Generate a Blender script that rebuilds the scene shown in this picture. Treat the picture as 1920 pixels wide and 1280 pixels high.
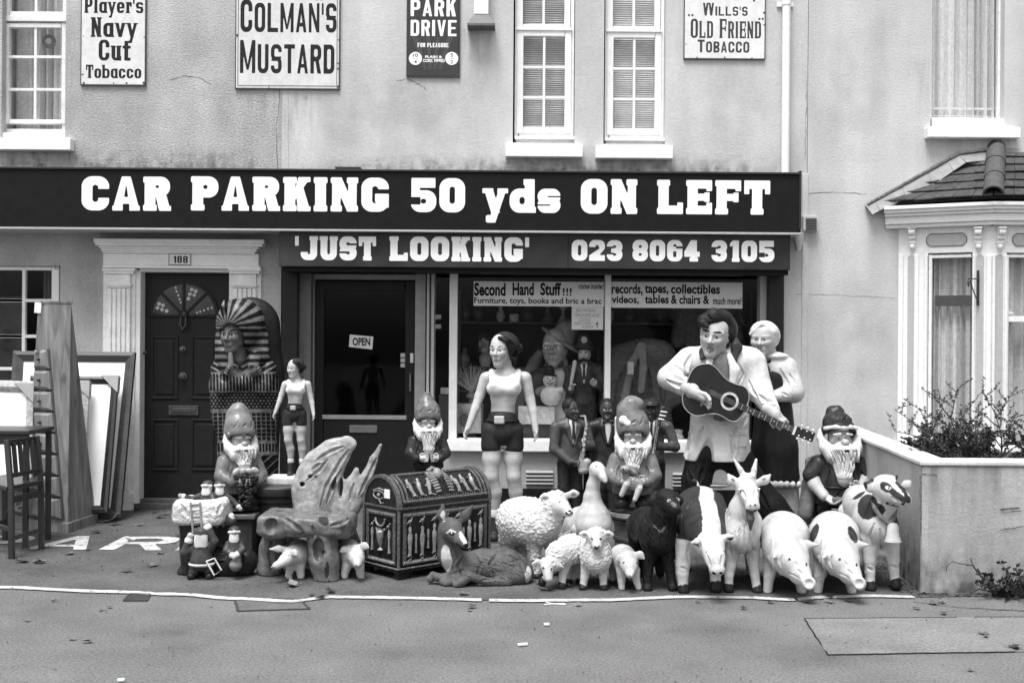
import bpy, bmesh, math, random
import numpy as np
from mathutils import Vector, Matrix, Euler

# ---------------------------------------------------------------- scene, camera, light
for o in list(bpy.data.objects):
    bpy.data.objects.remove(o)
SC = bpy.context.scene
COL = SC.collection
RND = random.Random(7)
R = math.radians

FPX, DCAM, HCAM, ROLL = 2150.0, 10.0, 1.49, R(0.42)
cam = bpy.data.cameras.new('camera')
cam.sensor_width = 36.0
cam.sensor_fit = 'HORIZONTAL'
cam.lens = FPX / 1920.0 * 36.0
cam.clip_end = 600
cam_o = bpy.data.objects.new('camera', cam)
COL.objects.link(cam_o)
cam_o.location = (0, -DCAM, HCAM)
cam_o.rotation_euler = (R(90), -ROLL, 0)
SC.camera = cam_o

SUN_EL, SUN_AZ = R(68), R(205)        # high, behind the camera; overcast
world = bpy.data.worlds.new('World')
SC.world = world
world.use_nodes = True
wn = world.node_tree
for n in list(wn.nodes):
    wn.nodes.remove(n)
sky = wn.nodes.new('ShaderNodeTexSky')
sky.sky_type = 'NISHITA'
sky.sun_disc = False
sky.sun_elevation = SUN_EL
sky.sun_rotation = SUN_AZ
sky.dust_density = 4.0
bw = wn.nodes.new('ShaderNodeRGBToBW')          # black-and-white film
bg = wn.nodes.new('ShaderNodeBackground')
bg.inputs['Strength'].default_value = 0.105
wo = wn.nodes.new('ShaderNodeOutputWorld')
wn.links.new(sky.outputs['Color'], bw.inputs['Color'])
wn.links.new(bw.outputs['Val'], bg.inputs['Color'])
wn.links.new(bg.outputs['Background'], wo.inputs['Surface'])

sl = bpy.data.lights.new('sun', 'SUN')
sl.energy = 1.5
sl.angle = R(22)
sl.color = (1, 1, 1)
so = bpy.data.objects.new('sun', sl)
COL.objects.link(so)
sd = Vector((math.sin(SUN_AZ) * math.cos(SUN_EL), math.cos(SUN_AZ) * math.cos(SUN_EL), math.sin(SUN_EL)))
so.rotation_euler = sd.to_track_quat('Z', 'Y').to_euler()
so.location = (0, -6, 12)

vs = SC.view_settings
vs.view_transform = 'Standard'
vs.look = 'None'
vs.gamma = 1.0
vs.use_curve_mapping = False
vs.exposure = 1.38

# ---------------------------------------------------------------- photo geometry -> metres
CT, ST = math.cos(ROLL), math.sin(ROLL)

def at(px, py, y):
    """point of the place seen at photo position (px,py) on the plane y (metres behind the house wall)"""
    u, v = px - 960.0, py - 640.0
    uu, vv = u * CT + v * ST, -u * ST + v * CT
    d = DCAM + y
    return Vector((uu * d / FPX, y, HCAM - vv * d / FPX))

def mpp(y):
    return (DCAM + y) / FPX          # metres per photo pixel at that depth

def gnd(px, py):
    """ground point seen at photo position"""
    u, v = px - 960.0, py - 640.0
    uu, vv = u * CT + v * ST, -u * ST + v * CT
    d = HCAM * FPX / vv
    return Vector((uu * d / FPX, d - DCAM, 0.0))

# ---------------------------------------------------------------- materials
MATS = {}

def mat(name, v, rough=0.6, var=0.12, scale=14.0, bump=0.0, bscale=120.0, spec=0.5, metal=0.0, var2=0.0, scale2=2.0, coat=0.0, emit=None, streak=0.0):
    if name in MATS:
        return MATS[name]
    m = bpy.data.materials.new(name)
    m.use_nodes = True
    nt = m.node_tree
    p = nt.nodes['Principled BSDF']
    p.inputs['Roughness'].default_value = rough
    p.inputs['Specular IOR Level'].default_value = spec
    p.inputs['Metallic'].default_value = metal
    if coat:
        p.inputs['Coat Weight'].default_value = coat
        p.inputs['Coat Roughness'].default_value = 0.15
    tc = nt.nodes.new('ShaderNodeTexCoord')
    def noise(sc, det=4.0, vec=None):
        n = nt.nodes.new('ShaderNodeTexNoise')
        n.inputs['Scale'].default_value = sc
        n.inputs['Detail'].default_value = det
        nt.links.new(vec or tc.outputs['Object'], n.inputs['Vector'])
        return n
    def mul(a, b):
        k = nt.nodes.new('ShaderNodeMath'); k.operation = 'MULTIPLY'
        for i, q in enumerate((a, b)):
            if isinstance(q, (int, float)): k.inputs[i].default_value = q
            else: nt.links.new(q, k.inputs[i])
        return k.outputs[0]
    def rng(src, lo, hi, a=0.3, b=0.7):
        k = nt.nodes.new('ShaderNodeMapRange')
        k.inputs['From Min'].default_value = a; k.inputs['From Max'].default_value = b
        k.inputs['To Min'].default_value = lo; k.inputs['To Max'].default_value = hi
        nt.links.new(src, k.inputs['Value'])
        return k.outputs[0]
    n1 = noise(scale)
    col = rng(n1.outputs['Fac'], v * (1 - var), v * (1 + var))
    if var2:
        n2 = noise(scale2, 5.0)
        col = mul(col, rng(n2.outputs['Fac'], 1 - var2, 1 + var2))
    if streak:
        mp = nt.nodes.new('ShaderNodeMapping')
        mp.inputs['Scale'].default_value = (2.2, 2.2, 0.25)
        nt.links.new(tc.outputs['Object'], mp.inputs['Vector'])
        n3 = noise(1.6, 5.0, mp.outputs['Vector'])
        col = mul(col, rng(n3.outputs['Fac'], 1 - streak, 1 + streak * 0.5))
    nt.links.new(col, p.inputs['Base Color'])
    rr = rng(n1.outputs['Fac'], max(0, rough - 0.08), min(1, rough + 0.08))
    nt.links.new(rr, p.inputs['Roughness'])
    if bump:
        nb = noise(bscale, 3.0)
        b = nt.nodes.new('ShaderNodeBump')
        b.inputs['Strength'].default_value = bump
        b.inputs['Distance'].default_value = 0.01
        nt.links.new(nb.outputs['Fac'], b.inputs['Height'])
        nt.links.new(b.outputs['Normal'], p.inputs['Normal'])
    MATS[name] = m
    return m

def wood_mat(name, v, var=0.35, rough=0.55, along='Z', freq=26.0, knots=True):
    if name in MATS:
        return MATS[name]
    m = bpy.data.materials.new(name); m.use_nodes = True
    nt = m.node_tree; p = nt.nodes['Principled BSDF']
    p.inputs['Roughness'].default_value = rough
    tc = nt.nodes.new('ShaderNodeTexCoord')
    mp = nt.nodes.new('ShaderNodeMapping')
    s = {'X': (0.08, 1, 1), 'Y': (1, 0.08, 1), 'Z': (1, 1, 0.08)}[along]
    mp.inputs['Scale'].default_value = s
    nt.links.new(tc.outputs['Object'], mp.inputs['Vector'])
    n = nt.nodes.new('ShaderNodeTexNoise'); n.inputs['Scale'].default_value = freq
    n.inputs['Detail'].default_value = 6; n.inputs['Distortion'].default_value = 0.6
    nt.links.new(mp.outputs['Vector'], n.inputs['Vector'])
    k = nt.nodes.new('ShaderNodeMapRange')
    k.inputs['From Min'].default_value = 0.3; k.inputs['From Max'].default_value = 0.7
    k.inputs['To Min'].default_value = v * (1 - var); k.inputs['To Max'].default_value = v * (1 + var)
    nt.links.new(n.outputs['Fac'], k.inputs['Value'])
    out = k.outputs[0]
    if knots:
        vo = nt.nodes.new('ShaderNodeTexVoronoi'); vo.inputs['Scale'].default_value = 7.0
        mp2 = nt.nodes.new('ShaderNodeMapping')
        mp2.inputs['Scale'].default_value = tuple(0.5 if q < 1 else 1.0 for q in s)
        nt.links.new(tc.outputs['Object'], mp2.inputs['Vector'])
        nt.links.new(mp2.outputs['Vector'], vo.inputs['Vector'])
        k2 = nt.nodes.new('ShaderNodeMapRange')
        k2.inputs['From Min'].default_value = 0.10; k2.inputs['From Max'].default_value = 0.24
        k2.inputs['To Min'].default_value = 0.35; k2.inputs['To Max'].default_value = 1.0
        nt.links.new(vo.outputs['Distance'], k2.inputs['Value'])
        mu = nt.nodes.new('ShaderNodeMath'); mu.operation = 'MULTIPLY'
        nt.links.new(out, mu.inputs[0]); nt.links.new(k2.outputs[0], mu.inputs[1])
        out = mu.outputs[0]
    nt.links.new(out, p.inputs['Base Color'])
    b = nt.nodes.new('ShaderNodeBump'); b.inputs['Strength'].default_value = 0.25; b.inputs['Distance'].default_value = 0.004
    nt.links.new(n.outputs['Fac'], b.inputs['Height']); nt.links.new(b.outputs['Normal'], p.inputs['Normal'])
    MATS[name] = m
    return m

def glass_mat(name='glass', tint=0.92, ior=1.3):
    if name in MATS:
        return MATS[name]
    m = bpy.data.materials.new(name); m.use_nodes = True
    nt = m.node_tree
    for n in list(nt.nodes): nt.nodes.remove(n)
    o = nt.nodes.new('ShaderNodeOutputMaterial')
    t = nt.nodes.new('ShaderNodeBsdfTransparent'); t.inputs['Color'].default_value = (tint, tint, tint, 1)
    g = nt.nodes.new('ShaderNodeBsdfGlossy'); g.inputs['Roughness'].default_value = 0.03
    g.inputs['Color'].default_value = (0.9, 0.9, 0.9, 1)
    fr = nt.nodes.new('ShaderNodeFresnel')
    ge = nt.nodes.new('ShaderNodeNewGeometry')          # thin sheet: same reflection from both sides
    mr = nt.nodes.new('ShaderNodeMapRange'); mr.inputs['To Min'].default_value = ior; mr.inputs['To Max'].default_value = 1/ior
    nt.links.new(ge.outputs['Backfacing'], mr.inputs['Value']); nt.links.new(mr.outputs[0], fr.inputs['IOR'])
    mx = nt.nodes.new('ShaderNodeMixShader')
    tc = nt.nodes.new('ShaderNodeTexCoord')
    nz = nt.nodes.new('ShaderNodeTexNoise'); nz.inputs['Scale'].default_value = 2.5
    b = nt.nodes.new('ShaderNodeBump'); b.inputs['Strength'].default_value = 0.04; b.inputs['Distance'].default_value = 0.02
    nt.links.new(tc.outputs['Object'], nz.inputs['Vector'])
    nt.links.new(nz.outputs['Fac'], b.inputs['Height'])
    nt.links.new(b.outputs['Normal'], g.inputs['Normal'])
    nt.links.new(fr.outputs[0], mx.inputs[0]); nt.links.new(t.outputs[0], mx.inputs[1]); nt.links.new(g.outputs[0], mx.inputs[2])
    nt.links.new(mx.outputs[0], o.inputs['Surface'])
    MATS[name] = m
    return m

def stain_mat(name, v, radial=False, lo=.45, hi=.75, amount=.7, sc=(3,3,.6), nscale=4.0):
    '''dirt with its own ragged shape: thin film that thins out to nothing'''
    if name in MATS: return MATS[name]
    m = bpy.data.materials.new(name); m.use_nodes = True
    nt = m.node_tree; L = nt.links.new; p = nt.nodes['Principled BSDF']; out = nt.nodes['Material Output']
    p.inputs['Base Color'].default_value = (v, v, v, 1); p.inputs['Roughness'].default_value = .9; p.inputs['Specular IOR Level'].default_value = .1
    tc = nt.nodes.new('ShaderNodeTexCoord'); mp = nt.nodes.new('ShaderNodeMapping'); mp.inputs['Scale'].default_value = sc
    L(tc.outputs['Object'], mp.inputs['Vector'])
    n = nt.nodes.new('ShaderNodeTexNoise'); n.inputs['Scale'].default_value = nscale; n.inputs['Detail'].default_value = 7; L(mp.outputs['Vector'], n.inputs['Vector'])
    k = nt.nodes.new('ShaderNodeMapRange'); k.inputs['From Min'].default_value = lo; k.inputs['From Max'].default_value = hi; L(n.outputs['Fac'], k.inputs['Value'])
    at_ = nt.nodes.new('ShaderNodeAttribute'); at_.attribute_name = 'film'
    mu = nt.nodes.new('ShaderNodeMath'); mu.operation = 'MULTIPLY'; L(k.outputs[0], mu.inputs[0]); L(at_.outputs['Fac'], mu.inputs[1])
    mu2 = nt.nodes.new('ShaderNodeMath'); mu2.operation = 'MULTIPLY'; mu2.inputs[1].default_value = amount; L(mu.outputs[0], mu2.inputs[0])
    t = nt.nodes.new('ShaderNodeBsdfTransparent'); mx = nt.nodes.new('ShaderNodeMixShader')
    L(mu2.outputs[0], mx.inputs[0]); L(t.outputs[0], mx.inputs[1]); L(p.outputs[0], mx.inputs[2]); L(mx.outputs[0], out.inputs['Surface'])
    MATS[name] = m
    return m

def worn_paint(name, v, lo=.30, hi=.46):
    '''road paint with bare worn spots'''
    m = bpy.data.materials.new(name); m.use_nodes = True
    nt = m.node_tree; L = nt.links.new; p = nt.nodes['Principled BSDF']; out = nt.nodes['Material Output']
    tc = nt.nodes.new('ShaderNodeTexCoord'); n = nt.nodes.new('ShaderNodeTexNoise'); n.inputs['Scale'].default_value = 16; n.inputs['Detail'].default_value = 10; n.inputs['Roughness'].default_value = .7; L(tc.outputs['Object'], n.inputs['Vector'])
    k = nt.nodes.new('ShaderNodeMapRange'); k.inputs['From Min'].default_value = lo; k.inputs['From Max'].default_value = hi; L(n.outputs['Fac'], k.inputs['Value'])
    n2 = nt.nodes.new('ShaderNodeTexNoise'); n2.inputs['Scale'].default_value = 5; n2.inputs['Detail'].default_value = 5; L(tc.outputs['Object'], n2.inputs['Vector'])
    c = nt.nodes.new('ShaderNodeMapRange'); c.inputs['From Min'].default_value = .3; c.inputs['From Max'].default_value = .7; c.inputs['To Min'].default_value = v*.7; c.inputs['To Max'].default_value = v*1.1; L(n2.outputs['Fac'], c.inputs['Value']); L(c.outputs[0], p.inputs['Base Color'])
    p.inputs['Roughness'].default_value = .8; p.inputs['Specular IOR Level'].default_value = .15
    t = nt.nodes.new('ShaderNodeBsdfTransparent'); mx = nt.nodes.new('ShaderNodeMixShader')
    L(k.outputs[0], mx.inputs[0]); L(t.outputs[0], mx.inputs[1]); L(p.outputs[0], mx.inputs[2]); L(mx.outputs[0], out.inputs['Surface'])
    MATS[name] = m
    return m

# ---------------------------------------------------------------- objects
def thing(name, label, cat, base, group=None):
    o = bpy.data.objects.new(name, None)
    o.empty_display_size = 0.1
    COL.objects.link(o)
    o.location = base
    o['label'] = label; o['category'] = cat
    if group: o['group'] = group
    o['_base'] = list(Vector(base))
    return o

def base_of(parent):
    p = parent
    while p is not None:
        if '_base' in p: return Vector(p['_base'])
        p = p.parent
    return Vector((0, 0, 0))

def link(name, me, parent=None, m=None, smooth=False):
    o = bpy.data.objects.new(name, me)
    COL.objects.link(o)
    if parent is not None: o.parent = parent
    if m is not None:
        me.materials.clear()
        for q in (m if isinstance(m, (list, tuple)) else [m]): me.materials.append(q)
    if smooth:
        me.polygons.foreach_set('use_smooth', [True] * len(me.polygons))
    return o

def tag(o, label=None, cat=None, group=None, kind=None):
    for k, v in (('label', label), ('category', cat), ('group', group), ('kind', kind)):
        if v: o[k] = v
    return o

class MB:
    """collects shapes in world metres, built as one mesh object"""
    def __init__(s):
        s.v = []; s.f = []; s.mi = []; s.cur = 0
    def add(s, vs, fs):
        n = len(s.v)
        s.v.extend([tuple(q) for q in vs])
        for q in fs:
            s.f.append([n + i for i in q]); s.mi.append(s.cur)
        return s
    def box(s, x0, x1, y0, y1, z0, z1):
        x0, x1 = min(x0, x1), max(x0, x1); y0, y1 = min(y0, y1), max(y0, y1); z0, z1 = min(z0, z1), max(z0, z1)
        return s.add([(x0,y0,z0),(x1,y0,z0),(x1,y1,z0),(x0,y1,z0),(x0,y0,z1),(x1,y0,z1),(x1,y1,z1),(x0,y1,z1)],
              [(0,3,2,1),(4,5,6,7),(0,1,5,4),(1,2,6,5),(2,3,7,6),(3,0,4,7)])
    def pbox(s, px0, px1, py0, py1, yf, yb):
        """box whose front face (plane yf) covers a photo rectangle"""
        a = at(px0, (py0 + py1) / 2, yf); b = at(px1, (py0 + py1) / 2, yf)
        t = at((px0 + px1) / 2, py0, yf); u = at((px0 + px1) / 2, py1, yf)
        return s.box(a.x, b.x, yf, yb, u.z, t.z)
    def obox(s, c, h, rot=None):
        m = rot if rot is not None else Matrix.Identity(3)
        c = Vector(c)
        vs = []
        for z in (-1, 1):
            for x, y in ((-1,-1),(1,-1),(1,1),(-1,1)):
                vs.append(c + m @ Vector((x*h[0], y*h[1], z*h[2])))
        return s.add(vs, [(0,3,2,1),(4,5,6,7),(0,1,5,4),(1,2,6,5),(2,3,7,6),(3,0,4,7)])
    def bar(s, a, b, w, h=None, up=(0,0,1)):
        """rectangular bar between two points"""
        a, b = Vector(a), Vector(b); h = h or w
        d = (b - a); L = d.length; d.normalize()
        u = Vector(up); 
        if abs(u.dot(d)) > 0.97: u = Vector((0,1,0))
        sx = d.cross(u).normalized(); uz = sx.cross(d)
        m = Matrix((sx, d, uz)).transposed()
        return s.obox((a + b) / 2, (w/2, L/2, h/2), m)
    def loft(s, rings, cap=True):
        n = len(rings[0]); vs = [p for r in rings for p in r]; fs = []
        for i in range(len(rings) - 1):
            for j in range(n):
                k = (j + 1) % n
                fs.append((i*n+j, i*n+k, (i+1)*n+k, (i+1)*n+j))
        if cap:
            fs.append(tuple(range(n - 1, -1, -1))); fs.append(tuple((len(rings)-1)*n + j for j in range(n)))
        return s.add(vs, fs)
    def lathe(s, c, prof, n=24, sx=1.0, sy=1.0, cap=True):
        c = Vector(c)
        return s.loft([[c + Vector((r*sx*math.cos(2*math.pi*j/n), r*sy*math.sin(2*math.pi*j/n), z)) for j in range(n)] for r, z in prof], cap)
    def tube(s, pts, rad, n=8, cap=True):
        pts = [Vector(p) for p in pts]
        if isinstance(rad, (int, float)): rad = [rad] * len(pts)
        rings = []; ref = None
        for i, p in enumerate(pts):
            d = (pts[min(i+1, len(pts)-1)] - pts[max(i-1, 0)]).normalized()
            if ref is None:
                ref = Vector((0,0,1)) if abs(d.z) < 0.9 else Vector((1,0,0))
            a = d.cross(ref).normalized(); b = a.cross(d).normalized(); ref = b
            rings.append([p + (a*math.cos(2*math.pi*j/n) + b*math.sin(2*math.pi*j/n)) * rad[i] for j in range(n)])
        return s.loft(rings, cap)
    def prism(s, poly, y0, y1):
        """polygon given as (x,z), extruded from y0 (front) to y1"""
        n = len(poly)
        area = sum(poly[i][0]*poly[(i+1)%n][1]-poly[(i+1)%n][0]*poly[i][1] for i in range(n))
        if area < 0: poly = poly[::-1]
        vs = [(x, y0, z) for x, z in poly] + [(x, y1, z) for x, z in poly]
        fs = [tuple(range(n)), tuple(range(2*n-1, n-1, -1))]
        for i in range(n):
            j = (i+1) % n
            fs.append((i, n+i, n+j, j))
        return s.add(vs, fs)
    def ball(s, c, r, rot=None, nu=12, nv=8):
        c = Vector(c)
        if isinstance(r, (int, float)): r = (r, r, r)
        m = rot if rot is not None else Matrix.Identity(3)
        rings = []
        for i in range(1, nv):
            t = math.pi * i / nv
            rings.append([c + m @ Vector((r[0]*math.sin(t)*math.cos(2*math.pi*j/nu), r[1]*math.sin(t)*math.sin(2*math.pi*j/nu), -r[2]*math.cos(t))) for j in range(nu)])
        vs = [p for q in rings for p in q] + [c + m @ Vector((0,0,-r[2])), c + m @ Vector((0,0,r[2]))]
        fs = []; n = nu
        for i in range(len(rings)-1):
            for j in range(n):
                k = (j+1) % n
                fs.append((i*n+j, i*n+k, (i+1)*n+k, (i+1)*n+j))
        lo, hi = len(vs)-2, len(vs)-1
        for j in range(n):
            k = (j+1) % n
            fs.append((lo, k, j)); fs.append((hi, (len(rings)-1)*n+j, (len(rings)-1)*n+k))
        return s.add(vs, fs)
    def quad(s, a, b, c, d):
        return s.add([a, b, c, d], [(0, 1, 2, 3)])
    def build(s, name, m, parent=None, smooth=False, bevel=0.0, seg=2, angle=40):
        me = bpy.data.meshes.new(name)
        b = base_of(parent) if parent is not None else Vector((0,0,0))
        me.from_pydata([(q[0]-b.x, q[1]-b.y, q[2]-b.z) for q in s.v], [], s.f)
        o = link(name, me, parent, m, smooth)
        me.polygons.foreach_set('material_index', s.mi)
        me.update()
        if smooth:
            try: me.set_sharp_from_angle(angle=R(angle))
            except Exception: pass
        if bevel:
            bv = o.modifiers.new('bevel', 'BEVEL'); bv.width = bevel; bv.segments = seg; bv.limit_method = 'ANGLE'; bv.angle_limit = R(35)
        return o

def rotz(a): return Matrix.Rotation(R(a), 3, 'Z')
def rotx(a): return Matrix.Rotation(R(a), 3, 'X')
def roty(a): return Matrix.Rotation(R(a), 3, 'Y')

# ---------------------------------------------------------------- lettering drawn as shapes
class Glyph:
    N = 44
    def __init__(s, w, s_, t, e, q, top=1.05, bot=-0.35):
        s.w, s.s, s.t, s.e, s.q = w, s_, t, e, q
        nx = int(s.N * (w + 0.16)); ny = int(s.N * (top - bot))
        s.xs = np.linspace(-0.08, w + 0.08, nx); s.ys = np.linspace(bot, top, ny)
        s.X, s.Y = np.meshgrid(s.xs, s.ys)
        s.F = np.full(s.X.shape, 9.0)
    def rect(s, x0, x1, y0, y1, r=0.0):
        cx, cy, hx, hy = (x0+x1)/2, (y0+y1)/2, abs(x1-x0)/2, abs(y1-y0)/2
        r = min(r, hx, hy)
        qx, qy = np.abs(s.X-cx)-hx+r, np.abs(s.Y-cy)-hy+r
        return np.hypot(np.maximum(qx,0), np.maximum(qy,0)) + np.minimum(np.maximum(qx,qy),0) - r
    def poly(s, P):
        d = np.full(s.X.shape, 1e9); ins = np.zeros(s.X.shape, bool); n = len(P)
        for i in range(n):
            ax, ay = P[i]; bx, by = P[(i+1)%n]
            ex, ey = bx-ax, by-ay
            wx, wy = s.X-ax, s.Y-ay
            t = np.clip((wx*ex+wy*ey)/(ex*ex+ey*ey+1e-12), 0, 1)
            d = np.minimum(d, np.hypot(wx-ex*t, wy-ey*t))
            c = ((ay > s.Y) != (by > s.Y))
            with np.errstate(divide='ignore', invalid='ignore'):
                xi = ex*(s.Y-ay)/(ey if abs(ey) > 1e-9 else 1e-9)+ax
            ins ^= (c & (s.X < xi))
        return np.where(ins, -d, d)
    def U(s, *fs):
        for f in fs: s.F = np.minimum(s.F, f)
    def D(s, *fs):
        for f in fs: s.F = np.maximum(s.F, -f)
    def stem(s, x, y0=0.0, y1=1.0, top=True, bot=True, w=None):
        w = w or s.s
        s.U(s.rect(x, x+w, y0, y1))
        if s.e:
            if bot: s.U(s.rect(x-s.e, x+w+s.e, y0, y0+s.q, s.q*.2))
            if top: s.U(s.rect(x-s.e, x+w+s.e, y1-s.q, y1, s.q*.2))
    def polys(s):
        """marching-squares polygons, runs of full cells merged"""
        F, xs, ys = s.F, s.xs, s.ys
        out = []
        ny, nx = F.shape
        for j in range(ny-1):
            run = None
            for i in range(nx-1):
                c = (F[j,i], F[j,i+1], F[j+1,i+1], F[j+1,i])
                k = sum(1 for q in c if q < 0)
                if k == 4:
                    if run is None: run = i
                    continue
                if run is not None:
                    out.append([(xs[run],ys[j]),(xs[i],ys[j]),(xs[i],ys[j+1]),(xs[run],ys[j+1])]); run = None
                if k == 0: continue
                P = [(xs[i],ys[j]),(xs[i+1],ys[j]),(xs[i+1],ys[j+1]),(xs[i],ys[j+1])]
                pl = []
                for a in range(4):
                    b = (a+1) % 4
                    if c[a] < 0: pl.append(P[a])
                    if (c[a] < 0) != (c[b] < 0):
                        t = c[a]/(c[a]-c[b])
                        pl.append((P[a][0]+(P[b][0]-P[a][0])*t, P[a][1]+(P[b][1]-P[a][1])*t))
                if len(pl) >= 3: out.append(pl)
            if run is not None:
                out.append([(xs[run],ys[j]),(xs[nx-1],ys[j]),(xs[nx-1],ys[j+1]),(xs[run],ys[j+1])])
        return out

GC = {}
def glyph(ch, st):
    """st = (width, stem, bar, serif, serif thickness)"""
    key = (ch, st)
    if key in GC: return GC[key]
    W, S, T, E, Q = st
    fac = {'I': 0.0, 'M': 1.25, 'W': 1.4, "'": 0.0, '1': 0.7, '!': 0, '"': 0.7, 'l': 0, 't': .75, 'r': .8}.get(ch, 1.0)
    w = max(W * fac, S + 2*E) if ch not in "'!" else S*.55
    if ch == '"': w = S * 1.3
    xh = 0.72
    if ch in 'acesouvyr': w *= 0.92
    g = Glyph(w, S, T, E, Q)
    r = min(w*0.42, .3)
    def ring(x0, x1, y0, y1, s=S, t=T):
        o = g.rect(x0, x1, y0, y1, min(r, (y1-y0)*.45)); i = g.rect(x0+s, x1-s, y0+t, y1-t, max(.02, min(r, (y1-y0)*.45) - min(s, t)*.7))
        return o, i
    x0e = E; we = w - E
    if ch in 'O0o':
        o, i = ring(0, w, 0, xh if ch == 'o' else 1); g.U(o); g.D(i)
    elif ch in 'CGc':
        H = xh if ch == 'c' else 1
        o, i = ring(0, w, 0, H); g.U(o); g.D(i)
        if ch == 'G':
            g.D(g.rect(S, w+.1, .53, .53+.13*H)); g.U(g.rect(w*.5, w, .53-T, .53)); g.U(g.rect(w-S, w, .12, .53))
        else: g.D(g.rect(S+.01, w+.1, .37*H, .63*H))
    elif ch in 'DPRBp':
        g.stem(x0e)
        y0 = {'D': 0, 'P': .38, 'R': .42, 'B': .46}[ch]
        o, i = ring(x0e+S-S, w if ch != 'R' else w-E*.5, y0, 1)
        o = np.maximum(o, -(g.X-(x0e+S*.5)))
        g.U(o); g.D(np.maximum(i, -(g.X-(x0e+S))))
        g.U(g.rect(x0e+S*.4, x0e+S+.08, y0, y0+T), g.rect(x0e+S*.4, x0e+S+.08, 1-T, 1))
        g.D(g.rect(x0e+S, x0e+S+.08, y0+T, 1-T)) if False else None
        if ch == 'B':
            o, i = ring(x0e, w, 0, .54); o = np.maximum(o, -(g.X-(x0e+S*.5))); g.U(o); g.D(np.maximum(i, -(g.X-(x0e+S))))
        if ch == 'R':
            g.U(g.poly([(w*.45,.46),(w*.45+S,.46),(w,0),(w-S*1.05,0)]))
            if E: g.U(g.rect(w-S*1.0, w+E*.3, 0, Q*.8))
    elif ch == 'A':
        sA = S*.82; a = sA*.5
        g.U(g.poly([(0,0),(w,0),(w/2+a,1),(w/2-a,1)]))
        k = w/2-a
        ap = (w/2-sA)/k
        inn = g.poly([(sA,0),(w-sA,0),(w/2,ap)])
        by0 = .2; g.D(np.maximum(inn, -g.rect(-1, 2, by0, by0+T*.85)))
        if ap < by0+T*.85+.18:
            g.D(g.poly([(w/2-.055,by0+T*.8),(w/2+.055,by0+T*.8),(w/2,by0+T*.8+.4)]))
        if E:
            g.U(g.rect(0, sA+E*1.1, 0, Q*.8), g.rect(w-sA-E*1.1, w, 0, Q*.8))
            g.D(g.rect(w/2-.035, w/2+.035, -.1, by0))
    elif ch in 'Vv':
        H = 1 if ch == 'V' else xh; sA = S*.82; a = sA*.5
        g.U(g.poly([(0,H),(w,H),(w/2+a,0),(w/2-a,0)])); g.D(g.poly([(sA,H+.1),(w-sA,H+.1),(w/2,H*(1-(w/2-sA)/(w/2-a)))]))
        if E: g.U(g.rect(-E*.6,sA+E*.6,H-Q*.7,H), g.rect(w-sA-E*.6,w+E*.6,H-Q*.7,H))
    elif ch == 'W':
        sA = S*.75; q = w/4
        for x in (0, 2*q):
            g.U(g.poly([(x,1),(x+sA,1),(x+q+sA*.5,0),(x+q-sA*.5,0)]), g.poly([(x+2*q-sA*.0,1),(x+2*q-sA,1),(x+q-sA*.5,0),(x+q+sA*.5,0)]))
    elif ch == 'K':
        g.stem(x0e); x = x0e+S
        g.U(g.poly([(x-.02,.30),(x-.02,.58),(w-S*1.05-.02,1),(w,1)]))
        g.U(g.poly([(x+.02,.58),(x+.12+S*.3,.74),(w,0),(w-S*1.15,0)]))
        if E: g.U(g.rect(w-S*1.2,w+E*.2,0,Q*.8), g.rect(w-S*1.15,w,1-Q*.8,1))
    elif ch in 'IHl1':
        if ch == '1':
            x = w-S-E; g.stem(x, top=False); g.U(g.poly([(x,1),(x+.05,.78),(x-S*.45,.70),(x-S*.45,.86)]))
        else: g.stem(x0e)
        if ch == 'H': g.stem(w-S-E); g.U(g.rect(S, w-S, .5-T/2, .5+T/2))
    elif ch == 'N':
        sn = S*.78
        g.stem(x0e, w=sn); g.stem(we-sn, w=sn)
        g.U(g.poly([(x0e,1),(x0e+sn*1.1,1),(we,0),(we-sn*1.1,0)]))
    elif ch == 'M':
        sn = S*.85
        g.stem(0, w=sn); g.stem(w-sn, w=sn)
        g.U(g.poly([(0,1),(sn,1),(w/2+sn*.3,.1),(w/2-sn*.3,.1)]), g.poly([(w,1),(w-sn,1),(w/2-sn*.3,.1),(w/2+sn*.3,.1)]))
    elif ch in 'EFL':
        g.stem(x0e, top=ch != 'L' or bool(E))
        if ch in 'EL': g.U(g.rect(x0e, w, 0, T)); 
        if ch in 'EF': g.U(g.rect(x0e, w if ch == 'E' else w, 1-T, 1), g.rect(x0e, w-S*.35, .5-T*.42, .5+T*.42))
        if E:
            if ch in 'EL': g.U(g.rect(w-S*.55, w, 0, .34))
            if ch in 'EF': g.U(g.rect(w-S*.55, w, .68, 1), g.rect(w-S*.75, w-S*.25, .36, .64))
    elif ch == 'T':
        g.U(g.rect(0, w, 1-T, 1)); g.stem(w/2-S/2, top=False)
        if E: g.U(g.rect(0, S*.5, .60, 1), g.rect(w-S*.5, w, .60, 1))
    elif ch in 'JUu':
        if ch == 'J':
            g.stem(w-S-E, y0=.2, bot=False); o, i = ring(0, w-E, 0, .6); g.U(np.maximum(o, g.Y-.34)); g.D(np.maximum(i, g.Y-.34)); g.U(g.rect(w-S-E, w-E, .3, .9))
        else:
            H = 1 if ch == 'U' else xh
            o, i = ring(0 if not E else E*.5, w-E*.5, 0, H*1.4); g.U(np.maximum(o, g.Y-H)); g.D(np.maximum(i, g.Y-H-.1))
            if E:
                g.U(g.rect(-E*.5, S+E, H-Q, H), g.rect(w-S-E, w+E*.5, H-Q, H))
            if ch == 'u': g.U(g.rect(w-S-E*.5, w+E*.3, 0, H*.3))
    elif ch in 'Ss853639'[:]:
        H = xh if ch == 's' else 1
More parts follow.
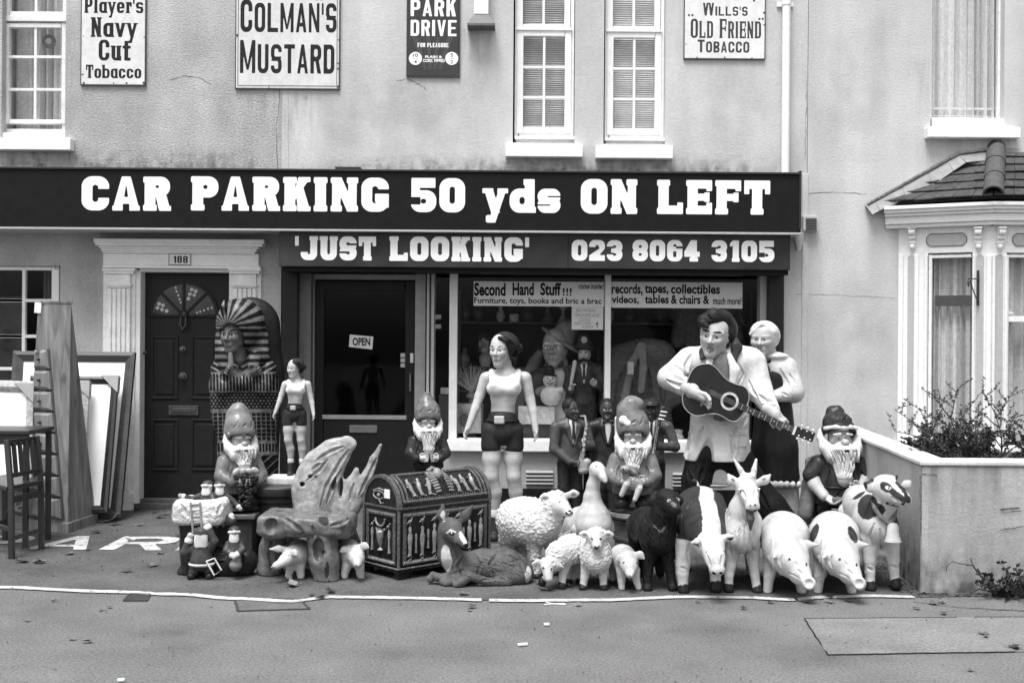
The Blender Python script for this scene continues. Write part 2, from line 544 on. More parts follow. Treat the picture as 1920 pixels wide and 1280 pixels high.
        m = H*.5; t2 = T*.5*(H**.5)
        tt = T * (1 if H == 1 else .85)
        if ch == '5':
            g.U(g.rect(0.02, w-.03, 1-T*1.15, 1), g.rect(0.02, S*.9, .46, 1))
            o, i = ring(0, w, 0, .64); g.U(o); g.D(i); g.D(g.rect(-.1, S*.98, .22, .44)); g.U(g.rect(0.02, S*.9, .46, 1))
        elif ch == '6':
            o, i = ring(0, w, 0, 1); g.U(o); g.D(g.rect(S, w-S, T*.8, .5-T*.1, .05)); g.D(g.rect(S, w-S, .5+T*.75, 1-T*.8, .05)); g.D(g.rect(w-S-.02, w+.1, .6, .71))
        else:
            o = np.minimum(g.rect(0,w,m-t2,H,r), g.rect(0,w,0,m+t2,r)); g.U(o)
            x1 = w-S
            if x1 - S < .06: S2 = w/2-.05
            else: S2 = S
            x0i, x1i = S2, w-S2
            u = (x0i, x1i, m+t2, H-tt); l = (x0i, x1i, tt, m-t2)
            g.D(g.rect(*u, .06), g.rect(*l, .06))
            gp = (H-tt-m-t2)*.5
            if ch in 'Ss': g.D(g.rect(x1i-.03, w+.1, m+t2, m+t2+gp+.02), g.rect(-.1, x0i+.03, m-t2-gp-.02, m-t2))
            if ch == '3': g.D(g.rect(-.1, x0i+.03, m+t2-.03, m+t2+gp), g.rect(-.1, x0i+.03, m-t2-gp, m-t2+.03)); g.D(g.rect(-.1, w*.28, m-t2, m+t2))
            if ch == '9': g.D(g.rect(-.1, x0i+.03, m-t2-gp, m-t2))
    elif ch == '2':
        o, i = ring(0, w, .42, 1); g.U(o); g.D(i); g.D(g.rect(-.1, w-S*.9, .3, .66)); 
        g.U(g.poly([(w*.98,.58),(w*.98-S*.9,.58),(0,.26),(0,.0),(w*.35,.0)])) ; g.U(g.rect(0,w,0,T*1.1)); 
    elif ch == '4':
        g.U(g.rect(w-S-.14, w-.14, 0, 1), g.rect(0, w, .22, .22+T)); g.U(g.poly([(0,.22),(0,.46),(w-S-.14,1),(w-.2,1),(w-.2,.85),(S*.8,.40),(S*.8,.22)]))
        if E: g.U(g.rect(w-S-.14-E*1.5, w-.14+E*1.5, 0, Q))
    elif ch in "'":
        g.U(g.rect(0, S*.55, .60, 1))
    elif ch == '"':
        g.U(g.rect(0, S*.5, .72, 1, .1), g.rect(S*.8, S*1.3, .72, 1, .1))
    elif ch in 'dba':
        o, i = ring(0, w, 0, xh); g.U(o); g.D(i)
        x = 0 if ch == 'b' else w-S
        g.U(g.rect(x, x+S, 0, xh if ch == 'a' else 1))
        if E:
            if ch != 'b': g.U(g.rect(w-S, w+E, 0, Q))
            if ch != 'a': g.U(g.rect(x-E, x+S, 1-Q, 1))
    elif ch == 'e':
        o, i = ring(0, w, 0, xh); g.U(o); g.D(i); g.U(g.rect(S*.5, w-.01, xh*.42, xh*.42+T*.7)); g.D(g.rect(S, w+.1, xh*.26, xh*.42))
    elif ch == 't':
        g.U(g.rect(w*.22, w*.22+S, 0, .95), g.rect(0, w, xh-T, xh), g.rect(w*.22, w, 0, T))
    elif ch == 'r':
        g.stem(x0e, 0, xh); g.U(g.rect(x0e+S*.5, w, xh-T*1.3, xh, .08), g.rect(w-S*.7, w, xh-T*2.2, xh, .1))
    elif ch == 'y':
        sA = S*.9
        g.U(g.poly([(0,xh),(sA,xh),(w/2+sA*.55,.0),(w/2-sA*.45,.0)]), g.poly([(w,xh),(w-sA*.85,xh),(w*.30-sA*.25,-.3),(w*.30+sA*.55,-.3)]))
        g.U(g.rect(w*.1, w*.30+sA*.5, -.3, -.3+T*.9, .06))
        if E: g.U(g.rect(-E,sA+E*.6,xh-Q*.8,xh), g.rect(w-sA-E*.3,w+E,xh-Q*.8,xh))
    elif ch == '!':
        g.U(g.rect(0,S*.55,.28,1), g.rect(0,S*.55,0,.18))
    GC[key] = (w, g.polys())
    return GC[key]

def word(mb, s, x0, x1, zb, zt, y, st, gap=0.10, small=None):
    """lettering on a vertical board: fitted between x0..x1, capitals from zb to zt"""
    items = []; x = 0.0
    for i, ch in enumerate(s):
        k = 1.0
        if ch == ' ': x += 0.35; continue
        if small and i > 0 and s[i-1] != ' ' and s[i-1] != '"': k = small
        w, P = glyph(ch, st)
        items.append((x, k, P)); x += w*k + gap
    tot = x - gap
    fx = (x1-x0)/tot; fz = zt-zb
    for ox, k, P in items:
        for pl in P:
            n = len(pl)
            mb.add([(x0+(ox+a*k)*fx, y, zb+b*k*fz) for a, b in pl], [tuple(range(n))])

def pword(mb, s, px0, px1, pyt, pyb, y, st, gap=0.10, small=None):
    a, b = at(px0, (pyt+pyb)/2, y), at(px1, (pyt+pyb)/2, y)
    c = (px0+px1)/2
    word(mb, s, a.x, b.x, at(c, pyb, y).z, at(c, pyt, y).z, y, st, gap, small)

def ptext(name, s, px0, px1, pyt, pyb, y, m, parent, bold=0.02, shear=0.0):
    """small printed text with the built-in typeface, fitted to a photo rectangle on the plane y"""
    cu = bpy.data.curves.new(name, 'FONT'); cu.body = s; cu.offset = bold; cu.shear = shear
    cu.resolution_u = 3
    o = bpy.data.objects.new(name, cu); COL.objects.link(o)
    dg = bpy.context.evaluated_depsgraph_get()
    me = bpy.data.meshes.new_from_object(o.evaluated_get(dg))
    bpy.data.objects.remove(o); bpy.data.curves.remove(cu)
    co = np.empty(len(me.vertices)*3); me.vertices.foreach_get('co', co); co = co.reshape(-1, 3)
    mn, mx = co.min(0), co.max(0)
    a, b = at(px0, (pyt+pyb)/2, y), at(px1, (pyt+pyb)/2, y)
    c = (px0+px1)/2
    zt, zb = at(c, pyt, y).z, at(c, pyb, y).z
    bs = base_of(parent)
    out = np.empty_like(co)
    out[:,0] = a.x + (co[:,0]-mn[0])/(mx[0]-mn[0])*(b.x-a.x) - bs.x
    out[:,1] = y - bs.y
    out[:,2] = zb + (co[:,1]-mn[1])/(mx[1]-mn[1])*(zt-zb) - bs.z
    me.vertices.foreach_set('co', out.ravel())
    me.update()
    return link(name, me, parent, m)
# ================================================================ ground
m_road = mat('asphalt', 0.150, 0.9, 0.34, 70, 0.9, 110, 0.15, var2=0.16, scale2=2.2)
m_fore = mat('forecourt_asphalt', 0.095, 0.9, 0.36, 70, 0.9, 110, 0.15, var2=0.28, scale2=2.2)
m_patch = mat('asphalt_patch', 0.18, 0.9, 0.3, 75, 0.8, 100, 0.2, var2=0.15, scale2=3.0)
m_paint = worn_paint('road_paint', .50)
m_black = mat('black_paint', 0.010, 0.5, 0.3, 10, spec=.15)
m_dark = mat('dark_void', 0.02, 0.9, 0.2, 6)

g = MB(); g.quad((-80,-60,0),(80,-60,0),(80,60,0),(-80,60,0))
tag(g.build('ground', m_road), kind='structure')
# forecourt: front edge follows the painted line
LINE = [(-260,1101),(0,1104),(200,1112),(330,1117),(440,1125),(545,1130),(620,1122),(760,1124),(960,1129),(1120,1128),(1290,1122),(1400,1123),(1480,1127),(1560,1122),(1640,1120),(1716,1122)]
lp = [gnd(*p) for p in LINE]
g = MB()
top = [Vector((p.x, 0.5, 0.004)) for p in lp]; bot = [Vector((p.x, p.y+0.03, 0.004)) for p in lp]
top = [Vector((-9,0.5,.004))]+top+[Vector((9,0.5,.004))]; bot = [Vector((-9,bot[0].y,.004))]+bot+[Vector((9,-2.6,.004))]
for i in range(len(top)-1):
    g.quad(bot[i], bot[i+1], top[i+1], top[i])
fc = tag(g.build('forecourt', m_fore), kind='structure')
# painted line, uneven edges
def smooth_line(pts, n):
    out = []
    for i in range(len(pts)-1):
        for k in range(n):
            t = k/n; a, b = pts[i], pts[i+1]
            tt = t*t*(3-2*t)
            out.append(Vector((a.x+(b.x-a.x)*t, a.y+(b.y-a.y)*tt, 0)))
    out.append(pts[-1]); return out
sp = smooth_line(lp, 14)
g = MB()
rl = random.Random(3)
rows = [(p + Vector((0, -0.006-rl.random()*0.010, .008)), p + Vector((0, 0.05+rl.random()*0.012, .008))) for p in sp]
for i in range(len(rows)-1):
    if rl.random() < 0.02: continue
    g.quad(rows[i][0], rows[i+1][0], rows[i+1][1], rows[i][1])
tag(g.build('painted_line', m_paint, fc), kind='structure')
# painted ground lettering
g = MB()
st = (0.80, .2, .17, 0, 0)
def ground_word(s, gx0, pitch, w, y0, y1):
    for i, ch in enumerate(s):
        W, P = glyph(ch, st)
        for pl in P:
            n = len(pl)
            g.add([(gx0+i*pitch+a/max(W,.75)*w, y0+b*(y1-y0), .0085) for a, b in pl], [tuple(range(n))])
a0 = gnd(40,1031); a1 = gnd(96,1006)
ground_word('PARKING', a0.x-0.53, 0.535, 0.45, a0.y, a1.y)
tag(g.build('painted_lettering', m_paint, fc), kind='structure')
# repaired asphalt and covers
g = MB()
q = [gnd(1508,1160), gnd(1935,1157), gnd(1935,1222), gnd(1552,1228)]
g.quad(*[Vector((p.x,p.y,.004)) for p in (q[3],q[2],q[1],q[0])])
ro = tag(g.build('asphalt_patch', m_patch), kind='structure')
g = MB()
for a, b in ((q[0],q[1]),(q[0],q[3]),(q[3],q[2])):
    for k in range(12):
        p = a.lerp(b,k/12); r2 = a.lerp(b,(k+1)/12)
        if rl.random() < .85: g.bar(p+Vector((rl.uniform(-.004,.004),rl.uniform(-.004,.004),.0045)), r2+Vector((0,0,.0045)), 0.006, 0.003)
g.build('seam', m_black, ro)
def ground_stain(px0, px1, py0, py1, m=None, z=.0048):
    q = [gnd(px0,py0),gnd(px1,py0),gnd(px1,py1),gnd(px0,py1)]
    o = film(None, [Vector((p.x,p.y,z)) for p in q], m or m_oil, lambda u_, v_: (math.sin(math.pi*u_)*math.sin(math.pi*v_))**.8, 'ground_stain'); tag(o, kind='structure'); return o
t = thing('manhole_cover', 'pale rectangular concrete cover set in the road below the white line', 'cover', gnd(508,1133))
q = [gnd(440,1122), gnd(562,1124), gnd(580,1142), gnd(446,1146)]
g = MB(); g.add([Vector((p.x,p.y,.004)) for p in q]+[Vector((p.x,p.y,-.05)) for p in q], [(3,2,1,0),(0,1,5,4),(1,2,6,5),(2,3,7,6),(3,0,4,7)])
g.build('cover_slab', mat('cover_concrete', .10, .9, .3, 60, .5, 120, var2=.2, scale2=6), t)
g = MB()
for i in range(4): g.bar(q[i]+Vector((0,0,.003)), q[(i+1)%4]+Vector((0,0,.003)), .014, .007)
g.build('cover_rim', mat('cover_rim_iron', .035, .8, .3, 40), t)
t = thing('drain_cover', 'small dark square iron cover in the road beside the white line', 'cover', gnd(256,1122))
q = [gnd(243,1114), gnd(281,1115), gnd(275,1127), gnd(232,1127)]
g = MB(); g.add([Vector((p.x,p.y,.006)) for p in q]+[Vector((p.x,p.y,-.05)) for p in q], [(3,2,1,0),(0,1,5,4),(1,2,6,5),(2,3,7,6),(3,0,4,7)])
g.build('cover_plate', mat('drain_iron', .03, .7, .3, 40, .4, 90), t)
g = MB()
for i in range(4): g.bar(q[i]+Vector((0,0,.004)), q[(i+1)%4]+Vector((0,0,.004)), .012, .010)
g.build('cover_rim', MATS['cover_rim_iron'], t)

# ================================================================ facade helpers
m_rough = mat('roughcast', 0.44, 0.92, 0.12, 45, 0.8, 70, 0.15, var2=0.16, scale2=1.9, streak=0.14)
m_smooth = mat('smooth_render', 0.53, 0.9, 0.06, 30, 0.3, 50, 0.15, var2=0.13, scale2=1.5, streak=0.12)
m_neigh = mat('neighbour_render', 0.53, 0.9, 0.06, 40, 0.35, 60, 0.15, var2=0.12, scale2=1.2, streak=0.13)
m_white = mat('white_gloss', 0.80, 0.45, 0.05, 25, 0.06, 60, 0.4, var2=0.05, scale2=5)
m_oldwhite = mat('flaking_white', 0.76, 0.6, 0.10, 60, 0.25, 90, 0.4, var2=0.10, scale2=9)
m_sill = mat('sill_white', 0.82, 0.6, 0.06, 40, 0.2, 80, 0.3, var2=0.06, scale2=6)
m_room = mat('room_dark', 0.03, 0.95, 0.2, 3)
m_glass = glass_mat('window_glass', .98, 1.28)
m_net = mat('net_curtain', 0.62, 0.95, 0.12, 40, 0.1, 200, 0.1, streak=.12)
m_crack = mat('crack_dark', 0.10, 0.95, 0.4, 30)
m_door = mat('door_gloss_dark', 0.017, 0.42, 0.15, 20, 0.05, 60, .2)

def holed_wall(mb, x0, x1, z0, z1, holes, y=0.0, depth=0.22):
    xs = sorted({x0, x1} | {h[0] for h in holes} | {h[1] for h in holes}); zs = sorted({z0, z1} | {h[2] for h in holes} | {h[3] for h in holes})
    xs = [q for q in xs if x0 <= q <= x1]; zs = [q for q in zs if z0 <= q <= z1]
    for i in range(len(xs)-1):
        for j in range(len(zs)-1):
            cx, cz = (xs[i]+xs[i+1])/2, (zs[j]+zs[j+1])/2
            if any(h[0] < cx < h[1] and h[2] < cz < h[3] for h in holes): continue
            mb.quad((xs[i],y,zs[j]),(xs[i+1],y,zs[j]),(xs[i+1],y,zs[j+1]),(xs[i],y,zs[j+1]))
    for a, b, c, d in holes:
        mb.quad((a,y,c),(a,y,d),(a,y+depth,d),(a,y+depth,c)); mb.quad((b,y,d),(b,y,c),(b,y+depth,c),(b,y+depth,d))
        mb.quad((a,y,d),(b,y,d),(b,y+depth,d),(a,y+depth,d)); mb.quad((b,y,c),(a,y,c),(a,y+depth,c),(b,y+depth,c))

def phole(px0, px1, py0, py1):
    c = (px0+px1)/2; r_ = (py0+py1)/2
    return (at(px0,r_,0).x, at(px1,r_,0).x, at(c,py1,0).z, at(c,py0,0).z)

def crack(parent, pts, w=.004, y=-.002):
    g = MB(); P = []
    for i in range(len(pts)-1):
        for k in range(6):
            t = k/6; P.append((pts[i][0]+(pts[i+1][0]-pts[i][0])*t+rl.uniform(-1.2,1.2), pts[i][1]+(pts[i+1][1]-pts[i][1])*t+rl.uniform(-1.2,1.2)))
    P.append(pts[-1])
    for i in range(len(P)-1):
        a, b = at(*P[i],y), at(*P[i+1],y); ww = w*rl.uniform(.3,1)
        n = Vector((-(b-a).z,0,(b-a).x)).normalized()*ww*.5
        g.quad(a-n, b-n, b+n, a+n)
    return g.build('crack', m_crack, parent)

def film(parent, pts, m, fade, name='dirt_stain'):
    '''a thin film of dirt: grid of 4 corner points, fade(u,v) gives its thickness'''
    A_, B_, C2, D2 = pts; n = 10; vs, fs, w = [], [], []
    bs = base_of(parent)
    for j in range(n+1):
        for i in range(n+1):
            u_, v_ = i/n, j/n; q = A_.lerp(B_,u_).lerp(D2.lerp(C2,u_),v_); vs.append(q-bs); w.append(max(0,min(1,fade(u_,v_))))
    for j in range(n):
        for i in range(n): q = j*(n+1)+i; fs.append((q+n+1,q+n+2,q+1,q))
    me = bpy.data.meshes.new(name); me.from_pydata([tuple(q) for q in vs],[],fs); me.update()
    a = me.attributes.new('film','FLOAT','POINT'); a.data.foreach_set('value', w)
    return link(name, me, parent, m)
def wall_stain(parent, px0, px1, py0, py1, m=None, y=-.0025, up=False):
    f_ = (lambda u_, v_: (math.sin(math.pi*u_)*math.sin(math.pi*v_))**.8) if m is m_damp else (lambda u_, v_: max(0.0,math.sin(math.pi*u_))**.6*((v_ if up else min(1.0,v_*9)*(1-v_))**1.3))
    return film(parent, [at(px0,py0,y),at(px1,py0,y),at(px1,py1,y),at(px0,py1,y)], m or m_run, f_)
m_run = stain_mat('rain_run_dirt', .10, lo=.40, hi=.72, amount=.4, sc=(5,5,.5))
m_damp = stain_mat('damp_patch', .16, lo=.36, hi=.66, amount=.17, sc=(1.2,1.2,1.0), nscale=3.0)
m_grime = stain_mat('low_grime', .05, lo=.34, hi=.62, amount=.7, sc=(3,3,2), nscale=4.0)
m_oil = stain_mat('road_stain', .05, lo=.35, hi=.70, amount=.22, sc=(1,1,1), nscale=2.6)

def curtain(parent, px0, px1, py0, py1, y, m=None, folds=9, amp=.02, seed=1, name='curtain', hem=False):
    rr = random.Random(seed); n = folds*8
    ph = [rr.uniform(0,6.28) for _ in range(4)]
    a = at(px0,(py0+py1)/2,y); b = at(px1,(py0+py1)/2,y); zt = at((px0+px1)/2,py0,y).z; zb = at((px0+px1)/2,py1,y).z
    mb = MB(); nz = 6
    rows = []
    for j in range(nz+1):
        z = zt+(zb-zt)*j/nz; row = []
        for i in range(n+1):
            t = i/n; x = a.x+(b.x-a.x)*t
            k = t*folds*6.283
            d = amp*(math.sin(k+ph[0]+.5*math.sin(k*.31+ph[1]+j*.2))+.5*math.sin(k*1.7+ph[2]))*(1+.5*math.sin(t*5+ph[3]))*(.8+.4*j/nz)
            row.append((x, y+d, z))
        rows.append(row)
    vs = [p for r_ in rows for p in r_]; fs = []
    for j in range(nz):
        for i in range(n):
            q = j*(n+1)+i; fs.append((q+n+1, q+n+2, q+1, q))
    mb.add(vs, fs)
    return mb.build(name, m or m_net, parent, smooth=True)

def window(house, px0, px1, py0, py1, sashes, yf=.10, m=None, bar=5, fw=9, sill=None, name='window'):
    """opening in photo pixels; sashes = (x0,x1,y0,y1,[vertical bars],[horizontal bars],frame width)"""
    m = m or m_white
    f = MB()
    f.pbox(px0, px0+fw, py0, py1, yf, yf+.09); f.pbox(px1-fw, px1, py0, py1, yf, yf+.09)
    f.pbox(px0+fw, px1-fw, py1-fw, py1, yf, yf+.09); f.pbox(px0+fw, px1-fw, py0, py0+fw, yf, yf+.09)
    w = f.build(name, m, house, bevel=.004)
    for (x0, x1, y0, y1, vb, hb, sw) in sashes:
        s_ = MB(); yy = yf-.012
        s_.pbox(x0-sw, x0, y0-sw, y1+sw, yy, yy+.06); s_.pbox(x1, x1+sw, y0-sw, y1+sw, yy, yy+.06)
        s_.pbox(x0, x1, y0-sw, y0, yy, yy+.06); s_.pbox(x0, x1, y1, y1+sw, yy, yy+.06)
        s_.build('sash_frame', m, w, bevel=.004)
        for v in vb:
            b_ = MB(); b_.pbox(v-bar/2, v+bar/2, y0, y1, yy+.008, yy+.05); b_.build('glazing_bar', m, w, bevel=.002)
        xs = [x0]+vb+[x1]; ys = [y0]+hb+[y1]
        for h in hb:
            for i in range(len(xs)-1):
                b_ = MB(); b_.pbox(xs[i]+(bar/2 if i else 0), xs[i+1]-(bar/2 if i+1 < len(xs)-1 else 0), h-bar/2, h+bar/2, yy+.010, yy+.048); b_.build('glazing_bar', m, w, bevel=.002)
        for i in range(len(xs)-1):
            for j in range(len(ys)-1):
                p = MB(); a_, b_ = at(xs[i]-1, ys[j+1]+1, yy+.03), at(xs[i+1]+1, ys[j]-1, yy+.03); p.quad((a_.x,yy+.03,a_.z),(b_.x,yy+.03,a_.z),(b_.x,yy+.03,b_.z),(a_.x,yy+.03,b_.z)); p.build('pane', m_glass, w)
    if sill:
        sx0, sx1, sy0, sy1 = sill
        b_ = MB(); b_.pbox(sx0, sx1, sy0, sy1, -.09, .10)
        b_.build('sill', m_sill, w, bevel=.006)
    return w

for q in ((900,1500,1135,1210),(150,520,1150,1260),(1250,1760,1190,1275),(560,980,1195,1278),(-40,260,1120,1190)): ground_stain(*q)
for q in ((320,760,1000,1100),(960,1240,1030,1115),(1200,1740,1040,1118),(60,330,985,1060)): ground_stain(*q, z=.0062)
m_tar = mat('tar_crack', .03, .9, .3, 30)
def ground_crack(pts, w=.010):
    g = MB(); P = []
    for i in range(len(pts)-1):
        for k in range(7):
            t_ = k/7; P.append((pts[i][0]+(pts[i+1][0]-pts[i][0])*t_+rl.uniform(-4,4), pts[i][1]+(pts[i+1][1]-pts[i][1])*t_+rl.uniform(-1,1)))
    P.append(pts[-1]); P = [gnd(*q) for q in P]
    for i in range(len(P)-1):
        n = Vector((-(P[i+1]-P[i]).y,(P[i+1]-P[i]).x,0)).normalized()*w*rl.uniform(.25,.6); z = Vector((0,0,.0052))
        g.quad(P[i]-n+z,P[i+1]-n+z,P[i+1]+n+z,P[i]+n+z)
    o = g.build('asphalt_crack', m_tar); tag(o, kind='structure')
ground_crack([(1716,1128),(1800,1140),(1930,1146)],.012)

XL, XR, ZT = -9.0, 9.0, 6.4
xs_ = at(526,600,0).x
xn_ = at(1511,600,0).x

# ================================================================ house 188 (left)
h188 = thing('terraced_house', 'roughcast rendered house with panelled door and white surround numbered 188', 'house', (-4,0,0))
mb = MB()
holesL = [phole(4,124,-190,258), phole(-130,112,497,720), phole(250,437,505,952)]
holed_wall(mb, XL, xs_, -.05, ZT, holesL)
mb.build('wall', m_rough, h188)
crack(h188, [(524,168),(518,240),(521,316)], .006)
crack(h188, [(318,150),(345,143),(372,146),(396,158)], .006)
crack(h188, [(130,262),(129,312)], .004)
wall_stain(h188, -20, 140, 282, 316); wall_stain(h188, 60, 320, 160, 316, m_damp); wall_stain(h188, 300, 520, 40, 316, m_damp); wall_stain(h188, 440, 640, 168, 300); wall_stain(h188, -100, 530, 268, 318, m_grime, up=True)
wall_stain(h188, -60, 200, 800, 962, m_grime, up=True); wall_stain(h188, 110, 196, 440, 620, m_damp)
# upper window
w = window(h188, 4, 124, -190, 249, [(16,115,52,224,[66],[107,168],8), (18,118,-170,22,[68],[-40,-105],9)], m=m_oldwhite, fw=7, bar=5, sill=(-12,132,258,281))
b_ = MB(); b_.pbox(5,124,30,40,.075,.13); b_.build('meeting_rail', m_oldwhite, w, bevel=.003)
b_ = MB(); b_.pbox(4,122,249,258,.02,.2); b_.build('lower_rail', m_oldwhite, w, bevel=.003)
curtain(w, 0, 70, -190, 250, .30, mat('linen_blind',.55,.95,.15,30,.1,120,.1), 3, .012, 4)
curtain(w, 66, 128, -190, 250, .27, m_net, 5, .02, 5)
b_ = MB(); c = at(92,78,.2)
b_.lathe((0,0,0),[(.056,-.004),(.062,0),(.056,.004)],24); b_.v = [(c.x+x, c.y+z, c.z+y) for x,y,z in b_.v]
ro_ = b_.build('round_ornament', mat('ornament_grey',.14,.5,.2,30), w)
b_ = MB(); b_.lathe((0,0,0),[(.026,-.006),(.028,0),(.02,.008)],20); b_.v = [(c.x+x, c.y-.008+z, c.z+y) for x,y,z in b_.v]
b_.build('round_ornament_centre', mat('ornament_pale',.4,.5,.2,30), w)
# ground-floor window
w = window(h188, -130, 110, 497, 720, [(-110,96,506,688,[44,-8,-60],[563,630],6)], fw=7, bar=6, yf=.06)
curtain(w, 80, 112, 500, 715, .26, mat('dim_curtain',.10,.95,.2,30), 3, .02, 8)
b_ = MB(); b_.pbox(98,110,505,720,.03,.05); b_.build('casement_edge', m_white, w, bevel=.003)
word_m = mat('window_lettering', .02, .6, .2, 20)
for i, ch in enumerate('GYPRO'):
    # lettering on a board standing in the window, reading upwards
    b_ = MB(); W_, P_ = glyph(ch, (.7,.24,.2,.05,.1))
    c = at(18, 690-i*17, .2); k = .062
    for pl in P_:
        b_.add([(c.x-(b-.1)*k, .20, c.z+(a-.3)*k) for a, b in pl], [tuple(range(len(pl)))])
    b_.build('letter', word_m, w)
b_ = MB(); b_.pbox(-140,46,556,720,.22,.24); b_.build('board', mat('window_board',.06,.8,.3,12), w)

# door surround
ds = MB()
def cornice(mb, px0, px1, rows, yb=0.0):
    for (y0, y1, out, ext) in rows:
        mb.pbox(px0-ext, px1+ext, y0, y1, -out, yb)
cornice(ds, 195, 475, [(448,456,.17,20),(456,461,.155,17),(461,466,.12,10),(466,471,.10,6),(471,475,.085,3)])
ds.pbox(193,485,475,498,-.055,0); ds.pbox(192,488,498,503,-.075,0)
ds.build('door_cornice', m_white, h188, bevel=.004)
for (a, b) in ((192,252),(428,488)):
    p = MB()
    p.pbox(a,b,505,962,-.025,.02)                     # backing
    for (y0, y1, o, e) in ((503,508,.085,1),(508,513,.075,-2),(532,536,.07,-6),(536,539,.062,-8)):
        p.pbox(a-e,b+e,y0,y1,-o,-.02)
    p.pbox(a+8,b-8,513,532,-.055,-.02)
    p.pbox(a+4,b-4,925,962,-.065,-.02)
    p.pbox(a+8,b-8,539,925,-.040,-.02)
    w_ = (b-a-16)
    fl = MB()
    for k in range(5):
        x = a+8+w_*(k+.1)/5
        fl.pbox(x, x+w_/5*.72, 541, 922, -.056, -.039)
    po = p.build('door_pilaster', m_oldwhite, h188, bevel=.003)
    fl.build('fluting', m_oldwhite, po, bevel=.004)
fr = MB()
fr.pbox(251,262,506,950,-.01,.20); fr.pbox(432,437,506,950,-.01,.20); fr.pbox(262,432,503,510,-.01,.20)
fr.build('door_frame', m_white, h188, bevel=.004)
dr = MB(); dr.pbox(262,432,510,936,.12,.17)
door = dr.build('door', m_door, h188)
def panel(px0, px1, py0, py1, y=.12, parent=None, m=None):
    p = MB()
    for (a, b, c, d) in ((px0,px1,py0,py0+4),(px0,px1,py1-4,py1),(px0,px0+4,py0+4,py1-4),(px1-4,px1,py0+4,py1-4)):
        p.pbox(a,b,c,d,y-.012,y+.004)
    p.pbox(px0+9,px1-9,py0+9,py1-9,y-.010,y+.004)
    return p.build('door_panel', m or m_door, parent, bevel=.005)
for r_ in ((283,334,630,748),(358,410,630,748),(283,334,785,882),(358,410,785,882)):
    panel(*r_, parent=door)
p = MB(); p.pbox(316,372,760,778,.105,.12); lb = p.build('letter_box', mat('aged_brass',.09,.4,.2,30,metal=.6), door, bevel=.003)
p = MB(); p.pbox(322,366,765,773,.098,.105); p.build('letter_flap', MATS['aged_brass'], door, bevel=.004)
for (x, y_, r_) in ((343,655,.026),(343,705,.034),(272,661,.018)):
    c = at(x,y_,.12); p = MB(); p.lathe((0,0,0),[(r_*1.0,0),(r_*1.05,.008),(r_*.5,.012),(r_*.5,.03),(r_*.8,.036),(r_*.75,.052),(r_*.2,.058)],18)
    p.v = [(c.x+x_, c.y-z_, c.z+y__) for x_,y__,z_ in p.v]; p.f = [q[::-1] for q in p.f]
    p.build('door_knob', MATS['aged_brass'], door, smooth=True)
# fanlight in the door
cx, cy, rad = 345, 592, 64
CC = at(cx,cy,.115); RR = rad*mpp(.115)
def fan(a0, a1, r0, r1, y0, y1, name, m, parent, n=8):
    p = MB(); out = [(CC.x+r1*math.cos(R(a0+(a1-a0)*k/n)), CC.z+r1*math.sin(R(a0+(a1-a0)*k/n))) for k in range(n+1)]
    inn = [(CC.x+r0*math.cos(R(a0+(a1-a0)*k/n)), CC.z+r0*math.sin(R(a0+(a1-a0)*k/n))) for k in range(n+1)]
    for k in range(n):
        p.prism([inn[k], out[k], out[k+1], inn[k+1]], y0, y1)
    return p.build(name, m, parent)
m_lace = mat('lace_behind_glass', .16, .9, .35, 18)
for k in range(4):
    a0 = 180-45*k-3; a1 = a0-39
    fan(a1, a0, RR*.16, RR*.93, .108, .114, 'fanlight_pane', mat('fan_glass',.05,.12,.3,8,spec=.6), door)
    # lace pattern
    p = MB(); am = (a0+a1)/2
    for (rr_, da) in ((.80,6),(.66,7),(.80,-3),(.52,7),(.68,-4)) if k in (0,2) else ((.85,-6),(.74,-6),(.62,-7),(.5,-8),(.4,-9)):
        c = (CC.x+RR*rr_*math.cos(R(am+da)), CC.z+RR*rr_*math.sin(R(am+da))); s_ = .017 if k in (0,2) else .010
        p.prism([(c[0]+s_*math.cos(q*.785), c[1]+s_*math.sin(q*.785)) for q in range(8)], .1055, .107)
    p.build('lace_flower', mat('lace_white',.5,.9,.3,60), door)
fan(0, 180, RR*.93, RR*1.02, .100, .120, 'fanlight_rim', m_door, door, 20)
for a_ in (45, 90, 135):
    p = MB(); d_ = Vector((math.cos(R(a_)),0,math.sin(R(a_))))
    p.bar(CC+d_*RR*.1+Vector((0,-.012,0)), CC+d_*RR*.96+Vector((0,-.012,0)), .022, .022, up=(0,1,0)); p.build('fanlight_bar', m_door, door, bevel=.003)
p = MB(); p.bar(CC+Vector((-RR,-.012,0)), CC+Vector((RR,-.012,0)), .016, .02, up=(0,1,0)); p.build('fanlight_rail', m_door, door)
p = MB(); k = at(345,590,.09); p.ball(k, (.03,.02,.035)); p.tube([k+Vector((-.02,-.02,-.02)),k+Vector((-.026,-.03,-.09)),k+Vector((0,-.035,-.135)),k+Vector((.026,-.03,-.09)),k+Vector((.02,-.02,-.02))], [.010,.013,.02,.013,.010], 10)
p.build('door_knocker', mat('black_iron',.02,.45,.3,30), door, smooth=True)
p = MB(); p.pbox(258,436,936,944,.02,.2); p.pbox(250,440,944,966,-.02,.2); p.build('threshold', mat('threshold_stone',.07,.8,.3,30,.3), h188, bevel=.005)
p = MB(); p.pbox(316,358,475,497,-.065,-.05); pl_ = p.build('number_plate', mat('number_enamel',.72,.4,.06,30), h188, bevel=.003)
p = MB(); pword(p,'188',324,352,480,493,-.067,(.6,.2,.17,0,0),.14); p.build('number', m_black, pl_)
rim = MB()
for q_ in ((316,358,475,476.3),(316,358,495.7,497),(316,317.3,476.3,495.7),(356.7,358,476.3,495.7)): rim.pbox(*q_, -.067,-.064)
rim.build('plate_border', MATS['ornament_grey'], pl_)

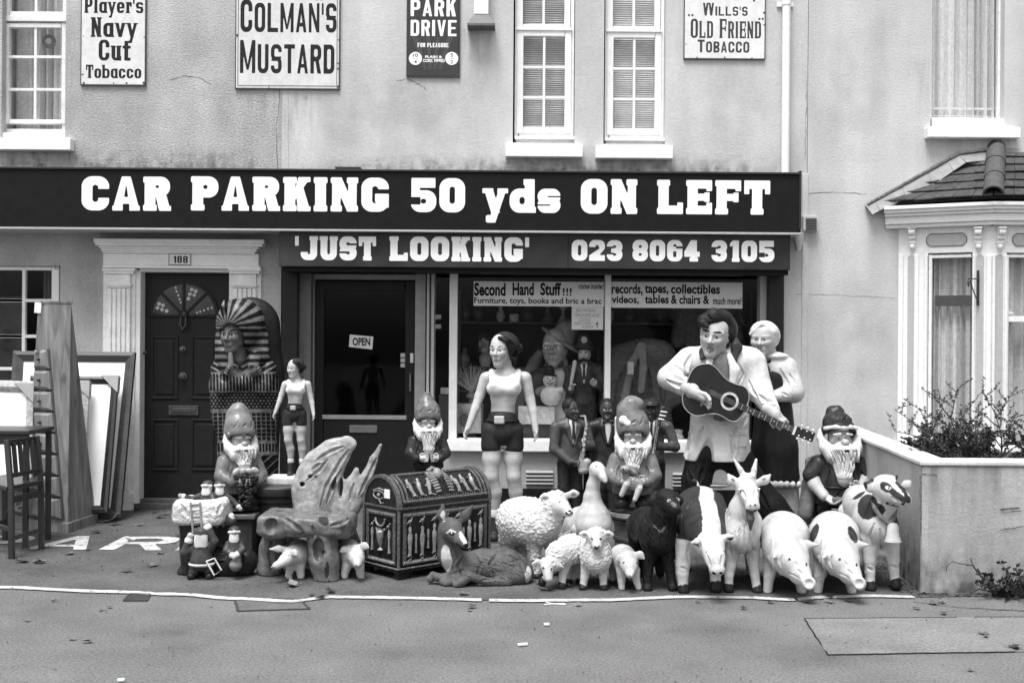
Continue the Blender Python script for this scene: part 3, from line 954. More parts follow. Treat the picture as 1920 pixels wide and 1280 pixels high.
# ================================================================ shop house (middle)
shop = thing('shop_house', 'smooth rendered shop building with wide glazed shopfront and two narrow upper windows', 'building', (0.3,0,0))
mb = MB()
holesM = [phole(963,1079,-190,268), phole(1133,1249,-190,270), (xs_+.002, at(1469,700,0).x, -.05, at(1000,436,0).z)]
holed_wall(mb, xs_, xn_, -.05, ZT, holesM, depth=.25)
mb.build('wall', m_smooth, shop)
crack(shop, [(540,170),(541,318)], .0025)
crack(shop, [(742,152),(765,148),(785,158),(800,168)], .006)
wall_stain(shop, 940, 1100, 296, 322); wall_stain(shop, 1110, 1272, 298, 324); wall_stain(shop, 560, 900, 100, 318, m_damp); wall_stain(shop, 860, 940, 46, 160); wall_stain(shop, 1270, 1460, 112, 300, m_damp); wall_stain(shop, 530, 1500, 285, 322, m_grime, up=True)
m_blind = mat('venetian_blind', .66, .8, .08, 20)
for i, (dx, dy, bv) in enumerate(((0,0,1),(169,3,1.3))):
    w = window(shop, 966+dx, 1077+dx, -185, 257+dy, [(981+dx,1059+dx,68+dy,238+dy,[1020+dx],[126+dy,183+dy],12),(981+dx,1059+dx,-160,46+dy,[1020+dx],[-90,-22],11)],
               fw=7, bar=4.5, yf=.09, sill=(948+dx,1093+dx,270+dy,294+dy))
    b_ = MB(); b_.pbox(965+dx,1079+dx,256+dy,261+dy,.03,.2); b_.pbox(967+dx,1077+dx,261+dy,270+dy,.07,.2); b_.build('subsill', m_oldwhite, w, bevel=.003)
    b_ = MB(); b_.pbox(968+dx,1073+dx,53+dy,57+dy,.066,.1); b_.build('drip_bar', m_white, w, bevel=.002)
    # blind slats: one joined, too fine to tell apart
    b_ = MB(); z0 = at(1020,262,.2).z; z1 = at(1020,-185,.2).z; n = 110
    xa, xb = at(970+dx,150,.2).x, at(1074+dx,150,.2).x
    for k in range(n):
        z = z0+(z1-z0)*k/n
        b_.quad((xa,.185,z),(xb,.185,z),(xb,.200,z+(z1-z0)/n*1.0),(xa,.200,z+(z1-z0)/n*1.0))
    bl = b_.build('blind', m_blind if i == 0 else mat('blind_pale',.88,.8,.08,20), w); bl['kind'] = 'stuff'
# shell behind the front: rooms are closed boxes so no light comes from behind
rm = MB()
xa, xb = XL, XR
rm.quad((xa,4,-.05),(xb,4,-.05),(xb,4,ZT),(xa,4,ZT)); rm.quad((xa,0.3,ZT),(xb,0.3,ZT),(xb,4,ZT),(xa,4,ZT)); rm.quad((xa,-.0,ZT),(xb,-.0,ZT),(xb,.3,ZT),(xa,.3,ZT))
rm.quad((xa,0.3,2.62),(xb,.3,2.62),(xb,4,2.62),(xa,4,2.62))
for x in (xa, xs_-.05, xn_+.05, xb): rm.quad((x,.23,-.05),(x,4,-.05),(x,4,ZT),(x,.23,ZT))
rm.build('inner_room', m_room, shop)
# shopfront
m_frame = mat('shop_frame_grey', .30, .5, .1, 20, .05)
m_fdark = mat('shop_frame_dark', .022, .5, .15, 20, .05, spec=.2)
m_mull = mat('mullion_white', .72, .5, .06, 20, .05)
m_panel = mat('stall_riser_grey', .34, .7, .06, 30, .1, 80, streak=.08)
p = MB(); p.pbox(527,556,505,962,-.03,.30); p.build('shop_pilaster', m_fdark, shop, bevel=.005)
p = MB(); p.pbox(1440,1469,505,962,-.03,.30); p.build('shop_pilaster', m_fdark, shop, bevel=.005)
p = MB(); p.pbox(556,582,512,962,.08,.30); p.build('side_jamb', mat('jamb_mid',.13,.5,.1,20), shop, bevel=.005)
p = MB(); p.pbox(582,782,514,524,.20,.32); p.pbox(582,588,524,962,.20,.32); p.pbox(777,797,514,962,.17,.32)
p.build('shop_door_frame', m_frame, shop, bevel=.005)
p = MB(); p.pbox(799,813,508,962,.10,.32); p.build('shop_door_jamb', mat('jamb_pale',.42,.5,.1,20), shop, bevel=.004)
p = MB(); p.pbox(804,807,508,962,.094,.1); p.build('jamb_bead', m_fdark, shop)
# shop door
p = MB()
p.pbox(588,606,527,955,.24,.29); p.pbox(759,777,527,955,.24,.29); p.pbox(606,759,527,545,.24,.29); p.pbox(606,759,782,955,.24,.29)
sdoor = p.build('shop_door', mat('shop_door_dark',.016,.45,.15,20,.05,spec=.2), shop, bevel=.004)
p = MB(); a_, b_ = at(604,784,.265), at(761,543,.265); p.quad((a_.x,.265,a_.z),(b_.x,.265,a_.z),(b_.x,.265,b_.z),(a_.x,.265,b_.z)); p.build('door_pane', m_glass, sdoor)
p = MB(); p.pbox(604,762,778,786,.228,.24); p.build('door_rail', m_frame, sdoor, bevel=.003)
p = MB(); p.pbox(655,707,797,811,.228,.24); p.build('letter_plate', mat('letter_plate_alloy',.20,.4,.1,30,metal=.5), sdoor, bevel=.003)
p = MB(); p.pbox(769,775,662,680,.228,.24); p.build('lock_plate', mat('lock_plate',.7,.4,.1,30), sdoor, bevel=.002)
p = MB(); p.tube([at(770,700,.24),at(769,704,.2),at(769,732,.2),at(770,736,.24)],.010,8); p.build('door_handle', MATS['letter_plate_alloy'], sdoor, smooth=True)
for k in range(3):
    p = MB(); p.pbox(751,762,662+k*9.5,669.5+k*9.5,.255,.258); p.build('sticker', mat('sticker',.45,.6,.5,300), sdoor)
# windows of the shop
p = MB(); p.pbox(842,857,508,828,.06,.16); p.build('mullion', m_mull, shop, bevel=.004)
p = MB(); p.pbox(1134,1145,508,828,.06,.16); p.build('mullion', m_mull, shop, bevel=.004)
p = MB(); p.pbox(1425,1440,505,830,.06,.2); p.build('mullion', mat('mullion_grey',.45,.5,.06,20), shop, bevel=.004)
p = MB(); p.pbox(813,842,505,962,.14,.3); 
for (a, b, top_) in ((813,842,508),(857,1134,508),(1145,1425,508)):
    q = MB(); a_, b_ = at(a-1,828,.103), at(b+1,top_,.103); q.quad((a_.x,.103,a_.z),(b_.x,.103,a_.z),(b_.x,.103,b_.z),(a_.x,.103,b_.z)); q.build('shop_pane', m_glass, shop)
p = MB(); p.pbox(813,1440,498,509,.05,.2); p.build('head_rail', m_fdark, shop, bevel=.004)
p = MB(); p.pbox(838,1442,826,848,-.03,.2); p.build('shop_sill', m_sill, shop, bevel=.008)
p = MB(); p.pbox(813,1440,848,917,.03,.2); p.build('stall_riser', m_panel, shop)
p = MB(); p.pbox(813,1440,917,964,.0,.2); p.build('plinth', m_black, shop)
for (x0, x1, y0) in ((986,1037,884),(1261,1300,888)):
    p = MB()
    for k in range(4):
        y_ = y0+k*7; a = at(x0,y_,.03); b = at(x1,y_,.03)
        p.obox(((a.x+b.x)/2,.018,a.z), ((b.x-a.x)/2,.016,.006), rotx(35))
    vo = p.build('air_vent', m_panel, shop)
    p = MB()
    for k in range(4): p.pbox(x0,x1,y0+k*7+1.5,y0+k*7+4.5,.0275,.03)
    p.build('vent_slot', m_black, vo)
# display shelf, back of the window
p = MB(); za = at(1000,838,.1).z
p.box(at(815,700,0).x, at(1440,700,0).x, .2, 1.25, za-.06, za-.01); p.build('display_shelf', mat('shelf_dark',.10,.8,.2,10), shop)
p = MB(); p.box(xs_, xn_, .3, 3.9, -.05, .03); p.build('shop_floor', mat('floor_dark',.05,.8,.2,10), shop)
p = MB(); p.box(at(846,700,1.3).x, at(1440,700,1.3).x, 1.3, 1.33, 0, 2.4); p.build('display_back', mat('display_back',.035,.95,.6,3), shop)

# downpipe
t = thing('downpipe', 'white plastic downpipe running down the shop wall to the big sign', 'pipe', at(1476,320,-.06))
p = MB(); a = at(1476,-190,-.06); b = at(1476,324,-.06); b.x = a.x; p.tube([a,b],.035,16); p.build('pipe', m_white, t, smooth=True)
for yy in (6,-150):
    p = MB(); c = at(1476,yy,-.06); c.x = a.x; p.lathe(c,[(.04,-.02),(.04,.02)],16); p.box(c.x-.07,c.x+.07,-.02,0,c.z-.02,c.z+.02); p.build('pipe_clip', m_white, t)
# wall lamp
t = thing('wall_light', 'white wall light box with dark wedge foot above the shop sign', 'lamp', at(902,45,0))
p = MB(); p.pbox(889,916,-70,27,-.11,0); p.build('light_body', mat('light_white',.88,.4,.03,20), t, bevel=.006)
p = MB(); a = at(889,28,-.13); b = at(916,28,-.13); c = at(928,44,-.16); d = at(876,44,-.16); zl = at(900,48,-.16).z
p.add([a,b,c,d,(a.x,0,a.z),(b.x,0,b.z),(c.x,0,c.z),(d.x,0,d.z),(c.x,-.16,zl),(d.x,-.16,zl),(c.x,0,zl),(d.x,0,zl)],
      [(0,3,2,1),(0,1,5,4),(1,2,6,5),(3,0,4,7),(3,9,8,2),(2,8,10,6),(9,3,7,11),(9,11,10,8)])
p.build('light_foot', mat('light_foot_dark',.10,.5,.2,20), t)
# vent hood and fitting beside the sign
t = thing('vent_hood', 'small louvred vent hood on the wall at the right end of the sign', 'vent', at(1518,435,0))
p = MB(); p.pbox(1506,1534,405,433,-.06,0); p.build('vent_case', mat('vent_pale',.45,.6,.1,20), t, bevel=.004)
for k in range(6):
    p = MB(); a = at(1511,410+k*4,-.062); b = at(1531,410+k*4,-.062); p.obox(((a.x+b.x)/2,-.066,a.z),((b.x-a.x)/2,.008,.003),rotx(30)); p.build('louvre', mat('louvre_dark',.08,.6,.1,20), t)
t = thing('pipe_outlet', 'short pale pipe outlet under the right end of the big sign', 'pipe', at(1497,470,-.1))
p = MB(); c = at(1497,448,-.1); p.lathe(c,[(.022,-.10),(.04,-.02),(.045,.03),(.045,.06)],16); p.box(c.x-.05,c.x+.05,-.06,0,c.z+.0,c.z+.05); p.build('outlet', mat('vent_pale',.45), t, smooth=True)

# ================================================================ the two shop signs
m_sign = mat('sign_board_black', .010, .5, .15, 12, .03, 40, .12)
m_sign2 = mat('sign_board_charcoal', .034, .4, .35, 3.5, .03, 40, .2, var2=.25, scale2=1.2)
m_trim = mat('sign_trim', .40, .4, .1, 20)
m_letter = mat('sign_letter_white', .86, .5, .04, 30)
AACHEN = (.76, .30, .25, .04, .18)
t = thing('fascia_sign', 'long dark fascia board reading CAR PARKING 50 yds ON LEFT', 'sign', at(750,430,-.4))
p = MB(); p.pbox(-400,1502,320.3,429,-.40,0); p.build('board', m_sign, t, bevel=.004)
p = MB(); p.pbox(-400,1503,316.3,320,-.415,0); p.build('top_edge', mat('sign_edge_black',.015,.5,.2,20), t, bevel=.002)
p = MB(); p.pbox(-400,1502,429.2,433,-.412,-.02); p.build('bottom_trim', m_trim, t, bevel=.002)
p = MB(); p.pbox(1499,1503,320,429,-.413,-.35); p.build('end_trim', MATS['sign_edge_black'], t, bevel=.002)
for x in (177,843,1507-664-330): 
    p = MB(); p.pbox(x-.5,x+.5,321,428,-.4015,-.40); p.build('panel_seam', m_black, t)
def sw(s, a, b, yt, yb, y, par, st=AACHEN, gap=.09):
    for_ = MB(); pword(for_, s, a, b, yt, yb, y, st, gap)
    return for_.build('lettering', m_letter, par)
for s, a, b, yt, yb in (('CAR',153,320,331,395),('PARKING',358,729,332,396),('50',770,872,334,398),('yds',907,1051,336,399),('ON',1089,1195,336,401),('LEFT',1232,1444,338,402)):
    sw(s, a, b, yt, yb, -.4025, t)
p = MB(); p.pbox(628,676,313,316.2,-.3,-.1); p.build('sign_fixing', MATS['sign_edge_black'], t)
t = thing('shop_sign', "dark charcoal sign box reading 'JUST LOOKING' 023 8064 3105", 'sign', at(1000,505,-.34))
p = MB(); p.pbox(523,1482,434.5,503,-.34,-.004); p.build('board', m_sign2, t, bevel=.006)
p = MB(); p.pbox(1064.5,1066,436,502,-.3415,-.34); p.build('panel_seam', m_black, t)
p = MB(); p.pbox(530,1478,503.5,512,-.28,-.05); p.build('shutter_slot', m_black, t)
for s, a, b, yt, yb in (("'JUST",553,705,443,488),("LOOKING'",730,992,444,490),('023',1072,1167,450,489),('8064',1186,1312,450,490),('3105',1334,1452,451,491)):
    sw(s, a, b, yt, yb, -.3425, t)

# ================================================================ enamel signs
m_rust = mat('rust_edge', .05, .85, .4, 40)
def enamel(name, label, px0, px1, py0, py1, v, tilt=0, border=None):
    t = thing(name, label, 'sign', at((px0+px1)/2, py1, -.02))
    p = MB(); p.pbox(px0,px1,py0,py1,-.022,-.006); p.build('plate', mat('enamel_%s'%int(v*1000), v, .28, .06, 14, .04, 30, .5, var2=.06, scale2=6), t, bevel=.004)
    p = MB(); e = 1.6
    for q in ((px0-e,px0,py0,py1+e),(px1,px1+e,py0,py1+e),(px0,px1,py1,py1+e),(px0,px1,py0-e,py0)): p.pbox(*q,-.021,-.004)
    p.build('rusty_edge', m_rust, t)
    return t
def chips(t, pts):
    p = MB()
    for (x, y_, r_) in pts:
        c = at(x,y_,-.0235); k = r_*mpp(0)
        p.prism([(c.x+k*math.cos(q*.9)*rl.uniform(.6,1.1), c.z+k*math.sin(q*.9)*rl.uniform(.6,1.1)) for q in range(7)], -.0236, -.022)
    p.build('rust_chip', m_rust, t)
m_ink = mat('enamel_ink', .018, .3, .1, 20, spec=.2)
NAVY = (.62,.22,.14,.05,.08)
t = enamel('enamel_sign', "cream enamel sign reading Player's Navy Cut Tobacco", 153, 272, -75, 159, .66)
for s, a, b, yt, yb in (("Player's",158,269,-4,25),('Navy',170,257,33,70),('Cut',185,245,75,114),('Tobacco',161,265,122,147)):
    p = MB(); pword(p, s, a, b, yt, yb, -.0225, NAVY, .09); p.build('lettering', m_ink, t)
chips(t, [(155,140,2.5),(270,156,3),(157,156,2.5),(213,156,1.6),(237,156,2.4),(270,70,1.3),(156,68,1.2)])
GROT = (.52,.17,.15,0,0)
t = enamel('enamel_sign', "large pale enamel sign reading COLMAN'S MUSTARD", 443, 636, -90, 166, .62)
p = MB(); pword(p, "COLMAN'S", 451, 631, 0, 61, -.0225, GROT, .10, .90); p.build('lettering', m_ink, t)
p = MB(); pword(p, 'MUSTARD', 450, 627, 76, 138, -.0225, GROT, .10, .88); p.build('lettering', m_ink, t)
p = MB(); pword(p, "'", 592, 596, -5, 10, -.0225, GROT, .1); pword(p, "'", 601, 605, -5, 10, -.0225, GROT, .1); p.build('lettering', m_ink, t)
p = MB()
for q in ((446,633,160.5,162),(446,447.4,-90,160.5),(631.6,633,-90,160.5)): p.pbox(*q,-.0232,-.022)
p.build('border_line', mat('border_line_ink',.10,.5,.3,30), t)
chips(t, [(445,67,3),(634,119,2),(634,129,2),(635,75,2),(504,164,1.5),(633,163,3)])
t = enamel('enamel_sign', 'narrow dark enamel sign reading PARK DRIVE FOR PLEASURE', 764, 861, -60, 143, .028)
COND = (.46,.16,.15,0,0)
for s, a, b, yt, yb, st_ in (('PARK',770,855,0,31,COND),('DRIVE',770,856,38,68,COND),('FOR PLEASURE',783,841,81,89,(.5,.2,.17,0,0)),):
    p = MB(); pword(p, s, a, b, yt, yb, -.0225, st_, .12); p.build('lettering', m_letter, t)
ptext('lettering','PLAIN &',797,829,104.5,109.5,-.0225,m_letter,t,.03); ptext('lettering','CORK TIPPED',793,834,111,117,-.0225,m_letter,t,.03)
for (x, s1, s2) in ((779,'10','4'),(847,'5','2')):
    c = at(x,110,-.0225); k = 12.2*mpp(0); p = MB(); p.prism([(c.x+k*math.cos(q*.2618), c.z+k*math.sin(q*.2618)) for q in range(24)], -.0232, -.022)
    d_ = p.build('price_disc', m_letter, t)
    ptext('lettering',s1,x-(5 if len(s1)>1 else 2.6),x+(5 if len(s1)>1 else 2.6),100.5,107,-.0236,m_ink,t,.015)
    ptext('lettering','FOR',x-5,x+5,108.5,111.5,-.0236,mat('ink_pale',.3,.5),t,.01); ptext('lettering',s2,x-2.6,x+2.6,113,119.5,-.0236,m_ink,t,.015)
p = MB()
for (xa_, xb_, xc, xd) in ((773,785,800,795),(800,806,810,803),(818,824,818,812),(838,850,828,822)):
    p.prism([(at(q,y_,-.0222).x, at(q,y_,-.0222).z) for q,y_ in ((xa_,70),(xb_,70),(xc,130),(xd,130))], -.0222, -.0216)
p.build('printed_rays', mat('ray_ink',.05,.3,.1,20), t)
chips(t, [(766,140,2.5),(858,141,3),(766,62,1.5),(790,141,1.5)])
t = enamel('enamel_sign', 'white enamel sign reading WILLS\'S OLD FRIEND TOBACCO', 1284, 1434, -40, 110, .70)
p = MB(); pword(p, "WILLS'S", 1318, 1402, 6, 30, -.0225, (.6,.2,.17,0,0), .10, .72); p.build('lettering', mat('ink_navy',.03,.3,.1,20), t)
p = MB(); pword(p, 'OLD FRIEND', 1295, 1427, 36, 72, -.0225, (.5,.17,.11,.03,.06), .08, .88); p.build('lettering', MATS['ink_navy'], t)
p = MB(); pword(p, '"', 1290, 1300, 27, 41, -.0225, (.5,.2,.2,0,0)); pword(p, '"', 1422, 1432, 34, 48, -.0225, (.5,.2,.2,0,0)); p.build('lettering', MATS['ink_navy'], t)
p = MB(); pword(p, 'TOBACCO', 1308, 1405, 75, 99, -.0225, (.6,.2,.17,0,0), .12, .86); p.build('lettering', MATS['ink_navy'], t)
chips(t, [(1433,24,2.5),(1433,47,1.8),(1359,108,1.8),(1307,108,1.6),(1410,109,1.6),(1286,83,1.5),(1414,1,2.5)])
# ================================================================ neighbour house and bay window
nb = thing('neighbour_house', 'pale rendered house on the right with a bay window under a tiled roof', 'house', (4.5,0,0))
mb = MB()
A = Vector((at(1684,640,0).x,0,0)); B = Vector((4.03,-.35,0)); C_ = Vector((5.75,-.35,0)); D_ = Vector((6.42,0,0))
zsill = at(1700,828,0).z; zhead = at(1700,430,0).z
holesN = [phole(1746,1884,-190,240), (A.x+.05, D_.x-.05, zsill+.02, zhead)]
holed_wall(mb, xn_+.004, XR, -.05, ZT, holesN)
mb.build('wall', m_neigh, nb)
p = MB(); p.pbox(1503,1514,325,960,-.012,0); p.build('wall_joint', m_neigh, nb, bevel=.004)
crack(nb, [(1508,362),(1560,360),(1625,364)], .005); crack(nb, [(1492,551),(1560,553),(1640,557),(1680,560)], .004)
crack(nb, [(1511,150),(1512,160),(1511,244),(1510,300)], .005)
wall_stain(nb, 1730, 1925, 259, 290); wall_stain(nb, 1514, 1680, 20, 330, m_damp); wall_stain(nb, 1520, 1690, 420, 830, m_damp); wall_stain(nb, 1500, 1690, 740, 962, m_grime, up=True); wall_stain(nb, 1700, 1745, 100, 270)
w = window(nb, 1742, 1888, -190, 240, [(1746,1872,-175,221,[],[],5)], yf=.10, m=m_oldwhite, fw=6, sill=(1740,1914,238,258))
b_ = MB(); b_.pbox(1748,1884,222,238,.0,.2); b_.build('lower_rail', m_oldwhite, w, bevel=.006)
curtain(w, 1742, 1876, -190, 224, .20, mat('net_curtain_upper',.66,.95,.12,40,.1,200,.1,streak=.15), 11, .028, 3)
b_ = MB(); b_.pbox(1744,1876,202,206,.165,.17); b_.pbox(1744,1876,217,219,.165,.17); b_.build('curtain_hem', mat('net_hem',.6,.95,.1,30), w)

class Face:
    def __init__(s, a, b):
        s.a, s.b = Vector(a), Vector(b); s.L = (s.b-s.a).length; s.d = (s.b-s.a).normalized(); s.n = Vector((s.d.y,-s.d.x,0))
        s.R = Matrix((s.d, -s.n, Vector((0,0,1)))).transposed()
    def s_of(s, px, py=640):
        k = ((px-960)*CT+(py-640)*ST)/FPX
        dx, dy = s.d.x, s.d.y
        return (k*(DCAM+s.a.y)-s.a.x)/(dx-k*dy)
    def z_of(s, px, py):
        t = s.s_of(px, py); y = s.a.y+s.d.y*t
        return at(px, py, y).z
    def pt(s, t, z, o=0): return s.a+s.d*t+s.n*o+Vector((0,0,z))
    def box(s, mb, s0, s1, z0, z1, o0, o1):
        c = s.pt((s0+s1)/2,(z0+z1)/2,(o0+o1)/2)
        mb.obox(c, (abs(s1-s0)/2, abs(o1-o0)/2, abs(z1-z0)/2), s.R)
    def pbox(s, mb, px0, px1, py0, py1, o0, o1):
        c = (px0+px1)/2
        s.box(mb, s.s_of(px0), s.s_of(px1), s.z_of(c,py1), s.z_of(c,py0), o0, o1)
F1, F2, F3 = Face(A,B), Face(B,C_), Face(C_,D_)
m_bayw = mat('bay_white', .78, .55, .06, 30, .1, 70, streak=.06)
m_bayg = mat('bay_panel_grey', .42, .6, .08, 30)
zE = F1.z_of(1770,426)        # underside of cornice
bay = MB()
# solid posts and head
F1.box(bay, -.02, F1.s_of(1739), zsill, zE, -.10, .0); F1.box(bay, F1.s_of(1822), F1.L+.0, zsill, zE, -.10, .0)
F1.box(bay, F1.s_of(1739), F1.s_of(1822), F1.z_of(1780,474), zE, -.10, 0)
F2.box(bay, -.0, F2.s_of(1887), zsill, zE, -.10, .0); F2.box(bay, F2.s_of(1887), F2.L, F2.z_of(1900,474), zE, -.10, 0); F2.box(bay, F2.L-.13, F2.L, zsill, zE, -.1, 0)
F3.box(bay, 0, F3.L, zsill, zE, -.10, 0)
bo = bay.build('bay_window', m_bayw, nb, bevel=.004)
# corner mouldings
tr = MB()
for f, pairs in ((F1,((1684,1693),(1714,1722),(1733,1738),(1823,1827),(1849,1858))),(F2,((1859,1864),(1882,1887)))):
    for (x0, x1) in pairs: f.pbox(tr, x0, x1, 478, 826, .0, .018)
tr.build('post_moulding', m_bayw, bo, bevel=.004)
for f, (x0, x1) in ((F1,(1701,1713)),(F1,(1829,1844)),(F2,(1865,1880))):
    q = MB(); c = (x0+x1)/2; s0, s1 = f.s_of(x0), f.s_of(x1); z0, z1 = f.z_of(c,812), f.z_of(c,484); r_ = (s1-s0)/2
    poly = [(s0,z0),(s1,z0)]+[((s0+s1)/2+r_*math.cos(a_*.3142), z1+r_*math.sin(a_*.3142)) for a_ in range(11)]
    n_ = len(poly); q.add([f.pt(a_,b_,.003) for a_,b_ in poly]+[f.pt(a_,b_,-.01) for a_,b_ in poly], [tuple(range(n_))]+[(i,(i+1)%n_,n_+(i+1)%n_,n_+i) for i in range(n_)])
    q.build('inset_panel', m_bayg, bo)
for f, (x0, x1) in ((F1,(1736,1811)),(F2,(1897,2030))):
    q = MB(); s0, s1 = f.s_of(x0), f.s_of(x1); c = (x0+x1)/2; z0, z1 = f.z_of(c if f is F1 else 1905,461), f.z_of(c if f is F1 else 1905,438); k = .03
    poly = [(s0+k,z0),(s1-k,z0),(s1-k*.6,z0+k*.4),(s1,z0+k),(s1,z1-k),(s1-k*.6,z1-k*.4),(s1-k,z1),(s0+k,z1),(s0+k*.6,z1-k*.4),(s0,z1-k),(s0,z0+k),(s0+k*.6,z0+k*.4)]
    n_ = len(poly); q.add([f.pt(a_,b_,.004) for a_,b_ in poly]+[f.pt(a_,b_,-.01) for a_,b_ in poly], [tuple(range(n_))]+[(i,(i+1)%n_,n_+(i+1)%n_,n_+i) for i in range(n_)])
    q.build('head_panel', m_bayg, bo)
    q = MB(); cc = [f.pt(a_,b_,.006) for a_,b_ in poly]; q.tube(cc+[cc[0]], .004, 6); q.build('panel_bead', mat('bead_dark',.14,.6), bo)
# cornice
cr = MB()
for (y0, y1, o) in ((386,393,.17),(393,399,.15),(399,405,.125),(405,419,.10),(419,426,.075)):
    for f in (F1, F2, F3):
        z0, z1 = F1.z_of(1770,y1), F1.z_of(1770,y0)
        ex = o*.28
        f.box(cr, -ex if f is not F1 else -.10, f.L+ex if f is not F3 else f.L+.05, z0, z1, -.1, o)
cr.build('cornice', m_bayw, bo, bevel=.005)
# corbels
for f, cx in ((F1,1710),(F1,1834),(F2,1872)):
    q = MB(); s0 = f.s_of(cx); w_ = .026; zz = lambda py: f.z_of(cx,py)
    f.box(q, s0-w_*1.25, s0+w_*1.25, zz(430), zz(426), 0, .075)
    for (py, o, r_) in ((436,.050,.026),(446,.032,.020),(455,.022,.014)):
        a_ = f.pt(s0-w_, zz(py), o); b_ = f.pt(s0+w_, zz(py), o); q.tube([a_,b_], r_, 12)
    q.ball(f.pt(s0, zz(463), .02), (.022,.022,.024)); q.ball(f.pt(s0, zz(468), .016), (.010,.012,.02))
    f.box(q, s0-w_*.8, s0+w_*.8, zz(462), zz(430), 0, .03)
    q.build('corbel', m_bayw, bo, smooth=True)
# sashes, panes, curtains
q = MB(); F1.pbox(q,1740,1746,477,826,-.07,-.012); F1.pbox(q,1746,1820,477,483,-.07,-.012); F1.pbox(q,1746,1820,818,826,-.07,-.012); q.build('sash_frame', m_oldwhite, bo, bevel=.003)
q = MB(); s0,s1,z0,z1 = F1.s_of(1744),F1.s_of(1822),F1.z_of(1780,824),F1.z_of(1780,480); q.quad(F1.pt(s0,z0,-.047),F1.pt(s1,z0,-.047),F1.pt(s1,z1,-.047),F1.pt(s0,z1,-.047)); q.build('pane', m_glass, bo)
q = MB(); F2.pbox(q,1888,1892,477,826,-.07,-.012); F2.pbox(q,1892,2060,593,604,-.07,-.008); F2.pbox(q,1892,2060,477,483,-.07,-.012); q.build('sash_frame', m_oldwhite, bo, bevel=.003)
for (y0,y1) in ((480,597),(600,824)):
    q = MB(); s0,s1,z0,z1 = F2.s_of(1890),F2.s_of(2062),F2.z_of(1900,y1),F2.z_of(1900,y0); q.quad(F2.pt(s0,z0,-.047),F2.pt(s1,z0,-.047),F2.pt(s1,z1,-.047),F2.pt(s0,z1,-.047)); q.build('pane', m_glass, bo)
def face_curtain(f, px0, px1, py0, py1, o, folds, amp, seed, m, name='curtain'):
    rr = random.Random(seed); n = folds*8; ph = [rr.uniform(0,6) for _ in range(3)]
    s0, s1 = f.s_of(px0), f.s_of(px1); c = min((px0+px1)/2,1915); zt, zb = f.z_of(c,py0), f.z_of(c,py1)
    vs, fs = [], []
    for j in range(7):
        for i in range(n+1):
            t_ = i/n; k = t_*folds*6.283
            d_ = amp*(math.sin(k+ph[0]+.6*math.sin(k*.3+ph[1]))+.5*math.sin(k*1.6+ph[2]))*(.7+.1*j)
            vs.append(f.pt(s0+(s1-s0)*t_, zt+(zb-zt)*j/6, o+d_))
    for j in range(6):
        for i in range(n):
            q_ = j*(n+1)+i; fs.append((q_+n+1,q_+n+2,q_+1,q_))
    mb = MB(); mb.add(vs, fs); return mb.build(name, m, bo, smooth=True)
m_net2 = mat('net_curtain_bay',.55,.95,.14,30,.1,200,.1,streak=.2)
face_curtain(F1,1736,1830,470,830,-.16,7,.022,5,m_net2)
face_curtain(F2,1880,2064,470,830,-.16,9,.022,6,m_net2)
q = MB(); F1.pbox(q,1750,1821,553,573,-.10,-.085); q.build('dark_strip', mat('strip_dark',.06,.7,.2,20), bo)
q = MB(); c = F2.pt(F2.s_of(1896)+.0, F2.z_of(1898,590), -.11); q.lathe(c,[(.07,0),(.07,.015),(.03,.04),(.025,.12),(.04,.2),(.045,.27),(.03,.33),(.035,.38),(.02,.42)],14); q.build('ornament', mat('ornament_white',.5,.6), bo, smooth=True)
q = MB()
for f in (F1,F2,F3): f.box(q,-.04 if f is not F1 else -.1,f.L+.04,zsill-.05,zsill,-.1,.07)
q.build('bay_sill', m_oldwhite, bo, bevel=.006)
q = MB()
for f in (F1,F2,F3): f.box(q,0,f.L,-.05,zsill-.05,-.1,-.01)
q.build('bay_base', m_neigh, bo)
# bay roof, tile by tile
m_tile = mat('roof_tile', .055, .85, .35, 30, .3, 90, .3, var2=.25, scale2=5)
m_tile2 = mat('ridge_tile', .075, .8, .3, 30, .3, 90, .3)
m_lead = mat('lead_flashing', .24, .7, .2, 14, .3, 40, .4, var2=.2, scale2=4)
zev = F1.z_of(1770,384)
E0 = Vector((A.x-.20,-.0,zev+.02)); E1 = Vector((B.x-.06,B.y-.17,zev+.02)); T_ = Vector((at(1868,286,0).x,0,at(1868,284,0).z))
E2 = Vector((C_.x+.06,B.y-.17,zev+.02)); T2 = Vector((C_.x-.1,0,T_.z)); E3 = Vector((D_.x+.2,0,zev+.02))
roof = MB(); roof.add([E0,E1,E2,E3,T_,T2],[(0,1,4),(1,2,5,4),(2,3,5),(0,3,2,1)]); ro_ = roof.build('bay_roof', mat('roof_felt',.02,.9), nb)
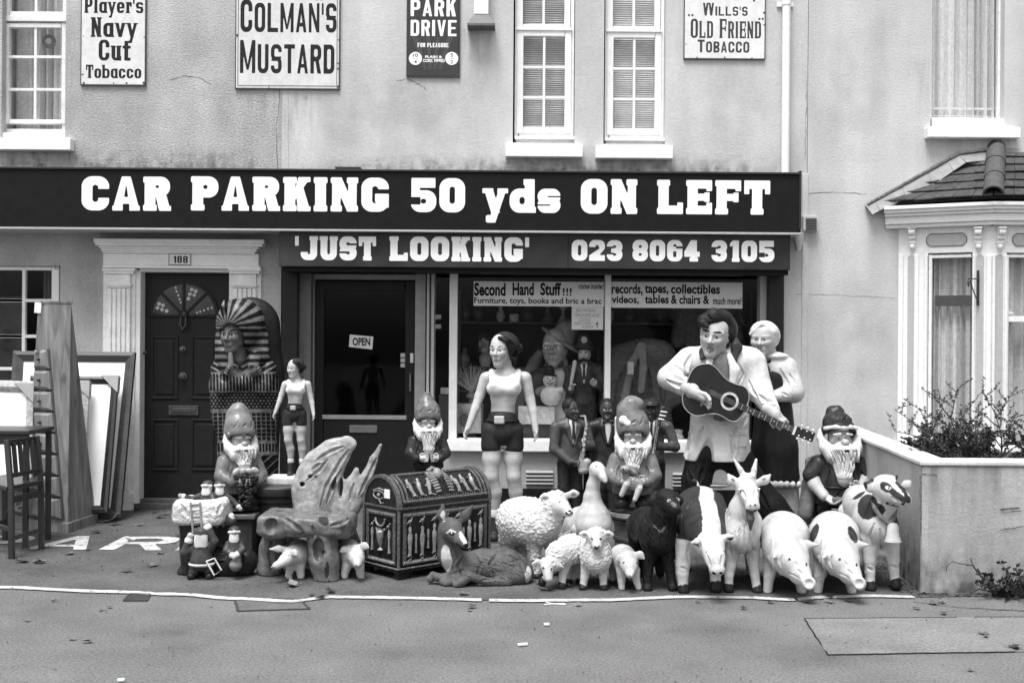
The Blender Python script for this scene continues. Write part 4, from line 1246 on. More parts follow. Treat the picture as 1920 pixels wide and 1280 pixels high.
def tiles(P0, P1, Q0, Q1, rows, w):
    """P0-P1 eave, Q0-Q1 top; a row of single tiles per course"""
    n = (P1-P0).cross(Q0-P0).normalized()
    if n.z < 0: n = -n
    for r_ in range(rows):
        v0 = r_/rows; v1 = min(1.0,(r_+1.25)/rows)
        a0 = P0.lerp(Q0,v0); b0 = P1.lerp(Q1,v0); a1 = P0.lerp(Q0,v1); b1 = P1.lerp(Q1,v1)
        k = max(1, round((b0-a0).length/w))
        for i in range(k):
            u0, u1 = (i+.015)/k, (i+.985)/k
            lift = .032+rl.uniform(-.004,.006); th = .014
            p0, p1, p2, p3 = a0.lerp(b0,u0), a0.lerp(b0,u1), a1.lerp(b1,u1), a1.lerp(b1,u0)
            vs = [p0+n*lift,p1+n*(lift+rl.uniform(-.003,.003)),p2+n*.012,p3+n*.012]
            q_ = MB(); q_.add(vs+[x-n*th for x in vs],[(0,1,2,3),(7,6,5,4),(0,4,5,1),(1,5,6,2),(2,6,7,3),(3,7,4,0)]); q_.build('roof_tile', m_tile, ro_)
tiles(E0,E1,T_-Vector((.02,0,0)),T_,6,.165)
tiles(E1,E2,T_,T2,6,.165)
hv = T_-E1
for k in range(3):
    a_ = E1.lerp(T_,.02+k*.33); b_ = E1.lerp(T_,.02+k*.33+.36); up = Vector((0,0,1)); sx = (b_-a_).cross(up).normalized(); un = sx.cross((b_-a_).normalized())
    rings = []
    for c_, s_ in ((a_,.085),(b_,.078)):
        rings.append([c_+sx*math.cos(x*.3142)*s_+un*(math.sin(x*.3142)*s_+.02) for x in range(11)]+[c_+sx*math.cos(x*.3142)*(s_-.014)+un*(math.sin(x*.3142)*(s_-.014)+.02) for x in range(10,-1,-1)])
    q = MB(); q.loft(rings); q.build('ridge_tile', m_tile2, ro_, smooth=True, angle=30)
# flashing along the wall, uneven
q = MB(); pts = [(1622,384),(1640,374),(1690,346),(1740,318),(1775,298),(1795,288),(1850,282),(1960,280)]
low = [(1636,402),(1650,394),(1700,372),(1748,348),(1788,320),(1812,304),(1856,300),(1960,298)]
for i in range(len(pts)-1):
    q.quad(at(*low[i],-.10), at(*low[i+1],-.09), at(*pts[i+1],-.02), at(*pts[i],-.02))
    q.quad(at(*pts[i],-.02), at(*pts[i+1],-.02), at(pts[i+1][0],pts[i+1][1]-3,0), at(pts[i][0],pts[i][1]-3,0))
fl_ = q.build('flashing', m_lead, ro_)
sm = fl_.modifiers.new('solid','SOLIDIFY'); sm.thickness = .012
q = MB()
for i in range(len(pts)-2): q.bar(at(pts[i][0]+4,pts[i][1]-1,-.03), at(pts[i+1][0]+4,pts[i+1][1]-1+rl.uniform(-2,2),-.03), .035, .02+.008*rl.random())
q.build('mortar_fillet', mat('mortar',.16,.95,.35,40,.6,60), ro_, bevel=.006)
# hanging-basket bracket on the bay post
t = thing('wall_bracket', 'black wrought iron scroll bracket fixed to the white bay post', 'bracket', at(1833,575,-.3))
Q = lambda x, y_, o=.03: F1.pt(F1.s_of(x), F1.z_of(x, y_), o)
p = MB(); F1.pbox(p,1831,1836,507,573,.018,.030); p.build('back_bar', MATS['black_iron'], t, bevel=.003)
out = F1.n
c0 = F1.pt(F1.s_of(1834), F1.z_of(1834,523), .03); c1 = F1.pt(F1.s_of(1834), F1.z_of(1834,563), .03)
dirx = Vector((-.62,-.78,0)); L_ = .27
tip = c0+dirx*L_
p = MB(); p.tube([c0, c0+dirx*.14+Vector((0,0,-.006)), tip+Vector((0,0,-.012))], .006, 8); p.build('arm', MATS['black_iron'], t, smooth=True)
p = MB(); p.tube([tip+Vector((0,0,-.02)), tip+dirx*.02+Vector((0,0,-.06)), tip+dirx*-.01+Vector((0,0,-.075)), tip+dirx*-.015+Vector((0,0,-.04)), tip-dirx*.05+Vector((0,0,-.03)), c1+dirx*.10+Vector((0,0,.05)), c1+dirx*.03+Vector((0,0,.0)), c1], [.005]*8, 8); p.build('scroll_brace', MATS['black_iron'], t, smooth=True)

# ================================================================ garden wall with shrub
m_gwall = mat('garden_wall_render', .40, .92, .08, 60, .3, 70, .2, var2=.16, scale2=1.8, streak=.10)
gw = thing('garden_wall', 'low rendered garden wall with pale coping in front of the bay window', 'wall', (3.0,-2.5,0))
f0 = gnd(1727,1112); f0.x = at(1727,990,f0.y).x
zt = .765
PL = [Vector((f0.x,f0.y,0)), Vector((9,f0.y+.05,0)), Vector((9,f0.y+.25,0)), Vector((f0.x+.19,f0.y+.20,0)), Vector((2.96,-.0,0)), Vector((2.77,-.0,0))]
def slab(poly, z0, z1):
    n = len(poly); mb = MB()
    mb.add([Vector((p.x,p.y,z0)) for p in poly]+[Vector((p.x,p.y,z1)) for p in poly], [tuple(range(n))[::-1], tuple(range(n,2*n))]+[(i,(i+1)%n,n+(i+1)%n,n+i) for i in range(n)])
    return mb
for nm, poly in (('front_wall',[PL[0],PL[1],PL[2],PL[3]]),('side_wall',[PL[0]+Vector((0,.003,0)),PL[3],PL[4],PL[5]])):
    slab(poly,-.05,zt-.002).build(nm, m_gwall, gw, bevel=.012)
def ngon_off(p, dx, dy): return Vector((p.x+dx,p.y+dy,0))
slab([ngon_off(PL[0],-.012,-.012),ngon_off(PL[1],0,-.012),ngon_off(PL[2],0,.012),ngon_off(PL[3],.012,.012),ngon_off(PL[4],.01,0),ngon_off(PL[5],-.012,0)],zt,zt+.028).build('coping', mat('coping_render',.52,.9,.12,40,.3,60,.2,var2=.15,scale2=3), gw, bevel=.008)
p = MB(); p.box(f0.x+.012-.05,f0.x+.03,f0.y-.004,f0.y+.01,.0,zt-.02)
yq = f0.y-.0135
def fcr(pts, w=.006):
    g = MB(); P = []
    for i in range(len(pts)-1):
        for k in range(6):
            t_ = k/6; P.append((pts[i][0]+(pts[i+1][0]-pts[i][0])*t_+rl.uniform(-1,1), pts[i][1]+(pts[i+1][1]-pts[i][1])*t_+rl.uniform(-1,1)))
    P.append(pts[-1])
    for i in range(len(P)-1):
        a, b = at(*P[i],f0.y-.003), at(*P[i+1],f0.y-.003); n = Vector((-(b-a).z,0,(b-a).x)).normalized()*w*.5*rl.uniform(.4,1.1); g.quad(a-n,b-n,b+n,a+n)
    return g.build('crack', m_crack, gw)
fcr([(1726,890),(1725,925),(1727,960),(1726,1000)], .009); fcr([(1875,955),(1895,953),(1912,952)], .012); fcr([(1878,962),(1915,957)], .006); fcr([(1876,993),(1900,990),(1920,986)], .007)
fcr([(1728,888),(1745,889),(1757,890)], .006)
p = slab([PL[3]+Vector((-.01,-.01,0)),PL[2]+Vector((0,-.01,0)),Vector((9,.0,0)),PL[4]+Vector((-.01,0,0))],.0,.60)
p.build('soil', mat('soil',.03,.95,.4,40,.8,60), gw)

Fw = lambda x, y_: at(x, y_, f0.y-.0035)
film(gw, [Fw(1727,905),Fw(1990,905),Fw(1990,1112),Fw(1727,1112)], m_grime, lambda u_, v_: v_**3)
film(gw, [Fw(1727,872),Fw(1990,872),Fw(1990,1000),Fw(1727,1000)], m_run, lambda u_, v_: (1-v_)**1.2)
film(gw, [Fw(1740,890),Fw(1990,890),Fw(1990,1090),Fw(1740,1090)], m_damp, lambda u_, v_: math.sin(math.pi*v_))
sdn = (PL[5]-PL[0]).normalized(); sn_ = Vector((sdn.y,-sdn.x,0)); sn_ = sn_ if sn_.x < 0 else -sn_
So = [PL[0]+sn_*.003, PL[5]+sn_*.003]
film(gw, [So[0]+Vector((0,0,.55)),So[1]+Vector((0,0,.55)),So[1]+Vector((0,0,.0)),So[0]+Vector((0,0,.0))], m_grime, lambda u_, v_: v_**1.5)
film(gw, [So[0]+Vector((0,0,zt)),So[1]+Vector((0,0,zt)),So[1]+Vector((0,0,.3)),So[0]+Vector((0,0,.3))], m_damp, lambda u_, v_: 1-v_)

# shrub: branching stems with small leaves
def leafm(p, d, L, w, rr):
    d = d.normalized(); s_ = d.cross(Vector((rr.uniform(-1,1),rr.uniform(-1,1),rr.uniform(-.3,1)))).normalized()
    return [p, p+d*L*.5+s_*w, p+d*L, p+d*L*.5-s_*w]
sh = thing('garden_shrub', 'dark twiggy evergreen shrub growing behind the low garden wall', 'shrub', (3.4,-1.9,.6))
rs = random.Random(21)
st_, lf_ = MB(), MB()
def grow(p, d, L, r_, depth, leafy=1.0):
    n = 6; pts = [p]; q = p.copy(); dd = d.copy()
    for k in range(n):
        dd = (dd+Vector((rs.uniform(-.18,.18),rs.uniform(-.18,.18),rs.uniform(-.13,.10)))).normalized(); q = q+dd*L/n; pts.append(q.copy())
        if depth < 2 and k >= 1:
            for _ in range(2 if depth == 0 else 1):
                if rs.random() < .85: grow(q.copy(), (dd*.6+Vector((rs.uniform(-1,1),rs.uniform(-.8,.8),rs.uniform(-.25,.7)))).normalized(), L*rs.uniform(.35,.6), r_*.55, depth+1, leafy)
        m_ = int((5, 8, 8)[depth]*leafy)
        for _ in range(m_ if (depth or k > 2) else 1):
            v_ = Vector((rs.uniform(-1,1),rs.uniform(-1,1),rs.uniform(-.3,1)))
            lf_.add(leafm(q-dd*rs.uniform(0,L/n), v_, rs.uniform(.010,.024), rs.uniform(.004,.007), rs), [(0,1,2,3)])
    st_.tube(pts, [r_*(1-.7*i/n) for i in range(n+1)], 4)
for i in range(84):
    x = rs.uniform(2.8,5.4); y_ = -2.55+rs.random()*1.1
    if x < 3.05: y_ = -2.4+rs.random()*.7
    d = Vector((rs.uniform(-.9,.7),rs.uniform(-.6,.5),rs.uniform(.25,1.0))).normalized()
    grow(Vector((x,y_,.58)), d, rs.uniform(.14,.27), .007, 0)
for (x, y_, d, L) in ((3.1,-2.3,(-.95,-.15,.60),.62),(3.15,-2.3,(-.45,0,.9),.56),(3.3,-2.2,(.1,-.1,1),.50),(3.5,-2.3,(.6,-.1,.8),.52),(3.2,-2.4,(-1.0,-.1,.25),.45),(3.9,-2.2,(.5,0,.8),.52),(3.7,-2.3,(-.4,0,.9),.52),(4.1,-2.3,(-.1,0,1),.50)):
    grow(Vector((x,y_,.58)), Vector(d).normalized(), L*.85, .009, 0, .45)
st_.build('stems', mat('twig',.05,.85,.3,40), sh)
lf_.build('foliage', mat('shrub_leaf',.055,.6,.45,30,spec=.3), sh)

def weed(name, label, px, py, tw, n, seed, leaf=.05, spread=.3, h=.3, cat='plant'):
    rr = random.Random(seed); b0 = gnd(px,py); t = thing(name, label, cat, b0); s_, l_ = MB(), MB()
    for i in range(n):
        d = Vector((rr.uniform(-1,1)*spread/h, rr.uniform(-.6,.3), rr.uniform(.2,1))).normalized(); p = b0+Vector((rr.uniform(-.02,.02)*tw,rr.uniform(-.02,.02),0)); pts = [p]
        for k in range(6):
            d = (d+Vector((rr.uniform(-.3,.3),rr.uniform(-.2,.2),-.06))).normalized(); p = p+d*h/6*rr.uniform(.6,1.1); p.z = max(p.z,.01); p.y = min(p.y, b0.y+.0); pts.append(p.copy())
            for _ in range(3):
                v_ = Vector((rr.uniform(-1,1),rr.uniform(-1,.3),rr.uniform(-.2,1))); l_.add(leafm(p,v_,leaf*rr.uniform(.5,1.1),leaf*.28,rr),[(0,1,2,3)])
        s_.tube(pts,[.004*(1-.6*i_/6) for i_ in range(7)],4)
    s_.build('stems', MATS['twig'], t); l_.build('foliage', mat('weed_leaf',.025,.7,.5,40), t)
weed('weed_clump', 'dark leafy weed clump at the foot of the garden wall, right edge', 1893, 1118, 6, 26, 5, .045, .35, .26)
# bare creeping twig against the wall front
t = thing('bare_twig', 'bare twig leaning on the front of the garden wall', 'plant', gnd(1862,1115))
p = MB(); yy = f0.y-.03
T1 = [at(x,y_,yy) for x,y_ in ((1862,1112),(1850,1092),(1835,1075),(1824,1058),(1812,1060))]; T1b = [at(x,y_,yy) for x,y_ in ((1824,1060),(1800,1056),(1785,1052),(1776,1060),(1774,1070))]; T1c = [at(x,y_,yy) for x,y_ in ((1833,1074),(1824,1060),(1820,1045))]
p.tube(T1,[.007,.006,.006,.004,.003],5); p.tube(T1b,.003,5); p.tube(T1c,.003,5); p.tube([at(1820,1110,yy),at(1836,1103,yy),at(1856,1108,yy),at(1866,1116,yy)],.005,5)
p.build('stem', MATS['twig'], t)
# ================================================================ sculpting: smooth solids grown from tapered limbs
class Prim:
    __slots__ = ('t','a','b','ra','rb','sy','rot','k','m','op')

def _eval(p, X, Y, Z):
    if p.t == 'cone':
        sy = p.sy; ax, ay, az = p.a[0], p.a[1]/sy, p.a[2]; bx, by, bz = p.b[0], p.b[1]/sy, p.b[2]
        ex, ey, ez = bx-ax, by-ay, bz-az; L = ex*ex+ey*ey+ez*ez+1e-12
        wx, wy, wz = X-ax, Y/sy-ay, Z-az
        t = np.clip((wx*ex+wy*ey+wz*ez)/L, 0, 1)
        d = np.sqrt((wx-ex*t)**2+(wy-ey*t)**2+(wz-ez*t)**2)-(p.ra+(p.rb-p.ra)*t)
        return d*min(1.0, sy)
    r = p.rot
    wx, wy, wz = X-p.a[0], Y-p.a[1], Z-p.a[2]
    if r is not None:
        wx, wy, wz = (r[0][0]*wx+r[1][0]*wy+r[2][0]*wz, r[0][1]*wx+r[1][1]*wy+r[2][1]*wz, r[0][2]*wx+r[1][2]*wy+r[2][2]*wz)
    if p.t == 'ell':
        a, b, c = p.b
        k0 = np.sqrt((wx/a)**2+(wy/b)**2+(wz/c)**2); k1 = np.sqrt((wx/(a*a))**2+(wy/(b*b))**2+(wz/(c*c))**2)
        return k0*(k0-1.0)/np.maximum(k1, 1e-9)
    hx, hy, hz = p.b; rr = p.ra
    qx, qy, qz = np.abs(wx)-hx+rr, np.abs(wy)-hy+rr, np.abs(wz)-hz+rr
    return np.sqrt(np.maximum(qx,0)**2+np.maximum(qy,0)**2+np.maximum(qz,0)**2)+np.minimum(np.maximum(qx,np.maximum(qy,qz)),0)-rr

def _bbox(p):
    if p.t == 'cone':
        r = max(p.ra, p.rb); ry = r*max(1, p.sy)
        lo = np.minimum(p.a, p.b)-np.array((r, ry, r)); hi = np.maximum(p.a, p.b)+np.array((r, ry, r))
        return lo, hi
    e = np.array(p.b)
    if p.rot is not None: e = np.abs(np.array(p.rot)) @ e
    return p.a-e, p.a+e

def nets(F, org, h):
    nx, ny, nz = F.shape
    ins = F < 0
    c = [(i,j,k) for i in (0,1) for j in (0,1) for k in (0,1)]
    cnt = np.zeros((nx-1,ny-1,nz-1), np.int8)
    for i,j,k in c: cnt += ins[i:nx-1+i, j:ny-1+j, k:nz-1+k]
    act = (cnt > 0) & (cnt < 8)
    I, J, K = np.nonzero(act)
    n = len(I)
    idx = np.full(act.shape, -1, np.int64); idx[I,J,K] = np.arange(n)
    V = {q: F[I+q[0], J+q[1], K+q[2]] for q in c}
    S_ = np.zeros((n,3)); W = np.zeros(n)
    for q in c:
        for ax in range(3):
            if q[ax] == 0:
                r = list(q); r[ax] = 1; r = tuple(r)
                a, b = V[q], V[r]; m = (a < 0) != (b < 0)
                t = np.where(m, a/np.where(m, a-b, 1), 0)
                P = np.array(q, float)[None].repeat(n,0); P[:,ax] += t
                S_ += np.where(m[:,None], P, 0); W += m
    pts = (np.stack([I,J,K],1)+S_/W[:,None])*h+org
    faces = []
    for ax in range(3):
        a1, a2 = [(1,2),(2,0),(0,1)][ax]
        sl0 = [slice(1,-1)]*3; sl0[ax] = slice(0,F.shape[ax]-1)
        sl1 = [slice(1,-1)]*3; sl1[ax] = slice(1,F.shape[ax])
        A, B = ins[tuple(sl0)], ins[tuple(sl1)]
        e = np.nonzero(A != B)
        pos = [e[0].copy(), e[1].copy(), e[2].copy()]
        for q in (a1, a2): pos[q] = pos[q]+1
        fl = A[e]
        def cell(d1, d2):
            p = [pos[0], pos[1], pos[2]]
            p[a1] = p[a1]-d1; p[a2] = p[a2]-d2
            return idx[p[0],p[1],p[2]]
        q = np.stack([cell(1,1), cell(0,1), cell(0,0), cell(1,0)], 1)
        q[~fl] = q[~fl][:, ::-1]
        faces.append(q)
    return pts, np.concatenate(faces)

FM = {}      # paints of the statues: grey value, roughness, relief, fleck
def fm(key, v, rough=.45, var=.08, scale=20, bump=.06, bscale=60, spec=.4, **k):
    FM[key] = (v, rough, min(1.0, bump*2), min(1.0, var*2))
def paint_material():
    m = bpy.data.materials.new('statue_paint'); m.use_nodes = True
    nt = m.node_tree; p = nt.nodes['Principled BSDF']; L = nt.links.new
    at_ = nt.nodes.new('ShaderNodeAttribute'); at_.attribute_name = 'paint'
    sp = nt.nodes.new('ShaderNodeSeparateColor'); L(at_.outputs['Color'], sp.inputs['Color'])
    tc = nt.nodes.new('ShaderNodeTexCoord')
    n1 = nt.nodes.new('ShaderNodeTexNoise'); n1.inputs['Scale'].default_value = 22; n1.inputs['Detail'].default_value = 6; L(tc.outputs['Object'], n1.inputs['Vector'])
    n2 = nt.nodes.new('ShaderNodeTexNoise'); n2.inputs['Scale'].default_value = 75; n2.inputs['Detail'].default_value = 3; L(tc.outputs['Object'], n2.inputs['Vector'])
    def mth(op, a, b):
        k = nt.nodes.new('ShaderNodeMath'); k.operation = op
        for i, q in enumerate((a, b)):
            if isinstance(q, (int, float)): k.inputs[i].default_value = q
            else: L(q, k.inputs[i])
        return k.outputs[0]
    n3 = nt.nodes.new('ShaderNodeTexNoise'); n3.inputs['Scale'].default_value = 5.5; n3.inputs['Detail'].default_value = 8; n3.inputs['Roughness'].default_value = .65; L(tc.outputs['Object'], n3.inputs['Vector'])
    gr = nt.nodes.new('ShaderNodeMapRange'); gr.inputs['From Min'].default_value = .38; gr.inputs['From Max'].default_value = .56; gr.inputs['To Min'].default_value = .78; gr.inputs['To Max'].default_value = 1.04; L(n3.outputs['Fac'], gr.inputs['Value'])
    fl = mth('MULTIPLY', mth('SUBTRACT', n1.outputs['Fac'], .5), mth('MULTIPLY', at_.outputs['Alpha'], 1.6))
    L(mth('MULTIPLY', mth('MULTIPLY', sp.outputs[0], gr.outputs[0]), mth('ADD', 1.0, fl)), p.inputs['Base Color'])
    L(mth('ADD', sp.outputs[1], mth('MULTIPLY', fl, .4)), p.inputs['Roughness'])
    L(mth('MULTIPLY', mth('POWER', sp.outputs[0], .35), .45), p.inputs['Specular IOR Level'])
    b = nt.nodes.new('ShaderNodeBump'); b.inputs['Distance'].default_value = .008; L(sp.outputs[2], b.inputs['Strength']); L(n2.outputs['Fac'], b.inputs['Height']); L(b.outputs['Normal'], p.inputs['Normal'])
    return m
M_PAINT = paint_material()
def pmat(key):
    v, r_, b_, f_ = FM[key]
    return mat('paint_'+key, v, r_, f_*.5, 20, b_*.5, 60, .45*v**.35)

class S:
    """one sculpted part. Without org: coordinates are photo pixels (x, y, depth) at depth plane y0.
    With org=(px,py): unit frame (right, up, depth) scaled by sc pixels and turned by yaw."""
    def __init__(s, y0, vox=.006, org=None, sc=1.0, yaw=0.0, k=3.0, like=None):
        s.y0, s.vox = y0, vox; s.mp = mpp(y0); s.org = None; s.pr = []; s.dk = k; s.pf = None; s.wool = None; s.dots = []; s.cre = []; s.off = (0, 0, 1.0)
        s.unit = s.mp
        if org is not None:
            s.org = at(org[0], org[1], y0); s.unit = sc*s.mp; s.R = rotz(yaw); s.dk = k
    def P(s, a, b, c=0.0):
        if s.org is None:
            ox, oy, f = s.off
            y = s.y0+c*f*s.mp
            return at(ox+a*f, oy+b*f, y)
        return s.org + s.R @ Vector((a, c, b))*s.unit
    @property
    def f(s): return s.off[2]
    def _add(s, p, m, k, op):
        p.k = (s.dk if k is None else k)*s.unit*s.f; p.m = m; p.op = op; s.pr.append(p); return s
    def c(s, p, q, m='skin', k=None, sy=1.0, op='add'):
        o = Prim(); o.t = 'cone'; o.a = np.array(s.P(*p[:3])); o.b = np.array(s.P(*q[:3])); u = s.unit*s.f
        o.ra, o.rb, o.sy, o.rot = p[3]*u, q[3]*u, sy, None
        return s._add(o, m, k, op)
    def ch(s, pts, m='skin', k=None, sy=1.0, op='add'):
        kk = s.dk if k is None else k
        for i in range(len(pts)-1): s.c(pts[i], pts[i+1], m, kk if i == 0 else min(kk, .35*pts[i][3]), sy, op)
        return s
    def e(s, p, r, m='skin', k=None, rot=None, op='add'):
        o = Prim(); o.t = 'ell'; o.a = np.array(s.P(*p)); u = s.unit*s.f
        if isinstance(r, (int, float)): r = (r, r, r)
        o.b = tuple(q*u for q in r)
        o.rot = None
        rr = s.R if s.org is not None else None
        if rot is not None: rr = rot if rr is None else rr @ rot
        if rr is not None: o.rot = [list(x) for x in rr]
        return s._add(o, m, k, op)
    def b(s, p, h, rad=1.0, m='skin', k=None, rot=None, op='add'):
        o = Prim(); o.t = 'box'; o.a = np.array(s.P(*p)); u = s.unit*s.f; o.b = tuple(q*u for q in h); o.ra = rad*u
        rr = s.R if s.org is not None else None
        if rot is not None: rr = rot if rr is None else rr @ rot
        o.rot = None if rr is None else [list(x) for x in rr]
        return s._add(o, m, k, op)
    def px(s, a, b, c=0.0):
        q = s.P(a, b, c); d = q.y+DCAM; u, v = q.x*FPX/d, (HCAM-q.z)*FPX/d
        return (u*CT-v*ST+960, u*ST+v*CT+640)
    def _pp(s, x, y):
        if s.org is None: return (s.off[0]+x*s.f, s.off[1]+y*s.f)
        return (x, y)
    def dot(s, x, y, rx, ry=None, m='pupil', ang=0, tol=.06):
        X, Y = s._pp(x, y); s.dots.append(('dot', (X, Y, rx*s.f, (ry or rx)*s.f, ang), m, tol)); return s
    def line(s, P_, r, m='pupil', tol=.06):
        s.dots.append(('line', ([s._pp(*q) for q in P_], r*s.f), m, tol)); return s
    def crease(s, P_, r, dep):
        s.cre.append(([s._pp(*q) for q in P_], r*s.f, dep*s.mp*s.f)); return s
    def fur(s, x0, x1, y0, y1, n, L, ang, r=2.0, dep=1.6, seed=1):
        q = random.Random(seed)
        for _ in range(n):
            x, y = q.uniform(x0, x1), q.uniform(y0, y1); a = R(ang+q.uniform(-22, 22)); l = L*q.uniform(.6, 1.3)
            s.crease([(x, y), (x+math.cos(a)*l*.5+q.uniform(-1, 1), y+math.sin(a)*l*.5), (x+math.cos(a)*l, y+math.sin(a)*l)], r, dep)
        return s
    def build(s, name, parent, smooth=1, mats=None):
        add = [p for p in s.pr if p.op == 'add']; h = s.vox
        bb = [_bbox(p) for p in add]
        lo = np.min([b[0] for b in bb], 0)-3*h; hi = np.max([b[1] for b in bb], 0)+3*h
        n = np.ceil((hi-lo)/h).astype(int)+2
        F = np.full(tuple(n), 0.5, np.float32)
        gx, gy, gz = [lo[i]+h*np.arange(n[i]) for i in range(3)]
        for p in s.pr:
            if p.op == 'paint': continue
            b0, b1 = _bbox(p); pad = p.k+2.5*h
            i0 = np.maximum(((b0-pad-lo)/h).astype(int), 0); i1 = np.minimum(((b1+pad-lo)/h).astype(int)+2, n)
            if np.any(i1 <= i0): continue
            X = gx[i0[0]:i1[0]][:,None,None]; Y = gy[i0[1]:i1[1]][None,:,None]; Z = gz[i0[2]:i1[2]][None,None,:]
            d = _eval(p, X, Y, Z).astype(np.float32)
            sl = tuple(slice(i0[q], i1[q]) for q in range(3))
            cur = F[sl]; k = max(p.k, 1e-5)
            if p.op == 'add':
                hh = np.maximum(k-np.abs(cur-d), 0)/k; F[sl] = np.minimum(cur, d)-hh*hh*k*.25
            else:
                hh = np.maximum(k-np.abs(cur+d), 0)/k; F[sl] = np.maximum(cur, -d)+hh*hh*k*.25
        pts, fc = nets(F, lo, h)
        # materials: nearest limb wins, paint overrides
        keys = []; 
        for p in s.pr:
            if p.m not in keys: keys.append(p.m)
        best = np.full(len(pts), 9.0); mi = np.zeros(len(pts), int)
        for p in add:
            d = _eval(p, pts[:,0], pts[:,1], pts[:,2]); w = d < best
            best[w] = d[w]; mi[w] = keys.index(p.m)
        for p in s.pr:
            if p.op == 'paint':
                d = _eval(p, pts[:,0], pts[:,1], pts[:,2]); mi[d < 0] = keys.index(p.m)
        if s.pf is not None:
            mi = s.pf(pts, mi, keys)
        # brush marks seen from the street: touch only the near surface
        if s.dots:
            d_ = pts[:,1]+DCAM; uu = pts[:,0]*FPX/d_; vv = (HCAM-pts[:,2])*FPX/d_
            px = uu*CT-vv*ST+960; py = uu*ST+vv*CT+640
            for kind, a, m, tol in s.dots:
                if m not in keys: keys.append(m)
                if kind == 'dot':
                    x, y, rx, ry, ang = a; ca, sa = math.cos(R(ang)), math.sin(R(ang))
                    dx, dy = px-x, py-y; e_ = ((dx*ca+dy*sa)/rx)**2+((-dx*sa+dy*ca)/ry)**2; sel = e_ < 1
                else:
                    P_, r_ = a; sel = np.zeros(len(pts), bool)
                    for i in range(len(P_)-1):
                        ax, ay = P_[i]; bx, by = P_[i+1]; L2 = (bx-ax)**2+(by-ay)**2+1e-9
                        t_ = np.clip(((px-ax)*(bx-ax)+(py-ay)*(by-ay))/L2,0,1); sel |= np.hypot(px-ax-(bx-ax)*t_, py-ay-(by-ay)*t_) < r_
                if sel.any():
                    near = pts[sel,1].min(); sel &= pts[:,1] < near+tol
                    mi[sel] = keys.index(m)
        if smooth:
            for _ in range(smooth):
                acc = np.zeros_like(pts); ct = np.zeros(len(pts))
                for a, b in ((0,1),(1,2),(2,3),(3,0)):
                    np.add.at(acc, fc[:,a], pts[fc[:,b]]); np.add.at(ct, fc[:,a], 1)
                    np.add.at(acc, fc[:,b], pts[fc[:,a]]); np.add.at(ct, fc[:,b], 1)
                pts = pts*.5+acc/np.maximum(ct,1)[:,None]*.5
        if s.cre:
            nr = np.zeros_like(pts); q = pts[fc]; fn = np.cross(q[:,2]-q[:,0], q[:,3]-q[:,1])
            for a in range(4): np.add.at(nr, fc[:,a], fn)
            nr /= np.linalg.norm(nr, axis=1)[:,None]+1e-9
            d_ = pts[:,1]+DCAM; uu = pts[:,0]*FPX/d_; vv = (HCAM-pts[:,2])*FPX/d_
            px = uu*CT-vv*ST+960; py = uu*ST+vv*CT+640; dis = np.zeros(len(pts))
            for P_, r_, dep in s.cre:
                dm = np.full(len(pts), 1e9); n_ = len(P_)-1
                for i in range(n_):
                    ax, ay = P_[i]; bx, by = P_[i+1]; L2 = (bx-ax)**2+(by-ay)**2+1e-9
                    t_ = np.clip(((px-ax)*(bx-ax)+(py-ay)*(by-ay))/L2,0,1); T_g = (i+t_)/n_
                    w_ = r_*np.sqrt(np.maximum(.02, np.sin(np.pi*np.clip(T_g,.03,.97))))
                    dm = np.minimum(dm, np.hypot(px-ax-(bx-ax)*t_, py-ay-(by-ay)*t_)/w_)
                g_ = np.where(dm < 1, (1-dm**2)**2, 0); f_ = nr[:,1] < .2
                # valley with a soft ridge beside it
                dis -= np.where(f_, g_*dep, 0); dis += np.where(f_, np.exp(-((dm-1.35)/.45)**2)*dep*.35, 0)
            pts = pts+nr*dis[:,None]
        if s.wool:
            amp, sc, ks = s.wool
            nr = np.zeros_like(pts); q = pts[fc]; fn = np.cross(q[:,2]-q[:,0], q[:,3]-q[:,1])
            for a in range(4): np.add.at(nr, fc[:,a], fn)
            nr /= np.linalg.norm(nr, axis=1)[:,None]+1e-9
            x, y, z = (pts*sc).T
            w = np.zeros(len(pts))
            rr = np.random.RandomState(4)
            for o_ in range(10):
                v = rr.normal(size=3); v /= np.linalg.norm(v); f_ = rr.uniform(.7,1.9)
                w += np.sin((x*v[0]+y*v[1]+z*v[2])*f_+rr.uniform(0,6)+1.2*np.sin((x*v[1]+y*v[2]+z*v[0])*f_*.8))
            w = np.abs(w)/10.0
            sel = np.isin(mi, [keys.index(q_) for q_ in ks if q_ in keys])
            pts = pts+nr*(np.where(sel, (w-.25)*amp*2, 0))[:,None]
        bs = np.array(base_of(parent))
        me = bpy.data.meshes.new(name)
        me.vertices.add(len(pts)); me.vertices.foreach_set('co', (pts-bs).astype(np.float32).ravel())
        me.loops.add(fc.size); me.loops.foreach_set('vertex_index', fc.astype(np.int32).ravel())
        me.polygons.add(len(fc)); me.polygons.foreach_set('loop_start', np.arange(0, fc.size, 4, dtype=np.int32))
        me.update(calc_edges=True)
        me.materials.append(M_PAINT)
        tab = np.array([FM[q] for q in keys], np.float32)
        ca = me.attributes.new('paint', 'FLOAT_COLOR', 'POINT'); ca.data.foreach_set('color', tab[mi].ravel())
        me.polygons.foreach_set('use_smooth', np.ones(len(fc), bool))
        me.update()
        o = bpy.data.objects.new(name, me); COL.objects.link(o)
        if parent is not None: o.parent = parent
        return o

